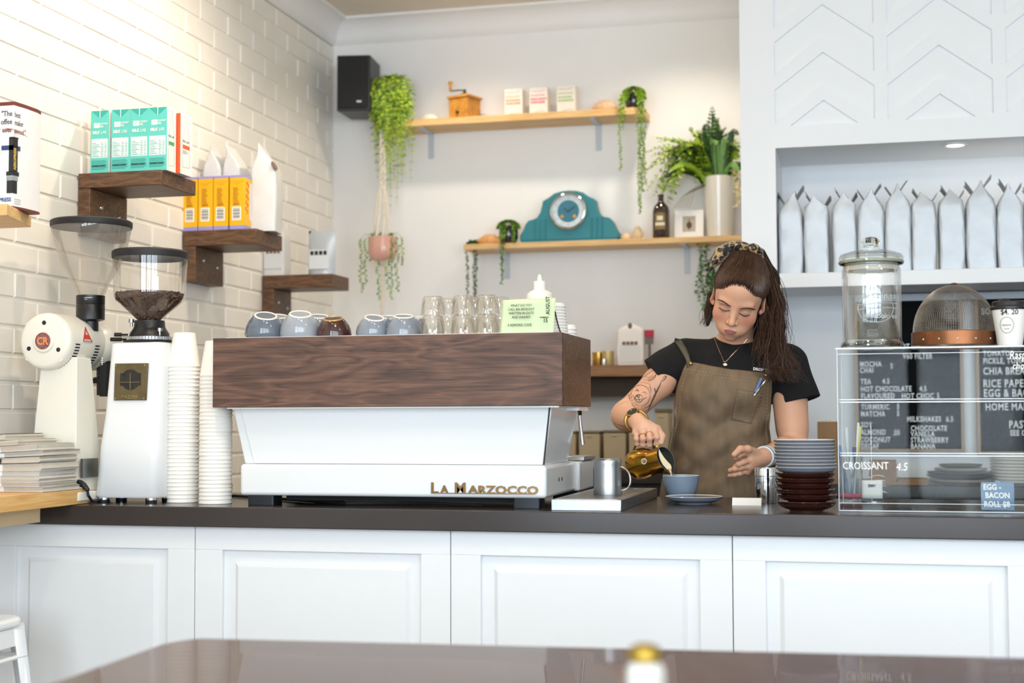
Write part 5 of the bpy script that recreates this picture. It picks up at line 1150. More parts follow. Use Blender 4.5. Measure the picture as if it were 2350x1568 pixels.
for i in range(9):
    b = MB(); b.lathe([(u, v * .8) for u, v in saucer_prof(62 * k)], 40); o = b.build('back_plate', M_rim); o.location = (Sx + .01, Yn - .01, .9003 + i * .0115); tag(o, 'white plate in the blurred white stack below the food menu board', 'plate', 'white plates below the food menu board')
# chopstick style box and wrapped bundle behind the plates
b = MB(); p0, p1 = PY(1876, 1003, 5.36), PY(1921, 968, 5.36)
t = thing('kraft_box', 'small open kraft box of wooden stirrers behind the plate stack', 'box', (p0.x, 5.36, .9003))
b.box(0, 0, 0, p1.x - p0.x, .10, p1.z - .9003); b.build('box_body', MATS['kraft paper'], t, bevel=.002)
b = MB(); [b.box(.012 + .006 * i, .005, p1.z - .95, .0155 + .006 * i, .009, p1.z - .9003 + .006 * (i % 2)) for i in range(7)]; b.build('wooden_stirrers', M_pine, t)
b = MB(); p0 = PY(1862, 975, 5.36); b.ell((p0.x, 5.40, .9503), (.042, .05, .05), 20, 12); [b.ell((p0.x + .018 * math.cos(i * 1.3), 5.37 + .01 * math.sin(i), .985 + .006 * i), (.022, .02, .016), 12, 8) for i in range(4)]
o = b.build('dark_bundle', mat('dark plastic wrap', '#4a4e54', .25, vary=.3, scale=30, bump=.004)); tag(o, 'crumpled dark plastic bundle on the bench left of the kraft box', 'bundle')
# ------------------------------------------------------------------ foreground table, shaker, stool
TT = .75
corner = PZ(440, 1464, TT); far = PZ(2350, 1510, TT); nl = PZ(120, 1568, TT); c2 = PZ(372, 1478, TT)
dirf = (far - corner).normalized(); diry = (nl - c2).normalized()
P0 = c2; pts = [tuple(c2 + diry * .75)[:2], tuple(c2)[:2]]
cc = Vector((c2.x, c2.y)); ce = Vector((corner.x + .03, corner.y)); mid = Vector((c2.x + .022, corner.y + .004))
for i in range(1, 9): u = i / 8; p_ = cc * (1 - u) ** 2 + mid * 2 * u * (1 - u) + ce * u * u; pts.append(tuple(p_))
fe = corner + dirf * 2.1; pts.append((fe.x, fe.y)); pts.append((fe.x + diry.x * .75, fe.y + diry.y * .75))
t = thing('cafe_table', 'blurred dark brown wooden table across the bottom foreground', 'table', (corner.x + .8, corner.y - .3, 0)); ox_, oy_ = t.location.x, t.location.y
b = MB(); b.prism([(u - ox_, v - oy_) for u, v in pts][::-1], TT - .035, TT, 'z'); b.build('table_top', M_table, t, bevel=.003)
for u, v in ((-.6, .12), (1.05, .3), (-.6, -.3), (1.05, -.25)): b = MB(); b.box(u - .03, v - .03, 0, u + .03, v + .03, TT - .036); b.build('table_leg', M_blackm, t)
zl2 = PY(1480, 1478, 1.55).z; Sp = PY(1480, 1478, 1.58); k = mpp(Sp)
t = thing('salt_shaker', 'blurred glass shaker with a gold lid on the front table', 'shaker', (Sp.x, Sp.y, TT)); H_ = Sp.z - TT; r_ = 47 * k
b = MB(); vs_n = 8; b.lathe([(.001, .001), (r_ * .95, 0), (r_ * 1.05, .004), (r_ * 1.02, H_ * .5), (r_ * .98, H_ * .80), (r_ * .80, H_ * .87), (.001, H_ * .87)], 8); b.build('glass_body', mat('salt filled glass', '#e3dfd6', .12, vary=.1, coat=1), t, smooth=False)
b = MB(); b.lathe([(r_ * .70, H_ * .865), (r_ * .82, H_ * .88), (r_ * .84, H_ * .93), (r_ * .72, H_ * .975), (r_ * .35, H_), (.001, H_)], 28); b.build('gold_lid', mat('gold lid', '#a98a3a', .42, .9, vary=.1), t)
# white metal stool
zs = .65; a = PZ(66, 1432, zs); sy0 = 3.05; st = PZ(20, 1408, zs)
sxr = PY(67, 1440, 3.44).x; t = thing('metal_stool', 'white sheet metal stool at the lower left, in front of the counter', 'stool', (sxr - .16, 3.28, 0)); 
zs = PY(60, 1411, 3.44).z
b = MB(); b.prism(rbox(-.158, -.158, .158, .158, .05), zs - .028, zs, 'z'); b.build('seat', M_white, t, bevel=.010, seg=3)
b = MB()
for u, v in ((-1, -1), (1, -1), (-1, 1), (1, 1)):
    b2 = MB(); tp = [(u * .15, v * .15), (u * .15, v * .10), (u * .10, v * .15)]; bt_ = [(u * .205, v * .205), (u * .205, v * .175), (u * .175, v * .205)]
    vs = [(p[0], p[1], zs - .02) for p in tp] + [(p[0], p[1], 0) for p in bt_]
    b2.add(vs, [(0, 1, 4, 3), (0, 2, 5, 3)]); b2.build('leg', M_white, t, solid=.004)
for z_ in (zs - .105,):
    for ang_ in range(4):
        M = Matrix.Rotation(ang_ * PI / 2, 4, 'Z'); b2 = MB(); b2.tube([M @ Vector((-.15, -.155, z_)), M @ Vector((.15, -.155, z_))], .006, 8); b2.build('cross_bar', M_white, t)
b = MB(); 
for ang_ in range(4): b.box(-.15, -.153, zs - .075, .15, -.149, zs - .028, 0, Matrix.Rotation(ang_ * PI / 2, 4, 'Z'))
b.build('apron_rail', M_white, t)
# ------------------------------------------------------------------ plants helpers
def leaf(b, p, d, n, L_, W_, mi=0, fold=.25):
    d = Vector(d).normalized(); n = Vector(n); s = d.cross(n); s = s.normalized() if s.length > 1e-6 else d.orthogonal().normalized(); n = s.cross(d)
    p = Vector(p); m = p + d * L_ * .45
    b.add([p, m + s * W_ * .5 + n * W_ * fold, p + d * L_, m - s * W_ * .5 + n * W_ * fold, m], [(0, 4, 1), (1, 4, 2), (0, 3, 4), (3, 2, 4)], mi)
def vine(b, x, y, z0, z1, rr, ln=.012, dens=.006, wob=.006, mi=(0,)):
    z = z0; pts = []; ph = rr.uniform(0, 6)
    while z > z1: pts.append(Vector((x + wob * math.sin(z * 25 + ph), y + wob * .5 * math.cos(z * 20 + ph), z))); z -= dens
    b.tube(pts, .0009, 4, mi=mi[0])
    for p in pts:
        for _ in range(2):
            a = rr.uniform(0, 2 * PI); d = Vector((math.cos(a), math.sin(a), rr.uniform(-.8, .3))); leaf(b, p, d, (rr.uniform(-1, 1), -1, rr.uniform(0, 1)), ln * rr.uniform(.7, 1.2), ln * .75, rr.choice(mi))
def frond(b, pts, wid, rr, n=18, mi=(0,), lf=.38, taper=True):
    # pts: control polyline, pinnae on both sides
    P = [Vector(p) for p in pts]; sm = []
    for i in range(n + 1):
        u = i / n * (len(P) - 1); k = min(int(u), len(P) - 2); f = u - k
        p0, p1, p2, p3 = P[max(k - 1, 0)], P[k], P[k + 1], P[min(k + 2, len(P) - 1)]
        sm.append(.5 * ((2 * p1) + (p2 - p0) * f + (2 * p0 - 5 * p1 + 4 * p2 - p3) * f * f + (3 * p1 - p0 - 3 * p2 + p3) * f ** 3))
    b.tube(sm, [.0022 * (1 - i / n * .8) for i in range(n + 1)], 5, mi=mi[0])
    for i in range(1, n + 1):
        t_ = (sm[i] - sm[i - 1]).normalized(); up = Vector((0, -.5, 1)); s = t_.cross(up).normalized(); nn = s.cross(t_)
        w_ = wid * (math.sin(PI * min(1, (i / n) * .85 + .12)) ** .7 if taper else 1)
        for sg in (1, -1): leaf(b, sm[i], s * sg + t_ * .5 + nn * rr.uniform(-.25, .15), nn, w_ * rr.uniform(.85, 1.1), w_ * lf, rr.choice(mi))
def strap(b, pts, wid, mi=0, n=12):   # broad leaf along a curve
    P = [Vector(p) for p in pts]; sm = []
    for i in range(n + 1):
        u = i / n * (len(P) - 1); k = min(int(u), len(P) - 2); sm.append(P[k].lerp(P[k + 1], u - k))
    for _ in range(2): sm = [sm[0]] + [(sm[i - 1] + sm[i] * 2 + sm[i + 1]) / 4 for i in range(1, n)] + [sm[-1]]
    vs = []
    for i, p in enumerate(sm):
        t_ = (sm[min(i + 1, n)] - sm[max(i - 1, 0)]).normalized(); s = t_.cross(Vector((0, -1, .6))).normalized(); nn = s.cross(t_); w_ = wid * (.22 + math.sin(PI * ((i / n) ** 1.5 * .93 + .03)) ** .8) * .85
        vs += [p - s * w_ + nn * w_ * .25, p, p + s * w_ + nn * w_ * .25]
    b.add(vs, [(3 * i + j, 3 * i + j + 1, 3 * i + j + 4, 3 * i + j + 3) for i in range(n) for j in (0, 1)], mi)
def leafmat(n, c): return mat(n, c, .45, vary=.25, scale=30)
G1, G2, G3, G4 = leafmat('fresh leaf', '#93b42a'), leafmat('deep leaf', '#45702a'), leafmat('lime leaf', '#c3da48'), leafmat('dark leaf', '#2b4c22')
M_bpot = mat('gloss black pot', '#141416', .08, vary=0, coat=1)
# ------------------------------------------------------------------ pine shelves on the back wall
M_brk = mat('grey bracket', '#bfc7cf', .4, vary=0)
def back_shelf(pxl, pxr, pt, y_t, y_b, dep, brk, lab):
    Y = BY - dep; A = PY(pt, y_t, Y); z1 = A.z; z0 = PY(pt, y_b, Y).z; x0, x1 = PY(pxl, y_t, Y).x, PY(pxr, y_t, Y).x
    t = thing('pine_wall_shelf', lab, 'shelf', (x0, Y, z1), 0, None)
    b = MB(); b.box(0, 0, z0 - z1, x1 - x0, dep - .001, 0); b.build('shelf_board', M_pine, t, bevel=.0015)
    for px in brk:
        xb = PY(px, y_b, Y).x - x0; b = MB(); b.box(xb - .013, .02, z0 - z1 - .004, xb + .013, dep - .001, z0 - z1 - .0003); b.box(xb - .013, dep - .005, z0 - z1 - .12, xb + .013, dep - .001, z0 - z1 - .0003)
        b.build('bracket', M_brk, t)
    return Y, z1
Y1s, Z1s = back_shelf(858, 1477, 1220, 259, 275, .19, (962, 1356), 'upper pine shelf on the back wall, carrying the wooden coffee mill')
Y2s, Z2s = back_shelf(1064, 1725, 1390, 550, 563, .19, (1140, 1565), 'lower pine shelf on the back wall, carrying the blue-green clock')
def on(px, Y, Z): return Vector((PY(px, 500, Y).x, Y, Z + .0003))
# speaker
Ys = BY - .27; A = on(808, Ys, PY(800, 252, Ys).z); k = mpp(A)
t = thing('wall_speaker', 'black box loudspeaker fixed high in the corner of the back wall', 'speaker', A)
M_sp = mat('speaker cloth', '#1c1b1c', .8, vary=.1, scale=90); h_ = 128 * k; w_ = 38 * k
bp = [(-w_, 0), (w_, .028), (w_ - .02, .225), (-w_ - .004, .20)]
b = MB(); b.prism(bp, -.004, h_, 'z'); b.build('cabinet', mat('speaker cabinet', '#29282a', .4, vary=0), t, bevel=.004)
an = math.atan2(.028, 2 * w_); Mr = Matrix.Translation((-w_, -.001, 0)) @ Matrix.Rotation(an, 4, 'Z')
b = MB(); b.box(.006, -.010, .008, 2 * w_ - .008, .0, h_ - .008, 0, Mr); b.build('front_grille', M_sp, t, bevel=.003)
b = MB(); b.box(1.24 * w_, -.0125, .034, 1.24 * w_ + .022, -.0095, .042, 0, Mr); b.build('maker_badge', M_silv, t)
b = MB(); b.tube([(0, .1, h_ - .002), (0, .12, h_ + .014), (0, BY - Ys - .001, h_ + .014)], .006, 8); b.build('wall_bracket', M_black, t)
# big trailing fern on the upper shelf left
fx, fy = PY(905, 250, Y1s + .08).x, Y1s + .06
t = thing('trailing_fern', 'big bright green fern spilling from a teal pot at the upper shelf left end', 'plant', (fx, fy, Z1s + .0003)); rr = random.Random(11)
M_tealpot = mat('teal pot', '#1f7f86', .3, vary=0)
b = MB(); open_lathe(b, [(.001, 0), (.05, 0), (.068, .12), (.064, .12), (.05, .02), (.001, .015)], 28, c=(.015, .0, 0)); b.build('pot', M_tealpot, t)
b = MB()
for i in range(120):
    a = rr.uniform(-PI, PI) if i % 3 else rr.uniform(-PI * .95, -.05); out = rr.uniform(.035, .105); topz = .125 + rr.uniform(.01, .085)
    dx = math.cos(a) * out; dy = -abs(math.sin(a)) * out * .8 - .02
    drop = rr.choice([.05, .12, .2, .28, .36]) * rr.uniform(.6, 1.1)
    if abs(dx - .03) < .04 and i % 3 == 0: drop = rr.uniform(.3, .52)
    pts = [(.01, -.005, .11), (dx * .6, dy * .7, topz), (dx, dy - .012, topz - .05), (dx * 1.08 + .008, dy - .015, topz - .06 - drop * .5), (dx * .95 + .012, dy - .012, topz - .07 - drop)]
    frond(b, pts, .024, rr, 22, (0, 0, 1, 2, 2), .42)
b.build('foliage', [G1, G2, G3], t, smooth=False)
# macrame hanger with pink pot
mx, my = PY(880, 420, Y1s - .02).x, Y1s - .03
p_top = PY(880, 296, my).z; M_rope = mat('cotton rope', '#ece2d0', .9, vary=.15, scale=80, bump=.002)
ZP = PY(882, 602, my); kp = mpp(ZP); zpt = PY(882, 545, my).z
t = thing('macrame_hanger', 'beige knotted macrame hanger hanging from the upper pine shelf', 'plant hanger', (mx, my, p_top)); b = MB()
rz = lambda py: PY(880, py, my).z - p_top
for s_, ph in ((-1, 0), (1, 1.5), (-.4, 3), (.5, 4)):
    pts = [(0 if abs(s_) == 1 else .004, .004, .0)]
    for i in range(14): py = 300 + i * 9; pts.append((.013 * math.sin(i * 1.2 + ph), .006 * math.cos(i * 1.2 + ph), rz(py)))
    pts += [(s_ * .018, -.01, rz(450)), (s_ * .030, -.018, rz(500)), (s_ * .034, -.05 if abs(s_) < 1 else -.01, rz(545)), (s_ * .06, -.058 if abs(s_) < 1 else -.02, rz(575)), (s_ * .03, -.03, rz(602)), (.0, 0, rz(612))]
    b.tube(pts, .0056, 6)
b.tube([(.0, 0, rz(608)), (.002, 0, rz(650)), (-.002, 0, rz(700)), (.0, 0, rz(722))], [.010, .009, .008, .006], 8)
b.tube([(0, .004, .0), (0, .03, .010)], .004, 6)
b.build('knotted_cords', M_rope, t)
t = thing('pink_planter', 'pink ribbed pot held in the macrame hanger, with thin trailing leaves', 'plant pot', (mx, my, ZP.z + .002)); hp = zpt - ZP.z; rp = 33 * kp; n = 40; b = MB(); vs = []
pf = [(.001, 0), (.62, 0), (.86, .10), (1, .3), (1.02, .6), (.98, 1), (.90, 1), (.90, .8), (.001, .8)]
for r_, z in pf:
    for q_ in range(n): a = 2 * PI * q_ / n; f = 1 + .02 * math.cos(q_ * PI / 2); vs.append((rp * r_ * f * math.cos(a), rp * r_ * f * math.sin(a), hp * z))
b.add(vs, [(i * n + q_, i * n + (q_ + 1) % n, (i + 1) * n + (q_ + 1) % n, (i + 1) * n + q_) for i in range(len(pf) - 1) for q_ in range(n)]); b.build('pot', mat('pink glaze', '#dba596', .25, vary=.05, coat=.4), t)
b = MB(); rr = random.Random(3)
for (px, pb) in ((836, 672), (846, 655), (858, 600), (897, 668), (905, 690), (918, 672), (928, 610), (876, 690)):
    xx = PY(px, 560, my).x - mx; zt_v = hp * 1.0; zb_v = PY(px, pb, my).z - ZP.z
    z = zt_v; st_ = (math.copysign(rp * .8, xx), -.01)
    pts = [Vector((st_[0] * .5, -.01, hp * 1.0)), Vector((xx * .8, -.03, hp * 1.12)), Vector((xx, -.04, hp * .9))]
    b.tube(pts, .0008, 4); zz_ = hp * .9
    while zz_ > zb_v:
        a = rr.uniform(0, 6.3); leaf(b, (xx + .004 * math.sin(zz_ * 40), -.04, zz_), (math.cos(a), -.3, -.4), (0, -1, 0), .014, .013, rr.choice((0, 1))); zz_ -= .012
    b.tube([(xx, -.04, hp * .9), (xx, -.04, zb_v)], .0007, 4)
for i in range(12): a = rr.uniform(0, 6.3); leaf(b, (rp * .6 * math.cos(a), rp * .6 * math.sin(a), hp * .95), (math.cos(a) * .5, -.3, 1), (0, -1, 0), .03, .014, rr.choice((0, 1)))
b.build('trailing_leaves', [leafmat('sparse leaf', '#4e8a3a'), G1], t, smooth=False)
# coffee mill
A = on(1067, Y1s + .07, Z1s); k = mpp(A); zz = lambda py: PY(1067, py, A.y).z - A.z
M_honey = wood('honey wood', '#a9691f', '#c98a35', '#dca24f', .35, st=(2, 6, 2), scale=6, wave=4)
t = thing('coffee_mill', 'antique wooden coffee mill with an iron crank on the upper pine shelf', 'coffee grinder', A, -.35); hw = 26 * k
b = MB(); b.box(-hw, -hw, 0, hw, hw, zz(229)); b.build('mill_box', M_honey, t, bevel=.002)
b = MB(); z2 = zz(229); b.box(-hw * 1.14, -hw * 1.14, z2, hw * 1.14, hw * 1.14, z2 + .012); b.hexa([(-hw, -hw, z2 + .012), (hw, -hw, z2 + .012), (hw, hw, z2 + .012), (-hw, hw, z2 + .012)], [(-hw * .3, -hw * .3, z2 + .022), (hw * .3, -hw * .3, z2 + .022), (hw * .3, hw * .3, z2 + .022), (-hw * .3, hw * .3, z2 + .022)]); b.build('mill_top', M_honey, t, bevel=.002)
b = MB(); b.lathe([(.022, z2 + .018), (.020, z2 + .026), (.008, z2 + .03), (.006, zz(206)), (.001, zz(204))], 20); b.tube([(0, 0, zz(208)), (-.03, 0, zz(205)), (-.082, 0, zz(204))], .0032, 8); b.build('crank', mat('iron', '#4a443c', .5, .7), t)
b = MB(); b.lathe([(.006, zz(204)), (.008, zz(200)), (.005, zz(194)), (.011, zz(186)), (.010, zz(182)), (.001, zz(181))], 18, c=(-.082, 0, 0)); b.build('crank_knob', M_honey, t)
b = MB(); b.ell((0, -hw - .006, zz(262)), .008, 12, 8); b.build('drawer_knob', MATS['iron'], t)
# three card boxes
for i, (a0, a1, yt, col, lb) in enumerate(((1159, 1200, 205, '#d9905c', 'white boxed coffee card with orange lettering on the upper shelf'), (1216, 1258, 202, '#d4607a', 'white boxed coffee card with pink lettering on the upper shelf'), (1279, 1322, 197, '#9cc07a', 'white boxed coffee card with green lettering on the upper shelf'))):
    Y = Y1s + .06; A = on(a0, Y, Z1s); B = on(a1, Y, Z1s); t = thing('printed_box', lb, 'box', A, 0, 'printed boxes on the upper shelf'); w_ = B.x - A.x; h_ = PY(a0, yt, Y).z - A.z
    b = MB(); b.box(0, 0, 0, w_, .055, h_); b.build('box_body', mat('cream card', '#efe6dc', .6, vary=0), t, bevel=.001)
    b = MB(); mm = mat('print ' + lb[28:34] + str(i), col, .6, vary=0); rr = random.Random(i)
    for row, (z_, hh) in enumerate(((.70, .035), (.55, .07), (.43, .08))):
        x = .08
        while x < .85: ww_ = rr.uniform(.06, .12); b.box(w_ * x, -.0007, h_ * z_, w_ * min(.92, x + ww_), 0, h_ * (z_ + hh)); x += ww_ + .04
    b.build('lettering_rows', mm, t)
    b = MB(); b.tube([(w_ * .1, -.0007, h_ * .88), (w_ * .6, -.0007, h_ * .86), (w_ * .85, -.0007, h_ * .92)], .0008, 4); b.tube([(w_ * .3, -.0007, h_ * .1), (w_ * .7, -.0007, h_ * .16), (w_ * .85, -.0007, h_ * .12)], .0008, 4); b.build('line_drawing', M_greyp, t)
# shells
def shell(lab, px, Y, Z, L_, H_, col, sg=1, spikes=3):
    A = on(px, Y, Z); t = thing('sea_shell', lab, 'shell', A); b = MB(); vs = []; n, m_ = 24, 14
    for i in range(n + 1):
        u = i / n; r_ = H_ * .5 * (math.sin(PI * min(1, u * .92 + .03)) ** .8) * (1 + .10 * abs(math.sin(u * 15)))
        for j in range(m_): a = 2 * PI * j / m_; vs.append((sg * (u - .5) * L_, math.cos(a) * r_ * .9, r_ * math.sin(a) * (1 + .15 * math.sin(a * 2)) + H_ * .5 - .12 * H_ * (1 - math.sin(PI * u))))
    b.add(vs, [(i * m_ + j, i * m_ + (j + 1) % m_, (i + 1) * m_ + (j + 1) % m_, (i + 1) * m_ + j) for i in range(n) for j in range(m_)])
    for q_ in range(spikes): u = .35 + .18 * q_; b.tube([(sg * (u - .5) * L_, 0, H_ * .8), (sg * (u - .5) * L_, 0, H_ * 1.05)], [.006, .001], 6)
    b.build('shell_body', mat('shell ' + col, col, .4, vary=.12, scale=30), t); return t
shell('pale white shell beside the fern on the upper shelf', 985, Y1s + .07, Z1s, .085, .036, '#f3e9dc')
shell('pinkish cone shell near the right end of the upper shelf', 1390, Y1s + .06, Z1s, .115, .052, '#e3bc96', -1)
shell('tan spindle shell at the left end of the lower shelf', 1122, Y2s + .05, Z2s, .115, .048, '#e2a868')
shell('small cream shell between the clock and the bottle, left one', 1437, Y2s + .05, Z2s, .045, .032, '#efd2a4')
shell('round spiky cream shell between the clock and the bottle', 1463, Y2s + .05, Z2s, .052, .060, '#f0d6ac', -1)
# black pots with string plants
def string_pot(lab, px, Y, Z, r, h, vines, mound, seed, col=(0, 1, 2)):
    A = on(px, Y, Z); t = thing('potted_string_plant', lab, 'plant', A); rr = random.Random(seed)
    b = MB(); open_lathe(b, [(.001, 0), (r * .7, 0), (r * .98, h * .35), (r, h * .8), (r * .85, h), (r * .8, h), (r * .9, h * .75), (.001, h * .7)], 28); b.build('pot', M_bpot, t)
    b = MB()
    for i in range(int(420 * mound)):
        a = rr.uniform(0, 2 * PI); e = rr.uniform(.1, 1.5); R_ = r * 1.05; p = Vector((R_ * math.cos(a) * math.cos(e), R_ * math.sin(a) * math.cos(e), h * .82 + R_ * .8 * math.sin(e)))
        leaf(b, p, (math.cos(a), math.sin(a), rr.uniform(-.3, 1)), (0, -1, .3), .013, .010, rr.choice(col))
    for (pxv, yb, wd) in vines:
        x = PY(pxv, 500, Y - .115).x - A.x if False else PY(pxv, 500, Y - .09).x - A.x; zb_ = PY(pxv, yb, Y - .09).z - A.z
        start = Vector((math.copysign(r * .7, x), -r * .4, h)); mid = Vector((x * .8, -.06, h * .7)); 
        arc = [start, start.lerp(mid, .5) + Vector((0, 0, .012)), mid, Vector((x, -.088, h * .25))]
        for q_ in range(3):
            for s_ in range(6):
                p = arc[q_].lerp(arc[q_ + 1], s_ / 6)
                for _ in range(int(3 * wd)): a = rr.uniform(0, 6.3); leaf(b, p + Vector((rr.uniform(-.006, .006) * wd, 0, 0)), (math.cos(a), -.5, math.sin(a)), (0, -1, 0), .012, .010, rr.choice(col))
        for q_ in range(int(wd)): vine(b, x + (q_ - (wd - 1) / 2) * .009, -.09, h * .25, zb_ + q_ * .03, rr, .011, .0065, .003, col)
    b.build('foliage', [G1, G2, G4], t, smooth=False)
string_pot('bead-leaved plant trailing from a black pot at the upper shelf right end', 1457, Y1s + .06, Z1s, .044, .075, ((1424, 392, 1), (1432, 300, 2), (1469, 492, 2), (1478, 440, 2)), .9, 21, (0, 1, 0))
string_pot('bead-leaved plant in a black pot left of the clock', 1167, Y2s + .07, Z2s, .045, .085, ((1152, 652, 2), (1180, 560, 1)), .9, 22, (1, 1, 0))
string_pot('dark trailing string plant at the left end of the lower shelf', 1088, Y2s + .12, Z2s, .018, .012, ((1072, 690, 1), (1090, 700, 2)), .2, 23, (1, 2, 2))
# clock
A = on(1304, Y2s + .045, Z2s); k = mpp(A); zz = lambda py: PY(1304, py, A.y).z - A.z; XX = lambda px: PY(px, 500, A.y).x - A.x
M_clk = mat('petrol blue paint', '#1f7c88', .45, vary=.05)
half = [(1418, 550), (1418, 537), (1412, 528), (1404, 510), (1398, 503), (1388, 501), (1378, 497), (1370, 485), (1366, 470), (1364, 459), (1350, 452), (1338, 443), (1322, 438.5), (1304, 437)]
pr = [(XX(p), zz(q_)) for p, q_ in half]; hwc = (XX(1418) - XX(1193)) / 2
cc_ = (XX(1418) + XX(1193)) / 2; pr = [(p[0] - cc_, p[1]) for p in pr]; poly = pr + [(-p[0], p[1]) for p in pr[-2::-1]]
t = thing('mantel_clock', 'blue-green painted mantel clock with a chrome-rimmed round face on the lower shelf', 'clock', (A.x + cc_, A.y, A.z))
b = MB(); b.prism(poly, 0, .085, 'y'); b.build('clock_case', M_clk, t, bevel=.003)
b = MB()
for sg in (-1, 1):
    for px in (1358, 1370, 1382): x = sg * (XX(px) - cc_); b.tube([(x, -.001, zz(546)), (x, -.001, zz(502 + (px - 1370) * .0))], .004, 8)
b.box(-hwc * .97, -.008, 0, hwc * .97, .0, .010); b.build('fluted_moulding', M_clk, t)
zc = zz(485); MF = Matrix.Translation((0, 0, zc)) @ Matrix.Rotation(PI / 2, 4, 'X'); rc_ = 44 * k
b = MB(); open_lathe(b, [(rc_ * .98, -.001), (rc_, .006), (rc_ * .96, .014), (rc_ * .88, .016), (rc_ * .84, .008), (rc_ * .84, .002)], 56); o = b.build('chrome_bezel', M_chrome, t, ang=60); o.matrix_local = MF
b = MB(); b.lathe([(.001, .003), (rc_ * .84, .003)], 48, M=MF); b.build('clock_dial', mat('dial silver', '#c9d3d6', .35, .3, vary=0), t)
b = MB(); b.lathe([(.001, .0045), (rc_ * .58, .0045)], 48, M=MF); b.build('dial_centre', mat('dial blue', '#2c7186', .4, vary=0), t)
b = MB()
for i in range(12): a = 2 * PI * i / 12; p0 = (rc_ * .66 * math.cos(a), -.005, zc + rc_ * .66 * math.sin(a)); p1 = (rc_ * .76 * math.cos(a), -.005, zc + rc_ * .76 * math.sin(a)); b.tube([p0, p1], .0016, 4, flat=.3)
b.build('hour_marks', M_greyp, t)
for nme, a, l_ in (('hour_hand', 2.45, .36), ('minute_hand', .62, .52)):
    b = MB(); b.tube([(-.08 * rc_ * math.cos(a), -.007, zc - .08 * rc_ * math.sin(a)), (rc_ * l_ * .5 * math.cos(a), -.007, zc + rc_ * l_ * .5 * math.sin(a)), (rc_ * l_ * math.cos(a), -.007, zc + rc_ * l_ * math.sin(a))], [.0015, .0035, .0008], 6, flat=.4); b.build(nme, M_gold, t)
for sg in (-1, 1): b = MB(); b.lathe([(.001, .006), (rc_ * .09, .006)], 14, M=Matrix.Translation((sg * rc_ * .33, 0, -rc_ * .28)) @ MF); b.build('winding_hole', M_gold, t)
# amber bottle with fern sprig, card frame, vase with ferns
A = on(1517, Y2s + .05, Z2s); k = mpp(A); zz = lambda py: PY(1517, py, A.y).z - A.z
t = thing('amber_bottle', 'dark brown liqueur bottle with an ornate label on the lower shelf', 'bottle', A)
b = MB(); b.lathe([(.001, 0), (18.5 * k, 0), (19.5 * k, .003), (19.5 * k, zz(485)), (17 * k, zz(475)), (9 * k, zz(466)), (6.5 * k, zz(462)), (6.5 * k, zz(452)), (7.5 * k, zz(451)), (7 * k, zz(447)), (.001, zz(447))], 32); b.build('bottle_body', mat('amber glass', '#2c170c', .08, vary=0, coat=1), t)
b = MB()
for (z0_, z1_, hw_, mi) in ((zz(529), zz(492), 13, 0), (zz(520), zz(513), 11.5, 1), (zz(508), zz(498), 7, 1)):
    b.grid(lambda u, v: (20 * k * math.sin((u - .5) * 2 * hw_ / 20) * 1.01, -20.2 * k * math.cos((u - .5) * 2 * hw_ / 20) - .0003 * mi, z0_ + (z1_ - z0_) * v + (0 if v < .9 or mi else .004 * (1 - abs(2 * u - 1)))), 8, 4, mi)
b.build('bottle_label', [mat('label ochre', '#8c7238', .5, vary=.3, scale=150), mat('label cream', '#e6dcc2', .5, vary=0)], t)
A = on(1581, Y2s + .055, Z2s); k = mpp(A); zz = lambda py: PY(1581, py, A.y).z - A.z
t = thing('card_frame', 'small white square frame with a brown plant picture on the lower shelf', 'picture frame', A); hw = 33 * k; hh = zz(482)
S_ = Matrix.Rotation(-.12, 4, 'X')
b = MB(); b.box(-hw, 0, 0, hw, .004, hh, 0, S_); b.box(-hw, -.008, 0, -hw * .45, .0, hh, 0, S_); b.box(hw * .45, -.008, 0, hw, .0, hh, 0, S_); b.box(-hw * .45, -.008, 0, hw * .45, .0, hh * .22, 0, S_); b.box(-hw * .45, -.008, hh * .78, hw * .45, .0, hh, 0, S_); b.build('frame', M_paper, t, bevel=.0008)
b = MB(); b.box(-hw * .45, -.001, hh * .22, hw * .45, -.0004, hh * .78, 0, S_); b.build('picture_ground', mat('picture sand', '#bdb5a2', .6, vary=.1), t)
b = MB(); b.ell((0, -.002, hh * .47), (.012, .001, .016), 12, 8, 0, S_); b.tube([S_ @ Vector((0, -.002, hh * .3)), S_ @ Vector((0, -.002, hh * .68))], .002, 5); b.build('picture_plant', mat('picture brown', '#5d4330', .6, vary=0), t)
A = on(1651, Y2s + .085, Z2s); k = mpp(A); zz = lambda py: PY(1651, py, A.y).z - A.z; XX = lambda px: PY(px, 420, A.y).x - A.x
t = thing('white_vase', 'tall off-white glossy vase tapering to its foot, on the lower shelf right end', 'vase', A)
b = MB(); open_lathe(b, [(.001, 0), (27 * k, 0), (29 * k, .004), (35 * k, zz(440)), (37 * k, zz(408)), (35.5 * k, zz(407)), (33 * k, zz(440)), (.001, zz(480))], 40); b.build('vase_body', mat('cream glaze', '#dcd8cd', .12, vary=0, coat=.5), t)
V = A.copy()
t = thing('fern_arrangement', 'bushy fern and broad leaf arrangement standing in the tall white vase', 'plant', (A.x, A.y, A.z + zz(470))); rr = random.Random(31); z0_ = zz(470)
b = MB(); ZZ = lambda py: zz(py) - z0_
tips = [(1500, 440), (1492, 390), (1495, 352), (1515, 420), (1530, 370), (1545, 335), (1560, 400), (1575, 330), (1520, 330), (1590, 300), (1600, 380), (1632, 345), (1550, 445), (1535, 460)]
tips += [(p_ + rr.uniform(-14, 14), q_ + rr.uniform(-14, 14)) for p_, q_ in tips] + [(1690, 420), (1700, 350), (1655, 330), (1560, 360), (1600, 420)]
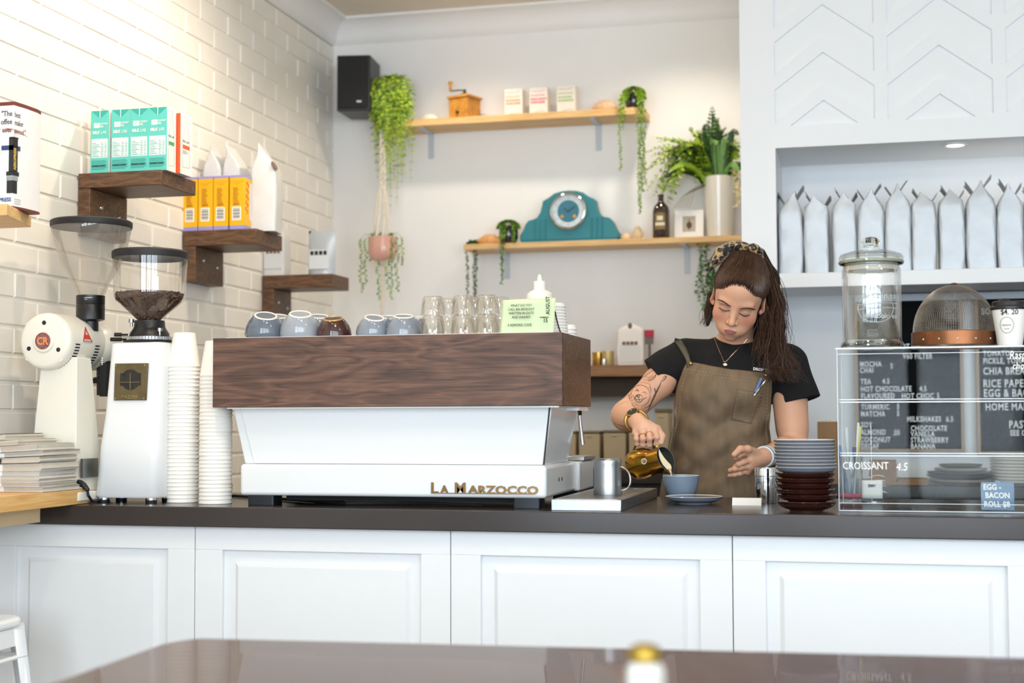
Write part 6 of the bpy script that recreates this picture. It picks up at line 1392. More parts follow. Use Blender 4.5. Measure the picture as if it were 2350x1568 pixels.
for (px, py) in tips:
    x, z = XX(px), ZZ(py); dy = rr.uniform(-.12, .02); top = max(z, ZZ(350)) + .02
    frond(b, [(0, 0, 0), (x * .25, dy * .3, ZZ(390)), (x * .6, dy * .8, min(top, ZZ(370) + .04 + (z > ZZ(380)) * .03)), (x, dy, z)], .050, rr, 22, (0, 1, 2), .46)
straps = [(1615, 318, .013), (1700, 322, .015), (1690, 350, .016)]
for px, py, w3 in ((1640, 252, .040), (1652, 278, .036), (1626, 290, .038), (1670, 300, .036), (1604, 312, .036), (1690, 318, .036)): q = (XX(px), ZZ(py)); frond(b, [(0, 0, 0), (q[0] * .2 - .01, -.03, ZZ(370)), (q[0] * .6 - .015, -.05, ZZ(320)), (q[0], -.06, q[1])], w3, rr, 26, (3, 3, 1), .55)
for i in range(34): a_ = rr.uniform(-.25, PI + .35); straps.append((1622 - 98 * math.cos(a_) * rr.uniform(.55, 1.0) * (-1), 398 - 92 * max(-.25, math.sin(a_)) * rr.uniform(.6, 1), rr.uniform(.011, .018)))
for (px, py, wdt) in straps:
    px = min(px, 1712)
    x, z = XX(px), ZZ(py); dy = rr.uniform(-.11, .03)
    strap(b, [(x * .1, dy * .1, 0), (x * .35, dy * .5, ZZ(400)), (x * .72, dy, max(z + .03, ZZ(385))), (x, dy * 1.1, z)], wdt, rr.choice((3, 1, 0, 4)))
for i in range(8): strap(b, [(0, 0, 0), (rr.uniform(-.03, .02), -.02, ZZ(380)), (XX(1638 + i * 3), -.03, ZZ(258 + i * 6))], .007, rr.choice((3, 0)))
b.build('foliage', [G1, G2, G3, G4, leafmat('light green leaf', '#6d9a4b')], t, smooth=False)
b = MB()
for i in range(6): b.tube([(-.02, -.02, ZZ(420)), (XX(1600 - 6 * i), -.05, ZZ(430 + 4 * i)), (XX(1585 - 7 * i), -.06, ZZ(478))], .0011, 4)
b.build('dry_twigs', mat('dry twig', '#8b7a60', .8), t)
b = MB(); rr = random.Random(2)
for i in range(60): u = rr.random(); p = Vector((XX(1698) + rr.uniform(-.012, .008), -.09, ZZ(395 + 85 * u))); leaf(b, p, (rr.uniform(-1, .6), -.2, rr.uniform(-1, .5)), (0, -1, 0), .02, .008)
b.build('dried_flower_spray', mat('dried flower', '#e3d3a4', .8), t, smooth=False)
# fern sprig standing in the amber bottle
A = on(1517, Y2s + .05, Z2s); zb_ = PY(1517, 447, A.y).z
t = thing('fern_sprig', 'yellow-green fern sprig standing in the brown bottle', 'plant', (A.x, A.y, zb_ - .01)); b = MB()
for px, py in ((1545, 392), (1530, 400), (1560, 405), (1522, 410)): q_ = PY(px, py, A.y - .03); frond(b, [(0, 0, 0), (.01, -.01, .02), ((q_.x - A.x) * .7, -.02, (q_.z - zb_) * .7), (q_.x - A.x, -.03, q_.z - zb_)], .020, rr, 16, (0, 1), .35)
b.build('foliage', [G3, G1], t, smooth=False)
# ivy hanging behind the barista's head
A = PY(1618, 560, BY - .10); rr = random.Random(8); xh = PY(1622, 600, BY - .10).x; Zt = Z2s - .026
t = thing('hanging_ivy', 'small-leaved ivy hanging under the lower shelf behind the barista', 'plant', (xh, BY - .10, Zt)); b = MB()
for i in range(11):
    x = (rr.uniform(-1, 1)) * .035; zt_v = -.05 - rr.uniform(0, .04); vine(b, x, rr.uniform(-.02, .02), zt_v if i > 2 else -.0, PY(1620, rr.uniform(640, 745), BY - .1).z - Zt, rr, .016, .012, .008, (0, 1, 2))
b.tube([(0, 0, 0), (0, 0, -.06)], .001, 4); b.build('foliage', [leafmat('ivy leaf', '#5f9a4a'), G2, G4], t, smooth=False)
# ------------------------------------------------------------------ walnut shelf behind the barista with tins and a bag
Yw = BY - .26; A = PY(1340, 839, Yw); zw = A.z; x0 = PY(1250, 839, Yw).x; x1 = PY(1560, 839, Yw).x; thw = zw - PY(1420, 864, Yw).z
M_wl = wood('walnut back shelf', '#5a3a1a', '#8a5f33', '#a2743f', .35, st=(1, 9, 9), scale=2, wave=5)
t = thing('walnut_wall_shelf', 'brown wooden shelf behind the barista holding tins and a coffee bag', 'shelf', (x0, Yw, zw)); b = MB(); b.box(0, 0, -thw, x1 - x0, .259, 0); b.build('shelf_board', M_wl, t, bevel=.002)
b = MB(); b.box(.01, .10, -thw - .085, x1 - x0 - .01, .255, -thw - .0005); b.build('rail_below', mat('dark cleat', '#3a2616', .6), t)
k = mpp(A)
A = on(1447, Yw + .06, zw); t = pouch('coffee_bag', 'white coffee bag with a brown printed label on the shelf behind the barista', 'bag', (A.x, A.y, zw + .0003), 60 * k, .07, 95 * k, mat('warm white bag', '#efe9e2', .5, vary=.02), 0, 12, .12, .05)
b = MB(); b.box(-.046, -.0370, .012, .046, -.0352, .085); b.build('paper_label', mat('label grey', '#dcdad6', .6, vary=0), t)
b = MB(); [b.box(-.035 + .018 * i, -.0380, .088, -.021 + .018 * i, -.0365, .103) for i in range(4)]; b.ell((-.0, -.034, .172), (.010, .003, .014), 10, 6); b.build('label_print', M_lblb, t)
for i, (px, w_, h_, m_, lb, dz_) in enumerate(((1372, 30, 32, M_gold, 'gold coloured tin at the left, behind the machine corner', 0), (1393, 28, 34, mat('straw tin', '#cbb47c', .4, .4), 'straw coloured tin beside the white coffee bag', 0), (1384, 9, 14, M_chrome, 'tiny chrome lidded pot in front of the tins', 0))):
    yy = Yw + .07 - (.05 if i == 2 else 0) + .04 * (i == 0); A = on(px, yy, zw); b = MB(); r_ = w_ / 2 * k; b.lathe([(.001, 0), (r_ * .97, 0), (r_, .002), (r_, h_ * k * .8), (r_ * 1.03, h_ * k * .81), (r_ * 1.03, h_ * k), (.001, h_ * k)], 24); o = b.build('tin', m_); o.location = A; tag(o, lb + ' on the wooden shelf', 'tin')
A = on(1488, Yw + .05, zw); t = thing('pastry_brush', 'red bristle brush standing upright on the shelf beside the coffee bag', 'brush', A)
b = MB(); b.tube([(0, 0, 0), (0, 0, 52 * k)], .006, 8); b.box(-9 * k, -.007, 48 * k, 9 * k, .007, 64 * k); b.build('brush_handle', MATS['grey print'] if False else mat('brush grey', '#6b5f5c', .5), t); b = MB(); b.box(-10 * k, -.009, 64 * k, 10 * k, .009, 80 * k); b.build('bristles', mat('brush red', '#b8203c', .6), t)
# beige canisters on the back bench
M_can = mat('beige canister', '#b9a88a', .55, vary=.05)
for i, (a0, a1, yt) in enumerate(((1325, 1373, 990), (1381, 1432, 988), (1439, 1492, 986), (1499, 1530, 938), (1270, 1318, 990))):
    Y = 5.98; A = on(a0, Y, .9303); B = on(a1, Y, .93); t = thing('storage_canister', ['beige square canister left of the steel jug top, on the back bench', 'beige square canister directly behind the brass jug, on the back bench', 'beige square canister behind the barista pouring hand', 'taller pale canister beside the barista apron', 'beige square canister hidden mostly by the espresso machine'][i], 'canister', A, 0, 'beige canisters on the back bench')
    w_ = B.x - A.x; h_ = PY(a0, yt, Y).z - .9303; b = MB(); b.box(0, 0, 0, w_, .14, h_ * .93); b.build('canister_body', M_can, t, bevel=.006, seg=3); b = MB(); b.box(-.001, -.001, h_ * .93, w_ + .001, .141, h_); b.build('canister_lid', mat('canister lid', '#6d6048', .5), t, bevel=.003)
    b = MB(); b.ell((w_ / 2, -.002, h_ * .86), (.012, .003, .004), 10, 6); b.build('lid_clip', M_can, t)
# ------------------------------------------------------------------ signed-distance modelling
class SDF:
    def __init__(s, lo, hi, h):
        s.lo = np.array(lo, float); s.h = h; s.n = np.ceil((np.array(hi) - s.lo) / h).astype(int) + 1
        s.V = np.full(s.n, .04, np.float32)
    def sub(s, lo, hi, pad):
        a = np.maximum(0, np.floor((np.array(lo) - pad - s.lo) / s.h).astype(int)); b = np.minimum(s.n, np.ceil((np.array(hi) + pad - s.lo) / s.h).astype(int) + 1)
        if (b <= a).any(): return None, None
        g = np.meshgrid(*[(s.lo[i] + s.h * np.arange(a[i], b[i])).astype(np.float32) for i in range(3)], indexing='ij', sparse=True)
        return tuple(slice(a[i], b[i]) for i in range(3)), g
    def put(s, f, lo, hi, k=.01, op='u'):
        sl, g = s.sub(lo, hi, .03 if op == 'u' else .02)
        if sl is None: return
        d = f(*g).astype(np.float32); v = s.V[sl]
        if op == 'u':
            h = np.clip(.5 + .5 * (v - d) / k, 0, 1); s.V[sl] = v * (1 - h) + d * h - k * h * (1 - h)
        elif op == 's':
            h = np.clip(.5 - .5 * (v + d) / k, 0, 1); s.V[sl] = v * (1 - h) - d * h + k * h * (1 - h)
        elif op == 'i': s.V[sl] = np.maximum(v, d)
    def cone(s, a, b, ra, rb, k=.01, op='u', flat=None):
        a = np.array(a, float); b = np.array(b, float); ab = b - a; L2 = float(ab @ ab) + 1e-12; r = max(ra, rb)
        def f(x, y, z):
            px, py, pz = x - a[0], y - a[1], z - a[2]
            t = np.clip((px * ab[0] + py * ab[1] + pz * ab[2]) / L2, 0, 1)
            return np.sqrt((px - t * ab[0]) ** 2 + (py - t * ab[1]) ** 2 + (pz - t * ab[2]) ** 2) - (ra + (rb - ra) * t)
        s.put(f, np.minimum(a, b) - r, np.maximum(a, b) + r, k, op)
    def chain(s, pts, rs, k=.01):
        for i in range(len(pts) - 1): s.cone(pts[i], pts[i + 1], rs[i], rs[i + 1], k)
    def ell(s, c, r, M=None, k=.01, op='u'):    # M: 3x3 rotation (columns = local axes)
        c = np.array(c, float); r = np.array(r, float); Q = np.eye(3) if M is None else np.array(M); R_ = r.max()
        def f(x, y, z):
            p = [x - c[0], y - c[1], z - c[2]]
            q = [p[0] * Q[0, i] + p[1] * Q[1, i] + p[2] * Q[2, i] for i in range(3)]
            k0 = np.sqrt(sum((q[i] / r[i]) ** 2 for i in range(3))); k1 = np.sqrt(sum((q[i] / r[i] ** 2) ** 2 for i in range(3))) + 1e-9
            return k0 * (k0 - 1) / k1
        s.put(f, c - R_, c + R_, k, op)
    def loft(s, secs, k=.02, grow=0, disp=None):     # secs: (z, cx, cy, rx, ry) ascending z
        Z = np.array([q[0] for q in secs])
        def f(x, y, z):
            zz = z + 0 * x * 0
            zc = z[0, 0, :]; I = [np.interp(zc, Z, [q[j] for q in secs]).astype(np.float32) for j in (1, 2, 3, 4)]
            rx, ry = I[2] + grow, I[3] + grow
            q = np.sqrt(((x - I[0]) / rx) ** 2 + ((y - I[1]) / ry) ** 2); d = (q - 1) * np.minimum(rx, ry)
            dz = np.maximum(Z[0] - z, z - Z[-1]); d = np.maximum(d, dz)
            if disp: d = d + disp(x, y, z)
            return d
        R_ = max(max(q[3], q[4]) for q in secs) + grow
        lo = np.array([min(q[1] for q in secs) - R_, min(q[2] for q in secs) - R_, Z[0]]); hi = np.array([max(q[1] for q in secs) + R_, max(q[2] for q in secs) + R_, Z[-1]])
        s.put(f, lo, hi, k)
    def mesh(s, name, mats, parent=None, smooth_it=0):
        V = s.V; ins = V < 0; nx, ny, nz = V.shape
        c = np.zeros((nx - 1, ny - 1, nz - 1), np.uint8)
        offs = [(i, j, k) for i in (0, 1) for j in (0, 1) for k in (0, 1)]
        for i, j, k in offs: c += ins[i:nx - 1 + i, j:ny - 1 + j, k:nz - 1 + k]
        act = np.argwhere((c > 0) & (c < 8)); idx = np.full(c.shape, -1, np.int32); idx[tuple(act.T)] = np.arange(len(act))
        acc = np.zeros((len(act), 3)); cnt = np.zeros(len(act))
        vals = {o: V[act[:, 0] + o[0], act[:, 1] + o[1], act[:, 2] + o[2]] for o in offs}
        for o in offs:
            for ax in range(3):
                if o[ax]: continue
                p = list(o); p[ax] = 1; p = tuple(p); a, b = vals[o], vals[p]; m = (a < 0) != (b < 0)
                t = a[m] / (a[m] - b[m]); q = np.tile(np.array(o, float), (m.sum(), 1)); q[:, ax] += t; acc[m] += q; cnt[m] += 1
        P = (act + acc / cnt[:, None]) * s.h + s.lo
        F = []
        for ax in range(3):
            sl0 = [slice(1, -1)] * 3; sl0[ax] = slice(0, -1); sl1 = [slice(1, -1)] * 3; sl1[ax] = slice(1, None)
            A = ins[tuple(sl0)]; B = ins[tuple(sl1)]; e = np.argwhere(A != B)
            if not len(e): continue
            e0 = e + 1; e0[:, ax] -= 1; u, v = (ax + 1) % 3, (ax + 2) % 3
            def cell(du, dv): q = e0.copy(); q[:, u] -= du; q[:, v] -= dv; return idx[tuple(q.T)]
            quad = np.stack([cell(0, 0), cell(1, 0), cell(1, 1), cell(0, 1)], 1); flip = ~A[tuple(e.T)]
            quad[flip] = quad[flip][:, ::-1]; F.append(quad)
        F = np.concatenate(F); F = F[(F >= 0).all(1)]
        me = bpy.data.meshes.new(name); me.vertices.add(len(P)); me.vertices.foreach_set('co', P.astype(np.float32).ravel())
        me.loops.add(len(F) * 4); me.loops.foreach_set('vertex_index', F.ravel().astype(np.int32)); me.polygons.add(len(F))
        me.polygons.foreach_set('loop_start', np.arange(0, len(F) * 4, 4, dtype=np.int32)); me.polygons.foreach_set('loop_total', np.full(len(F), 4, np.int32))
        me.update(calc_edges=True); me.validate()
        if not isinstance(mats, (list, tuple)): mats = [mats]
        for m in mats: me.materials.append(m)
        me.shade_smooth(); o = bpy.data.objects.new(name, me); COL.objects.link(o)
        if parent: o.parent = parent
        o['_P'] = 0; del o['_P']; return o, P
# ------------------------------------------------------------------ the barista
Wp = PY
base = Vector((PY(1668, 900, 4.72).x, 4.72, 0))
person = thing('person', 'barista in black t-shirt and brown apron, head bowed, pouring milk into a cup', 'person', base)
def L(v): return np.array(Vector(v) - base)
def W(px, py, Y): return L(PY(px, py, Y))
rl, pt = math.radians(13), math.radians(31)
HR = np.array((Matrix.Rotation(math.radians(3), 3, 'Z') @ Matrix.Rotation(rl, 3, 'Y') @ Matrix.Rotation(pt, 3, 'X')))
HS = 1.03; HO = W(1694.5, 686, 4.60)
def H(x, y, z): return HO + HR @ (np.array((x, y, z)) * HS)
def hell(sd, c, r, k=.01, op='u', rot=None):
    M = HR if rot is None else HR @ np.array(rot); sd.ell(H(*c), np.array(r) * HS, M, k, op)
sR, sL = W(1566, 826, 4.72), W(1806, 838, 4.73); eR, eL = W(1436, 952, 4.63), W(1822, 1030, 4.68); wR, wL = W(1463, 968, 4.37), W(1752, 1049, 4.47)
NK = W(1692, 800, 4.735)
cx = lambda px, py: W(px, py, 4.72)[0]; zz = lambda py: W(1660, py, 4.72)[2]
secs = [(zz(1240), cx(1655, 1240), .0, .175, .125), (zz(1120), cx(1655, 1120), .0, .178, .128), (zz(1040), cx(1653, 1040), -.002, .160, .118), (zz(965), cx(1656, 965), -.005, .150, .108), (zz(900), cx(1664, 900), -.008, .160, .115),
        (zz(850), cx(1675, 850), -.004, .165, .108), (zz(815), cx(1682, 815), .004, .145, .092), (zz(790), cx(1688, 790), .012, .095, .072), (zz(772), cx(1690, 772), .014, .06, .058)]
M_skin = attrmat('skin', .48, sss=.12, ssc=.01)
def hand(sd, wrist, kn, fingers, thumb, k=.006, rp=.0135):
    mid = (kn[1] + kn[2]) / 2
    for q in kn: sd.cone(wrist + (q - wrist) * .12, q, .0165, .0105, .012)
    for a, b in zip(kn[:-1], kn[1:]): sd.cone(a, b, .0108, .0108, .008)
    sd.cone(wrist + (mid - wrist) * .15, wrist + (mid - wrist) * .75, .021, .019, .015)
    for f, r in zip(fingers, (.0085, .0088, .0083, .0074)):
        sd.chain(f, [r * 1.08, r * 1.03, r * .92, r * .82], .0035)
        for j in f[1:3]: sd.ell(j, (r * .99,) * 3, None, .003)
    sd.chain(thumb, [.0145, .0112, .0102, .0085], .006)
def arms(sd, grow=0, k=.015):
    sd.cone(sR, eR, .054 + grow, .042 + grow, k); m = sR + (eR - sR) * .42; sd.cone(m, m + np.array((.002, -.004, .0)), .051, .051, k)
    sd.cone(eR, eR + (wR - eR) * .35, .0445, .046, k); sd.cone(eR + (wR - eR) * .35, wR, .046, .0265, k); sd.ell(eR + np.array((-.006, .012, -.01)), (.042,) * 3, None, .012)
    sd.cone(sL, eL, .056, .045, k); m = sL + (eL - sL) * .42; sd.cone(m, eL + (sL - eL) * .25, .053, .050, k)
    sd.cone(eL, eL + (wL - eL) * .35, .044, .043, k); sd.cone(eL + (wL - eL) * .35, wL, .043, .026, k)
B = SDF((-.44, -.50, .93), (.29, .16, 1.66), .0021)
B.loft([(q[0], q[1], q[2], q[3] - .014, q[4] - .014) for q in secs[2:]], .02)
arms(B); B.cone(NK, sR + np.array((.03, 0, .012)), .05, .045, .03); B.cone(NK, sL + np.array((-.03, 0, .012)), .05, .045, .03)
# right hand gripping the jug handle
knR = [W(1503, 986, 4.292), W(1489, 987, 4.286), W(1474, 989, 4.29), W(1460, 994, 4.30)]
fR = [[knR[0], W(1507, 1004, 4.262), W(1506, 1019, 4.272), W(1504, 1015, 4.294)], [knR[1], W(1491, 1006, 4.254), W(1490, 1021, 4.266), W(1489, 1017, 4.292)],
      [knR[2], W(1475, 1007, 4.258), W(1475, 1021, 4.268), W(1475, 1017, 4.292)], [knR[3], W(1461, 1008, 4.268), W(1462, 1019, 4.276), W(1463, 1016, 4.296)]]
hand(B, wR, knR, fR, [W(1487, 975, 4.335), W(1508, 985, 4.305), W(1519, 1001, 4.285), W(1517, 1016, 4.272)])
# left hand, open and relaxed
knL = [W(1722, 1042, 4.405), W(1724, 1056, 4.408), W(1721, 1070, 4.412), W(1714, 1082, 4.42)]
fL = [[knL[0], W(1706, 1040, 4.385), W(1696, 1046, 4.378), W(1688, 1052, 4.384)], [knL[1], W(1706, 1061, 4.388), W(1695, 1066, 4.384), W(1687, 1071, 4.39)],
      [knL[2], W(1700, 1074, 4.392), W(1686, 1077, 4.388), W(1675, 1080, 4.394)], [knL[3], W(1698, 1087, 4.40), W(1685, 1090, 4.398), W(1674, 1092, 4.402)]]
hand(B, wL, knL, fL, [W(1734, 1040, 4.43), W(1716, 1031, 4.385), W(1699, 1031, 4.368), W(1685, 1044, 4.360)])
# neck and head
B.cone(H(0, .028, -.055), NK + np.array((0, -.005, .0)), .052, .060, .02)
hell(B, (0, .022, .035), (.076, .095, .082), .01); hell(B, (0, -.03, -.014), (.064, .058, .082), .03); hell(B, (0, -.034, -.066), (.046, .044, .044), .025)
hell(B, (0, -.064, -.098), (.020, .017, .016), .02); hell(B, (0, -.034, .052), (.062, .050, .052), .03)
for s_ in (-1, 1):
    hell(B, (s_ * .037, -.050, -.036), (.028, .024, .028), .02); hell(B, (s_ * .027, -.060, -.070), (.018, .016, .020), .02)
    hell(B, (s_ * .027, -.0745, .021), (.024, .010, .009), .018)
for s_ in (-1, 1): hell(B, (s_ * .031, -.097, -.002), (.018, .015, .011), .016, 's')
for s_ in (-1, 1):
    hell(B, (s_ * .031, -.0705, -.004), (.0145, .0138, .0125), .004)
B.cone(H(0, -.079, .012), H(0, -.099, -.028), .0065 * HS, .0088 * HS, .016); hell(B, (0, -.1025, -.035), (.0105, .0105, .0095), .006)
for s_ in (-1, 1): hell(B, (s_ * .0115, -.0935, -.038), (.0075, .0085, .0068), .005)
for s_ in (-1, 1): hell(B, (s_ * .0062, -.098, -.0465), (.0035, .005, .003), .003, 's')
hell(B, (0, -.073, -.070), (.030, .020, .020), .016)
hell(B, (-.007, -.0900, -.0652), (.0115, .0060, .0042), .005); hell(B, (.007, -.0900, -.0652), (.0115, .0060, .0042), .005); hell(B, (0, -.0895, -.0732), (.0140, .0068, .0052), .005)
hell(B, (0, -.099, -.0692), (.019, .006, .0010), .002, 's')
ra = np.array(Matrix.Rotation(math.radians(-14), 3, 'X') @ Matrix.Rotation(.0, 3, 'Y'))
for s_ in (-1, 1):
    rz_ = np.array(Matrix.Rotation(s_ * .35, 3, 'Z')) @ ra
    hell(B, (s_ * .078, .012, -.006), (.0065, .017, .030), .006, rot=rz_); hell(B, (s_ * .084, .006, -.002), (.005, .009, .017), .004, 's', rot=rz_); hell(B, (s_ * .074, .004, -.032), (.006, .008, .009), .005)
body, P = B.mesh('body', M_skin, person)
# colour regions of the skin: lips, cheeks, knuckles
Q = (P - HO) @ HR / HS; col = np.tile(np.array(lin('#dba789')), (len(P), 1))
def blend(w_, c): 
    global col
    w_ = np.clip(w_, 0, 1)[:, None]; col = col * (1 - w_) + np.array(lin(c)) * w_
head = (P[:, 2] > zz(800)) & (Q[:, 2] > -.13)
def gau(c, r): return np.exp(-(((Q - np.array(c)) / np.array(r)) ** 2).sum(1)) * head
blend(.75 * gau((-.044, -.06, -.034), (.022, .03, .020)), '#c9745c'); blend(.75 * gau((.044, -.06, -.034), (.022, .03, .020)), '#c9745c')
blend(.45 * gau((0, -.103, -.036), (.014, .014, .011)), '#cf8468')
for s_ in (-1, 1): blend(.5 * gau((s_ * .031, -.082, .002), (.016, .012, .009)), '#8a5b4c'); blend(.35 * gau((s_ * .031, -.078, -.018), (.014, .014, .006)), '#b07f78'); blend(.6 * gau((s_ * .08, .01, -.01), (.012, .02, .035)), '#d58a70')
lipd = ((Q[:, 0] / .0185) ** 2 + ((Q[:, 2] + .0692) / (.0084)) ** 2); blend((1.15 - lipd) * 6 * (Q[:, 1] < -.080) * head, '#b06a68')
for q in knR + [f[1] for f in fR] + [f[-1] for f in fL] + [f[-1] for f in fR]:
    blend(.35 * np.exp(-(((P - q) / .008) ** 2).sum(1)), '#cf8872')
hd_ = np.minimum(np.linalg.norm(P - wR, axis=1), np.linalg.norm(P - wL, axis=1)); blend(.35 * (hd_ < .0) , '#e5c0aa')
hr = np.exp(-((np.linalg.norm(P - np.mean(knR, 0), axis=1) / .06) ** 2)); blend(.5 * hr, '#e6bda6')
ca = body.data.attributes.new('Col', 'FLOAT_COLOR', 'POINT'); ca.data.foreach_set('color', np.hstack([col, np.ones((len(P), 1))]).astype(np.float32).ravel())
def bvh_of(*obs):
    vs, fs = [], []
    for o in obs:
        n0 = len(vs); mw = Matrix.Translation(base) if o.parent is person else o.matrix_world
        vs += [Vector(v.co) + base for v in o.data.vertices]; fs += [[i + n0 for i in p.vertices] for p in o.data.polygons]
    return BVHTree.FromPolygons(vs, fs)
Bb = bvh_of(body)
def proj(bv, px, py, off=.0006, fallback=None):
    h_, n_, _, _ = bv.ray_cast(O0, ray(px, py).normalized(), 12)
    if h_ is None:
        if fallback is None: return None
        h_ = PY(px, py, fallback); n_ = Vector((0, -1, 0))
    if n_.dot(ray(px, py)) > 0: n_ = -n_
    return h_ + n_ * off - base
def dense(pts, step=3.0):
    out = []
    for (a, b) in zip(pts[:-1], pts[1:]):
        n = max(1, int(math.hypot(b[0] - a[0], b[1] - a[1]) / step)); out += [(a[0] + (b[0] - a[0]) * i / n, a[1] + (b[1] - a[1]) * i / n) for i in range(n)]
    return out + [pts[-1]]
def smoothp(pts, it=1):
    for _ in range(it):
        o = [pts[0]]
        for a, b in zip(pts[:-1], pts[1:]): o += [(a[0] * .75 + b[0] * .25, a[1] * .75 + b[1] * .25), (a[0] * .25 + b[0] * .75, a[1] * .25 + b[1] * .75)]
        pts = o + [pts[-1]]
    return pts
def draw(mb, bv, pts, r, off=.0004, flat=.5, seg=5, sm=1, fb=None):
    q = [proj(bv, x, y, off, fb) for x, y in dense(smoothp(pts, sm))]; q = [p for p in q if p is not None]
    runs = [[q[0]]] if q else []
    for p in q[1:]:
        if (p - runs[-1][-1]).length > .03: runs.append([])
        runs[-1].append(p)
    for rn in runs:
        if len(rn) > 1:
            n = len(rn); rr_ = [r * (1 - .75 * abs(2 * i / (n - 1) - 1) ** 3) for i in range(n)] if flat != 1.01 else r
            mb.tube(rn, rr_, seg, flat=flat)
M_brow = mat('brow hair', '#4b2f24', .7, vary=0); M_lash = mat('lashes', '#1d1412', .7, vary=0)
rr = random.Random(77)
for line, sg in (([(1649, 688), (1656, 689.5), (1664, 694), (1678, 704)], -1), ([(1696, 709), (1706, 707.5), (1717, 707), (1731, 711)], 1)):
    b = MB(); d_ = dense(line, .55); n_ = len(d_)
    for i, (x, y) in enumerate(d_):
        for q in range(2):
            u = i / n_; th_ = 2.6 * math.sin(PI * min(1, (u if sg < 0 else 1 - u) * .8 + .2)) ** .6; yy = y + rr.uniform(-.5, .5) * th_
            p, p2 = proj(Bb, x, yy, .0004), proj(Bb, x + sg * 3.0, yy - rr.uniform(.2, 1.2) + (.8 if sg < 0 else .4), .0006)
            if p is not None and p2 is not None: b.tube([p, p2], [.00045, .0002], 4)
    b.build('eyebrow', M_brow, person)
for pts in ([(1651, 706), (1658, 711), (1666, 713.5), (1675, 713)], [(1697, 718.5), (1704, 723.5), (1711, 725.5), (1720, 723)]):
    b = MB(); draw(b, Bb, pts, .0013, .0004, .6); d_ = dense(smoothp(pts, 2), .9)
    for i, (x, y) in enumerate(d_):
        u = i / len(d_); p = proj(Bb, x, y, .0006)
        if p is not None: b.tube([p, p + Vector(((u - .5) * .003, -.003, -.0016)), p + Vector(((u - .5) * .006, -.0052, -.0018 - .001 * math.sin(i)))], [.00055, .0004, .0001], 4)
    b.build('eyelashes', M_lash, person)
b = MB(); draw(b, Bb, [(1664, 761.5), (1669, 762.8), (1675, 763.2), (1681, 764), (1686, 764.5)], .0005, .0002, .5); b.build('lip_line', mat('lip line', '#6a3437', .6, vary=0), person)
M_rose = mat('rose gold', '#d8a277', .2, 1, vary=0)
for px, py in ((1668, 742), (1688, 744.5)):
    c_ = proj(Bb, px, py, .0005)
    b = MB(); b.tube([c_ + Vector((.0035 * math.cos(a), -.001 - .0015 * math.cos(a) ** 2, .0042 * math.sin(a))) for a in np.linspace(0, 2 * PI, 13)[:-1]], .0005, 5, closed=True); b.build('nose_ring', M_rose, person)
# tattoos, drawn on the arm's surface
M_tat = mat('tattoo ink', '#4b4640', .6, vary=.2, scale=100); b = MB()
circ = lambda cx_, cy_, rx, ry, a0=0, a1=360, n=20: [(cx_ + rx * math.cos(math.radians(a0 + (a1 - a0) * i / n)), cy_ + ry * math.sin(math.radians(a0 + (a1 - a0) * i / n))) for i in range(n + 1)]
for pts, r in ((circ(1470, 908, 22, 24), .0008), (circ(1457, 884, 6, 6, 150, 340), .0008), (circ(1490, 896, 5, 7, 230, 420), .0008), ([(1463, 880), (1480, 878), (1493, 882), (1493, 900)], .0007), (circ(1466, 912, 8, 6), .0010),
               (circ(1465, 909, 3, 2.5), .0016), ([(1458, 899), (1462, 893), (1466, 899)], .0012), ([(1474, 902), (1480, 899), (1484, 905)], .0012), ([(1452, 905), (1459, 921), (1468, 925), (1476, 916), (1484, 912)], .0012), ([(1466, 912), (1467, 922)], .0009),
               ([(1443, 903), (1446, 920), (1455, 935), (1466, 944), (1474, 948)], .0010), ([(1497, 915), (1493, 928), (1482, 936), (1470, 938)], .0010),
               ([(1478, 873), (1492, 871), (1508, 858), (1513, 846)], .0009), ([(1458, 876), (1475, 868), (1490, 856), (1508, 845)], .0009), ([(1508, 845), (1506, 862), (1498, 872), (1486, 875)], .0010), ([(1486, 870), (1496, 862), (1506, 852)], .0007), ([(1490, 873), (1500, 862)], .0007), ([(1482, 866), (1494, 866)], .0006),
               ([(1481, 841), (1500, 843), (1520, 838), (1527, 832)], .0014), ([(1481, 838), (1500, 839), (1520, 834)], .0007), ([(1486, 836), (1496, 815), (1505, 838)], .0007), ([(1500, 838), (1508, 816), (1520, 832)], .0007), ([(1490, 826), (1518, 826)], .0006),
               ([(1486, 944), (1496, 922), (1506, 900), (1515, 884), (1518, 874)], .0022), ([(1518, 874), (1524, 864), (1530, 862), (1526, 870), (1519, 876)], .0016), ([(1504, 902), (1502, 890)], .0014), ([(1496, 918), (1506, 908)], .0012), ([(1500, 908), (1510, 898)], .0012)):
    draw(b, Bb, pts, r * 1.45, .0003, .35)
for i in range(8):
    u = i / 7; x, y = 1444 + 28 * u, 908 + 38 * u; draw(b, Bb, [(x, y), (x - 7, y + 2)], .0012, .0003, .35, sm=0); draw(b, Bb, [(x + 1, y + 1), (x + 4, y - 6)], .0010, .0003, .35, sm=0)
b.build('arm_tattoo', M_tat, person)
b = MB(); rr = random.Random(4); x = 1410
while x < 1434: y = 973 + (x - 1410) * .38; draw(b, Bb, [(x, y), (x + 1.2, y - rr.uniform(2, 4)), (x + 2.2, y + .5)], .0007, .0003, .4, sm=0); x += 2.6
b.build('script_tattoo', M_tat, person)
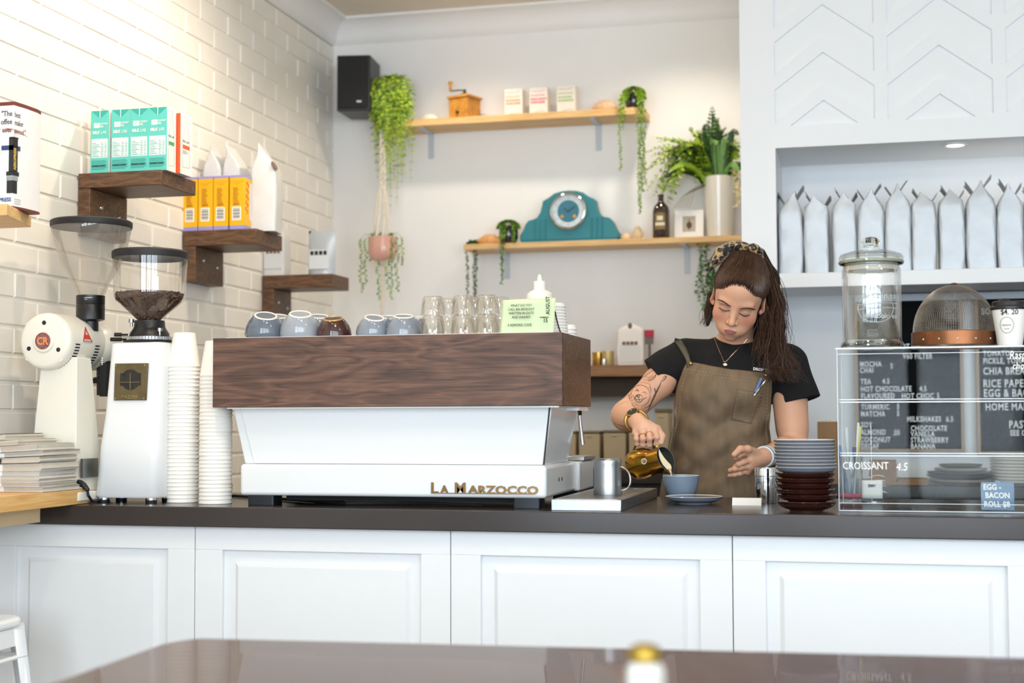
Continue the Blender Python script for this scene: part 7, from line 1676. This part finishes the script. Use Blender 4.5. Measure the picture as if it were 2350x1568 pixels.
# ---------------- shirt
M_tee = mat('black cotton', '#1e1d1e', .9, vary=.12, scale=8, spec=.25, bump=.0006)
S = SDF((-.34, -.26, .80), (.32, .20, 1.50), .0035)
def fold(x, y, z): return (.0030 * np.sin(x * 38 + z * 55) * np.sin(z * 22 + x * 9) + .0016 * np.sin(x * 90 - z * 60)).astype(np.float32)
S.loft(secs, .02, .0, fold)
for px in (1628, 1712): S.ell(W(px, 900, 4.72) + np.array((0, -.075, 0)), (.060, .048, .060), None, .04)
S.cone(NK + np.array((0, .0, -.025)), sR + np.array((.018, 0, .018)), .052, .052, .03); S.cone(NK + np.array((0, .0, -.025)), sL + np.array((-.018, 0, .018)), .052, .052, .03)
seR = W(1512, 862, 4.70); seL = W(1828, 915, 4.72)
def slv(a, b_, ra, rb):
    a, b_ = np.array(a), np.array(b_); ab = b_ - a; Ln = np.linalg.norm(ab); u = ab / Ln
    def f(x, y, z):
        px, py, pz = x - a[0], y - a[1], z - a[2]; t = (px * u[0] + py * u[1] + pz * u[2]); tc = np.clip(t, 0, Ln + .03)
        d = np.sqrt((px - tc * u[0]) ** 2 + (py - tc * u[1]) ** 2 + (pz - tc * u[2]) ** 2) - (ra + (rb - ra) * tc / Ln) + .0015 * np.sin(pz * 60 + px * 40)
        return np.maximum(d, t - Ln)
    S.put(f, np.minimum(a, b_) - .08, np.maximum(a, b_) + .08, .012)
slv(sR, sR + (seR - sR) * 1.12, .066, .070); slv(sL, sL + (seL - sL) * 1.10, .068, .074)
# crew neck opening
nc = W(1690, 762, 4.66)
S.ell(W(1686, 749, 4.70), (.080, .10, .045), np.array(Matrix.Rotation(.42, 3, 'X') @ Matrix.Rotation(.02, 3, 'Y')), .004, 's')
tee, PT = S.mesh('t_shirt', M_tee, person)
Bt = bvh_of(tee); Bbt = bvh_of(tee, body)
# neckband
# ---------------- trousers and shoes (below the counter)
T = SDF((-.25, -.20, .02), (.25, .2, 1.02), .008)
T.loft([(.80, -.02, 0, .165, .12), (.98, -.02, 0, .165, .115)], .03)
for s_ in (-1, 1): T.cone((-.02 + s_ * .085, 0, .86), (-.02 + s_ * .095, -.01, .50), .088, .062, .03); T.cone((-.02 + s_ * .095, -.01, .50), (-.02 + s_ * .10, .01, .09), .06, .045, .02)
T.mesh('trousers', mat('dark trousers', '#1f2126', .85), person)
for s_ in (-1, 1):
    T = SDF((-.3, -.26, -.01), (.3, .12, .14), .007); x = -.02 + s_ * .10; T.cone((x, .02, .045), (x, -.15, .035), .045, .036, .02); T.cone((x, .02, .07), (x, .0, .05), .05, .045, .02)
    T.put(lambda x_, y_, z_: .004 - z_ + 0 * x_ + 0 * y_, (-.3, -.3, -.01), (.3, .2, .14), op='i'); T.mesh('shoe', M_rubber, person)
# ---------------- apron
M_apr = mat('waxed brown canvas', '#7b6750', .72, vary=.22, scale=9, st=(5, 5, 1), bump=.0008)
lfe = [(1578, 832), (1568, 855), (1556, 900), (1553, 945), (1541, 1000), (1529, 1055), (1515, 1118), (1510, 1180)]; rge = [(1768, 858), (1768, 880), (1766, 920), (1764, 965), (1766, 1005), (1778, 1060), (1790, 1118), (1794, 1180)]
tps = [(1578, 832), (1610, 837), (1650, 842), (1700, 848), (1768, 858)]
def lerp_pl(pl, v):
    u = v * (len(pl) - 1); k_ = min(int(u), len(pl) - 2); f = u - k_; return (pl[k_][0] + (pl[k_ + 1][0] - pl[k_][0]) * f, pl[k_][1] + (pl[k_ + 1][1] - pl[k_][1]) * f)
NU, NV = 56, 84; last = {}
def apf(u, v, off=.007):
    a, c_ = lerp_pl(lfe, v), lerp_pl(rge, v); x = a[0] + (c_[0] - a[0]) * u; y = a[1] + (c_[1] - a[1]) * u + (3.5 * math.sin(u * PI) if v < .02 else 0)
    p = proj(Bt, x, y, off)
    if p is None: return Vector(W(x, y, 4.575))
    fd = 1.7 * .0060 * math.sin(x * .040 + y * .055) * math.sin(y * .03 + x * .012) + .0035 * math.sin(x * .11 - y * .05) * math.sin(y * .045 + 1) + .004 * math.sin((x * .8 + y * 1.2) * .05)
    fd *= min(1, v * 3.2) * min(1, (1 - abs(2 * u - 1)) * 5 + .15)
    return p + Vector((0, -1, .0)) * (max(fd, -.010) + (.012 if v > .3 else .003 + .03 * v))
G = [[apf(i / NU, j / NV) for i in range(NU + 1)] for j in range(NV + 1)]
for _ in range(4):
    G2_ = [[Vector(q_) for q_ in r_] for r_ in G]
    for j in range(NV + 1):
        for i in range(NU + 1):
            nb = [G[jj][ii] for jj, ii in ((j - 1, i), (j + 1, i), (j, i - 1), (j, i + 1)) if 0 <= jj <= NV and 0 <= ii <= NU]
            av = sum(nb, Vector()) / len(nb); G2_[j][i].y = .4 * G[j][i].y + .6 * min(av.y, G[j][i].y + .004)
    G = G2_
for _ in range(12):
    for i in (0, 1, 2, NU - 2, NU - 1, NU):
        for j in range(1, NV): G[j][i] = G[j][i] * .4 + (G[j - 1][i] + G[j + 1][i]) * .3
b = MB(); b.add([p for r_ in G for p in r_], [(j * (NU + 1) + i, j * (NU + 1) + i + 1, (j + 1) * (NU + 1) + i + 1, (j + 1) * (NU + 1) + i) for j in range(NV) for i in range(NU)])
apron = b.build('apron', M_apr, person, ang=180, solid=.0022)
Ba = BVHTree.FromPolygons([Vector(v.co) + base for v in apron.data.vertices], [list(p.vertices) for p in apron.data.polygons])
M_st = mat('apron stitching', '#b09a78', .8, vary=0)
for ln in ([(1576, 848), (1610, 853), (1655, 860), (1700, 866), (1762, 872)], [(1574, 856), (1610, 861), (1655, 867), (1700, 873), (1760, 878)], [(1762, 880), (1759, 940), (1757, 1000)], [(1574, 862), (1562, 905), (1560, 945), (1548, 1000)]):
    b = MB(); pts = dense(ln, 4)
    for a, c_ in zip(pts[::2], pts[1::2]):
        p, q = proj(Ba, *a, .0016), proj(Ba, *c_, .0016)
        if p is not None and q is not None: b.tube([p, q], .0006, 4)
    b.build('stitching', M_st, person)
# chest pocket
def patch(bv, quad, nu, nv, off, name, m, solid=.0015):
    (a, b_, c_, d_) = quad; b = MB(); G_ = []
    for j in range(nv + 1):
        for i in range(nu + 1):
            u, v = i / nu, j / nv; x = (a[0] * (1 - u) + b_[0] * u) * (1 - v) + (d_[0] * (1 - u) + c_[0] * u) * v; y = (a[1] * (1 - u) + b_[1] * u) * (1 - v) + (d_[1] * (1 - u) + c_[1] * u) * v
            p = proj(bv, x, y, off); G_.append(p if p is not None else Vector(W(x, y, 4.62)))
    b.add(G_, [(j * (nu + 1) + i, j * (nu + 1) + i + 1, (j + 1) * (nu + 1) + i + 1, (j + 1) * (nu + 1) + i) for j in range(nv) for i in range(nu)]); return b.build(name, m, person, ang=180, solid=solid)
pk = patch(Ba, ((1693, 893), (1749, 903), (1722, 973), (1678, 963)), 10, 12, .0035, 'chest_pocket', M_apr)
b = MB(); 
for ln in ([(1695, 897), (1681, 961), (1721, 970), (1746, 906)], [(1693, 900), (1748, 908)]):
    pts = dense(ln, 4)
    for a, c_ in zip(pts[::2], pts[1::2]):
        p, q = proj(Ba, *a, .0052), proj(Ba, *c_, .0052)
        if p is not None and q is not None: b.tube([p, q], .0005, 4)
b.build('pocket_stitching', M_st, person)
# leather straps with brass studs
M_lea = mat('grey leather', '#57503f', .5, vary=.2, scale=40, bump=.0006)
Bta = bvh_of(tee)
def strap_on(ctr, w_, name):
    b = MB(); pts = dense(smoothp(ctr, 2), 4); vs = []
    for i, (x, y) in enumerate(pts):
        a = pts[max(i - 1, 0)]; c_ = pts[min(i + 1, len(pts) - 1)]; dx, dy = c_[0] - a[0], c_[1] - a[1]; l_ = math.hypot(dx, dy); nx, ny = -dy / l_, dx / l_
        for s_ in (-1, 0, 1):
            p = proj(Bta, x + nx * w_ * s_, y + ny * w_ * s_, .0055 if y < 815 else .0125)
            if p is None: p = vs[-3] if len(vs) > 3 else Vector(W(x, y, 4.66))
            vs.append(p)
    b.add(vs, [(3 * i + j, 3 * i + j + 1, 3 * i + j + 4, 3 * i + j + 3) for i in range(len(pts) - 1) for j in (0, 1)]); b.build(name, M_lea, person, ang=180, solid=.0025)
strap_on([(1550, 776), (1562, 792), (1573, 812), (1582, 832), (1588, 846)], 6.5, 'leather_strap')
strap_on([(1806, 802), (1792, 818), (1775, 838), (1762, 855), (1752, 871)], 7.5, 'leather_strap')
for px, py in ((1587, 838), (1754, 863)):
    p = proj(Ba, px, py, .007) or Vector(W(px, py, 4.6)); b = MB(); b.ell(p, (.0062, .004, .0062), 16, 10); b.build('brass_stud', mat('brass stud', '#b08d4c', .25, 1, vary=0), person)
# pen in the pocket and lettering on the shirt
p0 = proj(Ba, 1743, 873, .012); p1 = proj(Ba, 1727, 905, .010)
if p0 is not None and p1 is not None:
    pn = thing('pen', 'blue and white pen clipped into the barista apron pocket', 'pen', base); b = MB(); b.tube([p0, p0.lerp(p1, .85)], .0048, 10); b.build('pen_barrel', mat('pen blue', '#1f3f96', .2, vary=0), pn)
    b = MB(); b.tube([p0 + Vector((.012, -.002, -.006)), p0.lerp(p1, .6) + Vector((.008, -.003, 0)), p1 + Vector((.0, -.002, -.002))], [.002, .0028, .0016], 8); b.build('pen_clip', M_chrome, pn)
p = proj(Bt, 1727, 850, .0035)
if p is not None: o = txt('DROP TH', .0125, M_whiteink, person, p, (PI / 2, .13, .10), name='shirt_lettering', bold=.0005, sx=.98)
# necklace
b = MB(); draw(b, Bbt, [(1634, 757), (1640, 778), (1652, 808), (1662, 832)], .0007, .0007, 1.01, sm=0); draw(b, Bbt, [(1715, 778), (1700, 795), (1680, 815), (1664, 833)], .0007, .0007, 1.01, sm=0); b.build('necklace_chain', M_silv if False else mat('pale gold', '#cfae8c', .25, 1, vary=0), person)
p = proj(Bbt, 1664, 838, .0015); b = MB(); b.ell(p, (.0075, .0015, .006), 14, 8); b.ell(p + Vector((0, -.001, .009)), .003, 8, 6); b.build('pendant', MATS['pale gold'], person)
# ---------------- watch, rings, bracelets
ax = (wR - eR); ax /= np.linalg.norm(ax); wc = wR - ax * .030
def ringpts(c, axis, r1, r2, n=28, up=None):
    axis = Vector(axis).normalized(); u_ = axis.cross(Vector((0, 0, 1))).normalized(); v_ = u_.cross(axis).normalized(); return [Vector(c) + u_ * r1 * math.cos(2 * PI * i / n) + v_ * r2 * math.sin(2 * PI * i / n) for i in range(n)]
b = MB(); rp_ = ringpts(wc, ax, .0335, .0325); b.tube(rp_, .0052, 6, closed=True, flat=.6); b.tube([p + Vector(ax) * .006 for p in rp_], .0052, 6, closed=True, flat=.6); b.build('watch_band', mat('gold links', '#b58a4c', .3, 1, vary=.2, scale=60), person)
wt = (PY(1452, 963, 4.33) - base); nn = (Vector((-.25, -.55, .8))).normalized(); Mw = Matrix.Translation(Vector(wc) + nn * .031) @ nn.to_track_quat('Z', 'Y').to_matrix().to_4x4()
b = MB(); b.lathe([(.019, -.004), (.021, -.002), (.021, .003), (.0185, .0048), (.016, .0046)], 36, M=Mw); b.build('watch_case', MATS['gold links'], person)
b = MB(); b.lathe([(.001, .0052), (.0165, .0052)], 32, M=Mw); b.build('watch_face', mat('watch glass', '#14221c', .05, vary=0, coat=1), person)
f_ = fR[2]; c_ = f_[0] + (f_[1] - f_[0]) * .62; b = MB(); b.tube(ringpts(c_, f_[1] - f_[0], .0096, .0096, 20), .0011, 6, closed=True); b.ell(Vector(c_) + Vector((0, -.0098, .002)), .0028, 8, 6); b.build('finger_ring', M_rose, person)
f_ = fR[1]; c_ = f_[0] + (f_[1] - f_[0]) * .5; b = MB(); b.tube(ringpts(c_, f_[1] - f_[0], .0100, .0100, 20), .0009, 6, closed=True); b.build('finger_ring', M_rose, person)
axl = (wL - eL); axl /= np.linalg.norm(axl)
for i, (c1_, nm_) in enumerate((('#e9eef2', 'white wristband'), ('#5b87ab', 'blue wristband'), ('#cfd8c8', 'pale cord wristband'))):
    b = MB(); b.tube(ringpts(wL - axl * (.004 + .0085 * i), axl, .0305, .0300), .0032, 6, closed=True); b.build('wristband', mat(nm_, c1_, .5, vary=0), person)
b = MB(); c0 = Vector(wL) + Vector((-.006, -.018, -.034)); b.tube([Vector(wL) + Vector((-.002, -.03, -.0)), Vector(wL) + Vector((-.004, -.028, -.022)), c0], .001, 5)
for i in range(7): b.ell(c0 + Vector((.004 * math.cos(i * 2), .003 * math.sin(i), -.003 * i)), .0034, 7, 5)
b.build('charm_bracelet', M_silv, person)
# ---------------- hair
M_hair = mat('dark brown hair', '#2c1c15', .75, spec=.2, vary=.5, scale=90, st=(1, 1, .12), bump=.0003)
A_ = SDF(HO - .17, HO + .17, .003)
hell(A_, (0, .030, .040), (.084, .098, .086), .01); hell(A_, (0, .045, .090), (.055, .060, .048), .03); hell(A_, (0, .06, -.02), (.070, .060, .070), .03); hell(A_, (0, -.033, .056), (.0675, .0545, .0575), .02)
hell(A_, (0, -.125, -.014), (.074, .158, .106), .008, 's')
for s_ in (-1, 1): hell(A_, (s_ * .100, .004, -.020), (.030, .026, .036), .006, 's')
cap, PC = A_.mesh('hair', M_hair, person)
Bc = BVHTree.FromPolygons([Vector(v.co) for v in cap.data.vertices], [list(p.vertices) for p in cap.data.polygons])
rr = random.Random(9); b = MB(); crown = Vector(H(.012, .075, .118))
QC = (PC - HO) @ HR / HS; eC = np.sqrt((QC[:, 0] / .074) ** 2 + ((QC[:, 1] + .125) / .158) ** 2 + ((QC[:, 2] + .014) / .106) ** 2)
NC = np.array([v.normal[:] for v in cap.data.vertices]); rad = PC - HO; rad /= np.linalg.norm(rad, axis=1)[:, None]; outw = (NC * rad).sum(1)
edge = np.where((eC < 1.12) & (QC[:, 2] > -.02) & (outw > .35))[0]; inner = np.where((eC < 1.7) & (eC >= 1.12) & (QC[:, 2] > -.06) & (outw > .5))[0]
for i in range(1000):
    st_ = Vector(PC[rr.choice(edge) if i % 3 else rr.choice(inner)]); hd0 = Vector(HO); st_ = st_ + (Vector(H(0, -.10, -.02)) - st_) * (.03 * rr.random() if i % 3 else 0)
    pts = []
    for j in range(23):
        u = j / 22; p = st_.lerp(crown, u) + (Vector(H(0, .0, .16)) - Vector(HO)) * .25 * math.sin(PI * u); p = p + (p - hd0).normalized() * .012; h_ = Bc.find_nearest(p)
        if h_[0] is None: continue
        pts.append(h_[0] + h_[1] * (rr.uniform(.0002, .0016) + (.0012 * math.sin(u * 3) * (i % 5 == 0))))
    if i % 3: pts[0] = st_ + (Vector(H(0, -.10, -.03)) - st_).normalized() * rr.uniform(.004, .011) + (st_ - hd0).normalized() * .001
    b.tube(pts, [.0003 + .0008 * math.sin(PI * min(1, k_ / 8 + .15)) for k_ in range(len(pts))], 4)
b.build('combed_strands', mat('hair strands', '#4c3325', .38, vary=.7, scale=160), person)
# falling hair on the right and a loose lock on the left
Hm = SDF(W(1590, 900, 4.50) - np.array((0, .05, .02)), W(1860, 560, 4.80) + np.array((0, .1, .02)), .004)
Hm.chain([W(1738, 588, 4.70), W(1762, 640, 4.72), W(1773, 700, 4.71), W(1774, 750, 4.68), W(1777, 795, 4.645), W(1788, 825, 4.63)], [.030, .034, .034, .036, .030, .012], .02)
Hm.chain([W(1756, 720, 4.66), W(1757, 760, 4.64), W(1752, 800, 4.63)], [.022, .024, .010], .02)
Hm.chain([W(1750, 690, 4.70), W(1744, 735, 4.705), W(1738, 785, 4.70)], [.022, .024, .022], .02); Hm.chain([W(1634, 680, 4.66), W(1628, 715, 4.67), W(1624, 745, 4.67)], [.016, .016, .006], .01)
Hm.mesh('loose_hair', M_hair, person)
b = MB()
for i in range(620):
    k_ = rr.random(); ox_, oy_ = rr.gauss(0, .017), rr.gauss(0, .020); ph = rr.uniform(0, 6); am = rr.uniform(.002, .009)
    key = [(1738, 590, 4.69), (1764, 645, 4.70), (1776, 705, 4.69), (1777, 755, 4.65), (1782, 800, 4.625), (1790 + rr.uniform(-35, 30), 830 + rr.uniform(-10, 25), 4.61), (1800 + rr.uniform(-45, 40), 850 + rr.uniform(-15, 40), 4.595)]
    if k_ < .22: key = [(1760, 705, 4.66), (1757, 745, 4.63), (1752, 785, 4.61), (1752 + rr.uniform(-12, 15), 815 + rr.uniform(-8, 18), 4.60)]
    if k_ > .90: key = [(1636, 672, 4.64), (1630, 700, 4.65), (1623, 730, 4.66), (1616 + rr.uniform(-5, 8), 752 + rr.uniform(-10, 4), 4.665)]; ox_ *= .45; oy_ *= .4
    pts = []
    for j in range(len(key) - 1):
        for q in range(4):
            u = q / 4; K_ = [Vector(W(*key[min(max(e_, 0), len(key) - 1)])) for e_ in (j - 1, j, j + 1, j + 2)]; p = .5 * ((2 * K_[1]) + (K_[2] - K_[0]) * u + (2 * K_[0] - 5 * K_[1] + 4 * K_[2] - K_[3]) * u * u + (3 * K_[1] - K_[0] - 3 * K_[2] + K_[3]) * u ** 3); t_ = j + u; g = min(1, .4 + t_ * .3)
            pts.append(p + Vector((ox_ * g + am * math.sin(t_ * 2.6 + ph), oy_ * g + am * math.cos(t_ * 2.2 + ph) - .004, 0)))
    b.tube(pts, [.0009 * (1 - .7 * q / len(pts)) for q in range(len(pts))], 4)
b.build('hair_strands', MATS['hair strands'], person)
# leopard print scarf tied at the crown
def leopard():
    m = bpy.data.materials.new('leopard scarf'); m.use_nodes = True; nt = m.node_tree; N = nt.nodes.new; Lk = nt.links.new; bs = nt.nodes['Principled BSDF']
    tc = N('ShaderNodeTexCoord'); vo = N('ShaderNodeTexVoronoi'); vo.inputs['Scale'].default_value = 62; vo.inputs['Randomness'].default_value = 1; nz = N('ShaderNodeTexNoise'); nz.inputs['Scale'].default_value = 70
    mx = N('ShaderNodeVectorMath'); mx.operation = 'MULTIPLY_ADD'; mx.inputs[1].default_value = (.012,) * 3
    Lk(tc.outputs['Object'], nz.inputs['Vector']); Lk(nz.outputs['Color'], mx.inputs[0]); Lk(tc.outputs['Object'], mx.inputs[2]); Lk(mx.outputs[0], vo.inputs['Vector'])
    cr = N('ShaderNodeValToRGB'); e = cr.color_ramp.elements; e[0].position = .14; e[0].color = (*lin('#7d5f34'), 1); e[1].position = .22; e[1].color = (*lin('#17120e'), 1); q = e.new(.56); q.color = (*lin('#17120e'), 1); q = e.new(.63); q.color = (*lin('#a88a62'), 1); q = e.new(.95); q.color = (*lin('#b98f45'), 1)
    Lk(vo.outputs['Distance'], cr.inputs[0]); Lk(cr.outputs[0], bs.inputs['Base Color']); bs.inputs['Roughness'].default_value = .4; bs.inputs['Sheen Weight'].default_value = .3; return m
M_leo = leopard(); C_ = SDF(W(1610, 640, 4.55) - .02, W(1770, 545, 4.80) + .02, .0025)

C_.chain([W(1744, 590, 4.64), W(1728, 574, 4.615), W(1704, 568, 4.60), W(1684, 567, 4.60), W(1666, 572, 4.59)], [.010, .016, .018, .018, .018], .006)
C_.chain([W(1672, 571, 4.59), W(1654, 580, 4.57), W(1641, 598, 4.565), W(1628, 624, 4.565)], [.017, .019, .015, .003], .008)
C_.chain([W(1660, 580, 4.60), W(1648, 597, 4.58), W(1638, 614, 4.575)], [.016, .013, .004], .008)
C_.ell(W(1727, 571, 4.595), (.024, .020, .017), None, .006); C_.chain([W(1728, 570, 4.59), W(1741, 578, 4.60), W(1747, 594, 4.63)], [.013, .014, .008], .004)
for i in range(5): C_.cone(W(1702 + 9 * i, 562 + 4 * (i % 3), 4.575 + .01 * (i % 2)), W(1714 + 7 * i, 576 + 5 * (i % 2), 4.59), .006, .009, .003)
C_.cone(W(1650, 582, 4.555), W(1633, 614, 4.55), .006, .003, .003); C_.cone(W(1668, 566, 4.575), W(1694, 562, 4.58), .006, .006, .003)
C_.mesh('head_scarf', M_leo, person)
# ------------------------------------------------------------------ brass milk jug in the hand
bc = PY(1455, 1068, 4.30); ax = (PY(1528, 1053, 4.235) - bc); Lj = ax.length; ax.normalize()
Mj = Matrix.Translation(bc) @ ax.to_track_quat('Z', 'X').to_matrix().to_4x4(); k = mpp(bc); rj = 34 * k
t = thing('milk_jug', 'brass coloured milk jug tipped by the barista to pour, with a round badge', 'jug', bc); T0_ = Matrix.Translation(-bc)
LJ = T0_ @ Mj; M_br = mat('polished brass jug', '#b98a35', .14, 1, vary=.25, scale=14); M_bri = mat('steel inside', '#9b9c98', .3, .9, vary=0)
dn = (LJ.inverted().to_3x3() @ Vector((.35, -.1, -1))); an = math.atan2(dn.y, dn.x); n = 48; b = MB(); vs = []
prof = [(.001, 0), (rj * .86, 0), (rj * .97, .004), (rj * 1.03, .015), (rj * 1.04, .035), (rj * .98, .055), (rj * .86, .072), (rj * .80, .083), (rj * .84, Lj), (rj * .81, Lj), (rj * .77, .083), (rj * .83, .071), (rj * .95, .05), (rj * .98, .03), (.001, .012)]
for j, (r_, z) in enumerate(prof):
    for q in range(n):
        a = 2 * PI * q / n; da = math.atan2(math.sin(a - an), math.cos(a - an)); sp_ = math.exp(-(da / .35) ** 2); top = max(0, min(1, (z - .06) / (Lj - .06)))
        vs.append((r_ * math.cos(a) * (1 + .30 * sp_ * top), r_ * math.sin(a) * (1 + .30 * sp_ * top), z + top * (.008 * math.cos(da) + .006 * sp_)))
fs = [(j * n + q, j * n + (q + 1) % n, (j + 1) * n + (q + 1) % n, (j + 1) * n + q) for j in range(len(prof) - 1) for q in range(n)]
b.add(vs, fs); b.m = [0 if i // n < 8 else 1 for i in range(len(fs))]; b.M_ = None
vs2 = [LJ @ Vector(v) for v in b.v]; b.v = [tuple(v) for v in vs2]; b.build('jug_body', [M_br, M_bri], t, ang=50)
# milk surface inside the mouth and the stream
mc = PY(1528, 1062, 4.232) - bc; b = MB(); 
pm = [PY(x, y, 4.232 - .0) - bc for x, y in smoothp([(1512, 1030), (1520, 1045), (1532, 1060), (1541, 1068), (1541, 1082), (1533, 1080), (1520, 1066), (1512, 1048), (1512, 1030)], 2)]
b.add(pm[:-1], [tuple(range(len(pm) - 1))]); b.build('milk', mat('milk', '#ead9ae', .35, vary=.03), t, solid=.004, smooth=False)
b = MB(); b.tube([PY(1536, 1076, 4.228) - bc, PY(1539, 1084, 4.226) - bc, PY(1540.5, 1091, 4.225) - bc, PY(1541, 1115, 4.225) - bc], [.0045, .0032, .0025, .0022], 10)
s_ = b.build('milk_stream', mat('milky coffee', '#e0b98a', .3, vary=0), t)
b = MB(); b.tube([PY(x, y, Y_) - bc for x, y, Y_ in ((1450, 1040, 4.296), (1455, 1030, 4.296), (1459, 1020, 4.290), (1466, 1017, 4.283), (1490, 1014.5, 4.279), (1510, 1011, 4.279), (1516, 1013, 4.277), (1514, 1020, 4.272), (1506, 1026, 4.268))], .0042, 10, flat=.8); b.build('jug_handle', M_br, t)
p = None; jb = [o for o in t.children if o.name.startswith('jug_body')][0]; Bj = BVHTree.FromPolygons([Vector(v.co) + bc for v in jb.data.vertices], [list(q.vertices) for q in jb.data.polygons])
h_, n_, _, _ = Bj.ray_cast(O0, ray(1478, 1059).normalized(), 12)
if h_ is not None:
    Mb = Matrix.Translation(h_ - bc + n_ * .0006) @ n_.to_track_quat('Z', 'Y').to_matrix().to_4x4(); b = MB(); open_lathe(b, [(.0065, .0), (.0092, .0)], 24); b.v = [tuple(Mb @ Vector(v)) for v in b.v]; b.tube([Mb @ Vector((.003 * math.cos(a), .004 * math.sin(a), .0002)) for a in np.linspace(.5, 5.2, 10)], .0007, 5); b.build('round_badge', mat('badge white', '#ddd6c0', .4, vary=0), t)
# ------------------------------------------------------------------ sub-parts go under the part that carries them
SUB = {'hopper_lid': 'hopper', 'screw': 'wall_bracket', 'plate_screw': 'maker_plate', 'plate_relief': 'maker_plate', 'relief_lines': 'maker_plate', 'drum_screw': 'motor_drum', 'vent_hole': 'motor_drum', 'vent_slots': 'motor_drum', 'badge_rim': 'round_badge',
       'hour_hand': 'clock_dial', 'minute_hand': 'clock_dial', 'hour_marks': 'clock_dial', 'dial_centre': 'clock_dial', 'winding_hole': 'clock_dial', 'crank_knob': 'crank', 'watch_face': 'watch_case', 'pocket_stitching': 'chest_pocket', 'stitching': 'apron',
       'barcode': 'barcode_panel', 'lid_clip': 'canister_lid', 'lid_knob': 'jar_lid', 'lid_rim': 'jar_lid', 'sip_spout': 'sip_lid', 'felt_ribs': 'felt_panel', 'board_letters': 'felt_panel', 'combed_strands': 'hair', 'hair_strands': 'loose_hair', 'badge_underline': 'base_housing', 'badge_letter': 'base_housing', 'plug_hole': 'base_housing',
       'logo_mark': 'logo_panel', 'label_print': 'paper_label', 'drain_holes': 'perforated_plate', 'pendant': 'necklace_chain', 'grind_setting_ring': 'burr_collar', 'collar_thumbscrew': 'burr_collar', 'panel_gap': 'back_panel', 'drawer_knob': 'mill_box', 'picture_plant': 'picture_ground', 'rim_rivet': 'copper_rim'}
bn = lambda o: o.name.split('.')[0]
for root in [o for o in bpy.data.objects if o.parent is None]:
    ch = list(root.children); first = {}
    for c in ch: first.setdefault(bn(c), c)
    for c in ch:
        p_ = SUB.get(bn(c)); q_ = first.get(p_) if p_ else None
        if q_ is not None and q_.parent is root and q_.location.length < 1e-9 and q_.matrix_local.is_identity if False else (q_ is not None and q_ is not c and q_.location.length < 1e-9 and all(abs(a_) < 1e-9 for a_ in q_.rotation_euler)): c.parent = q_
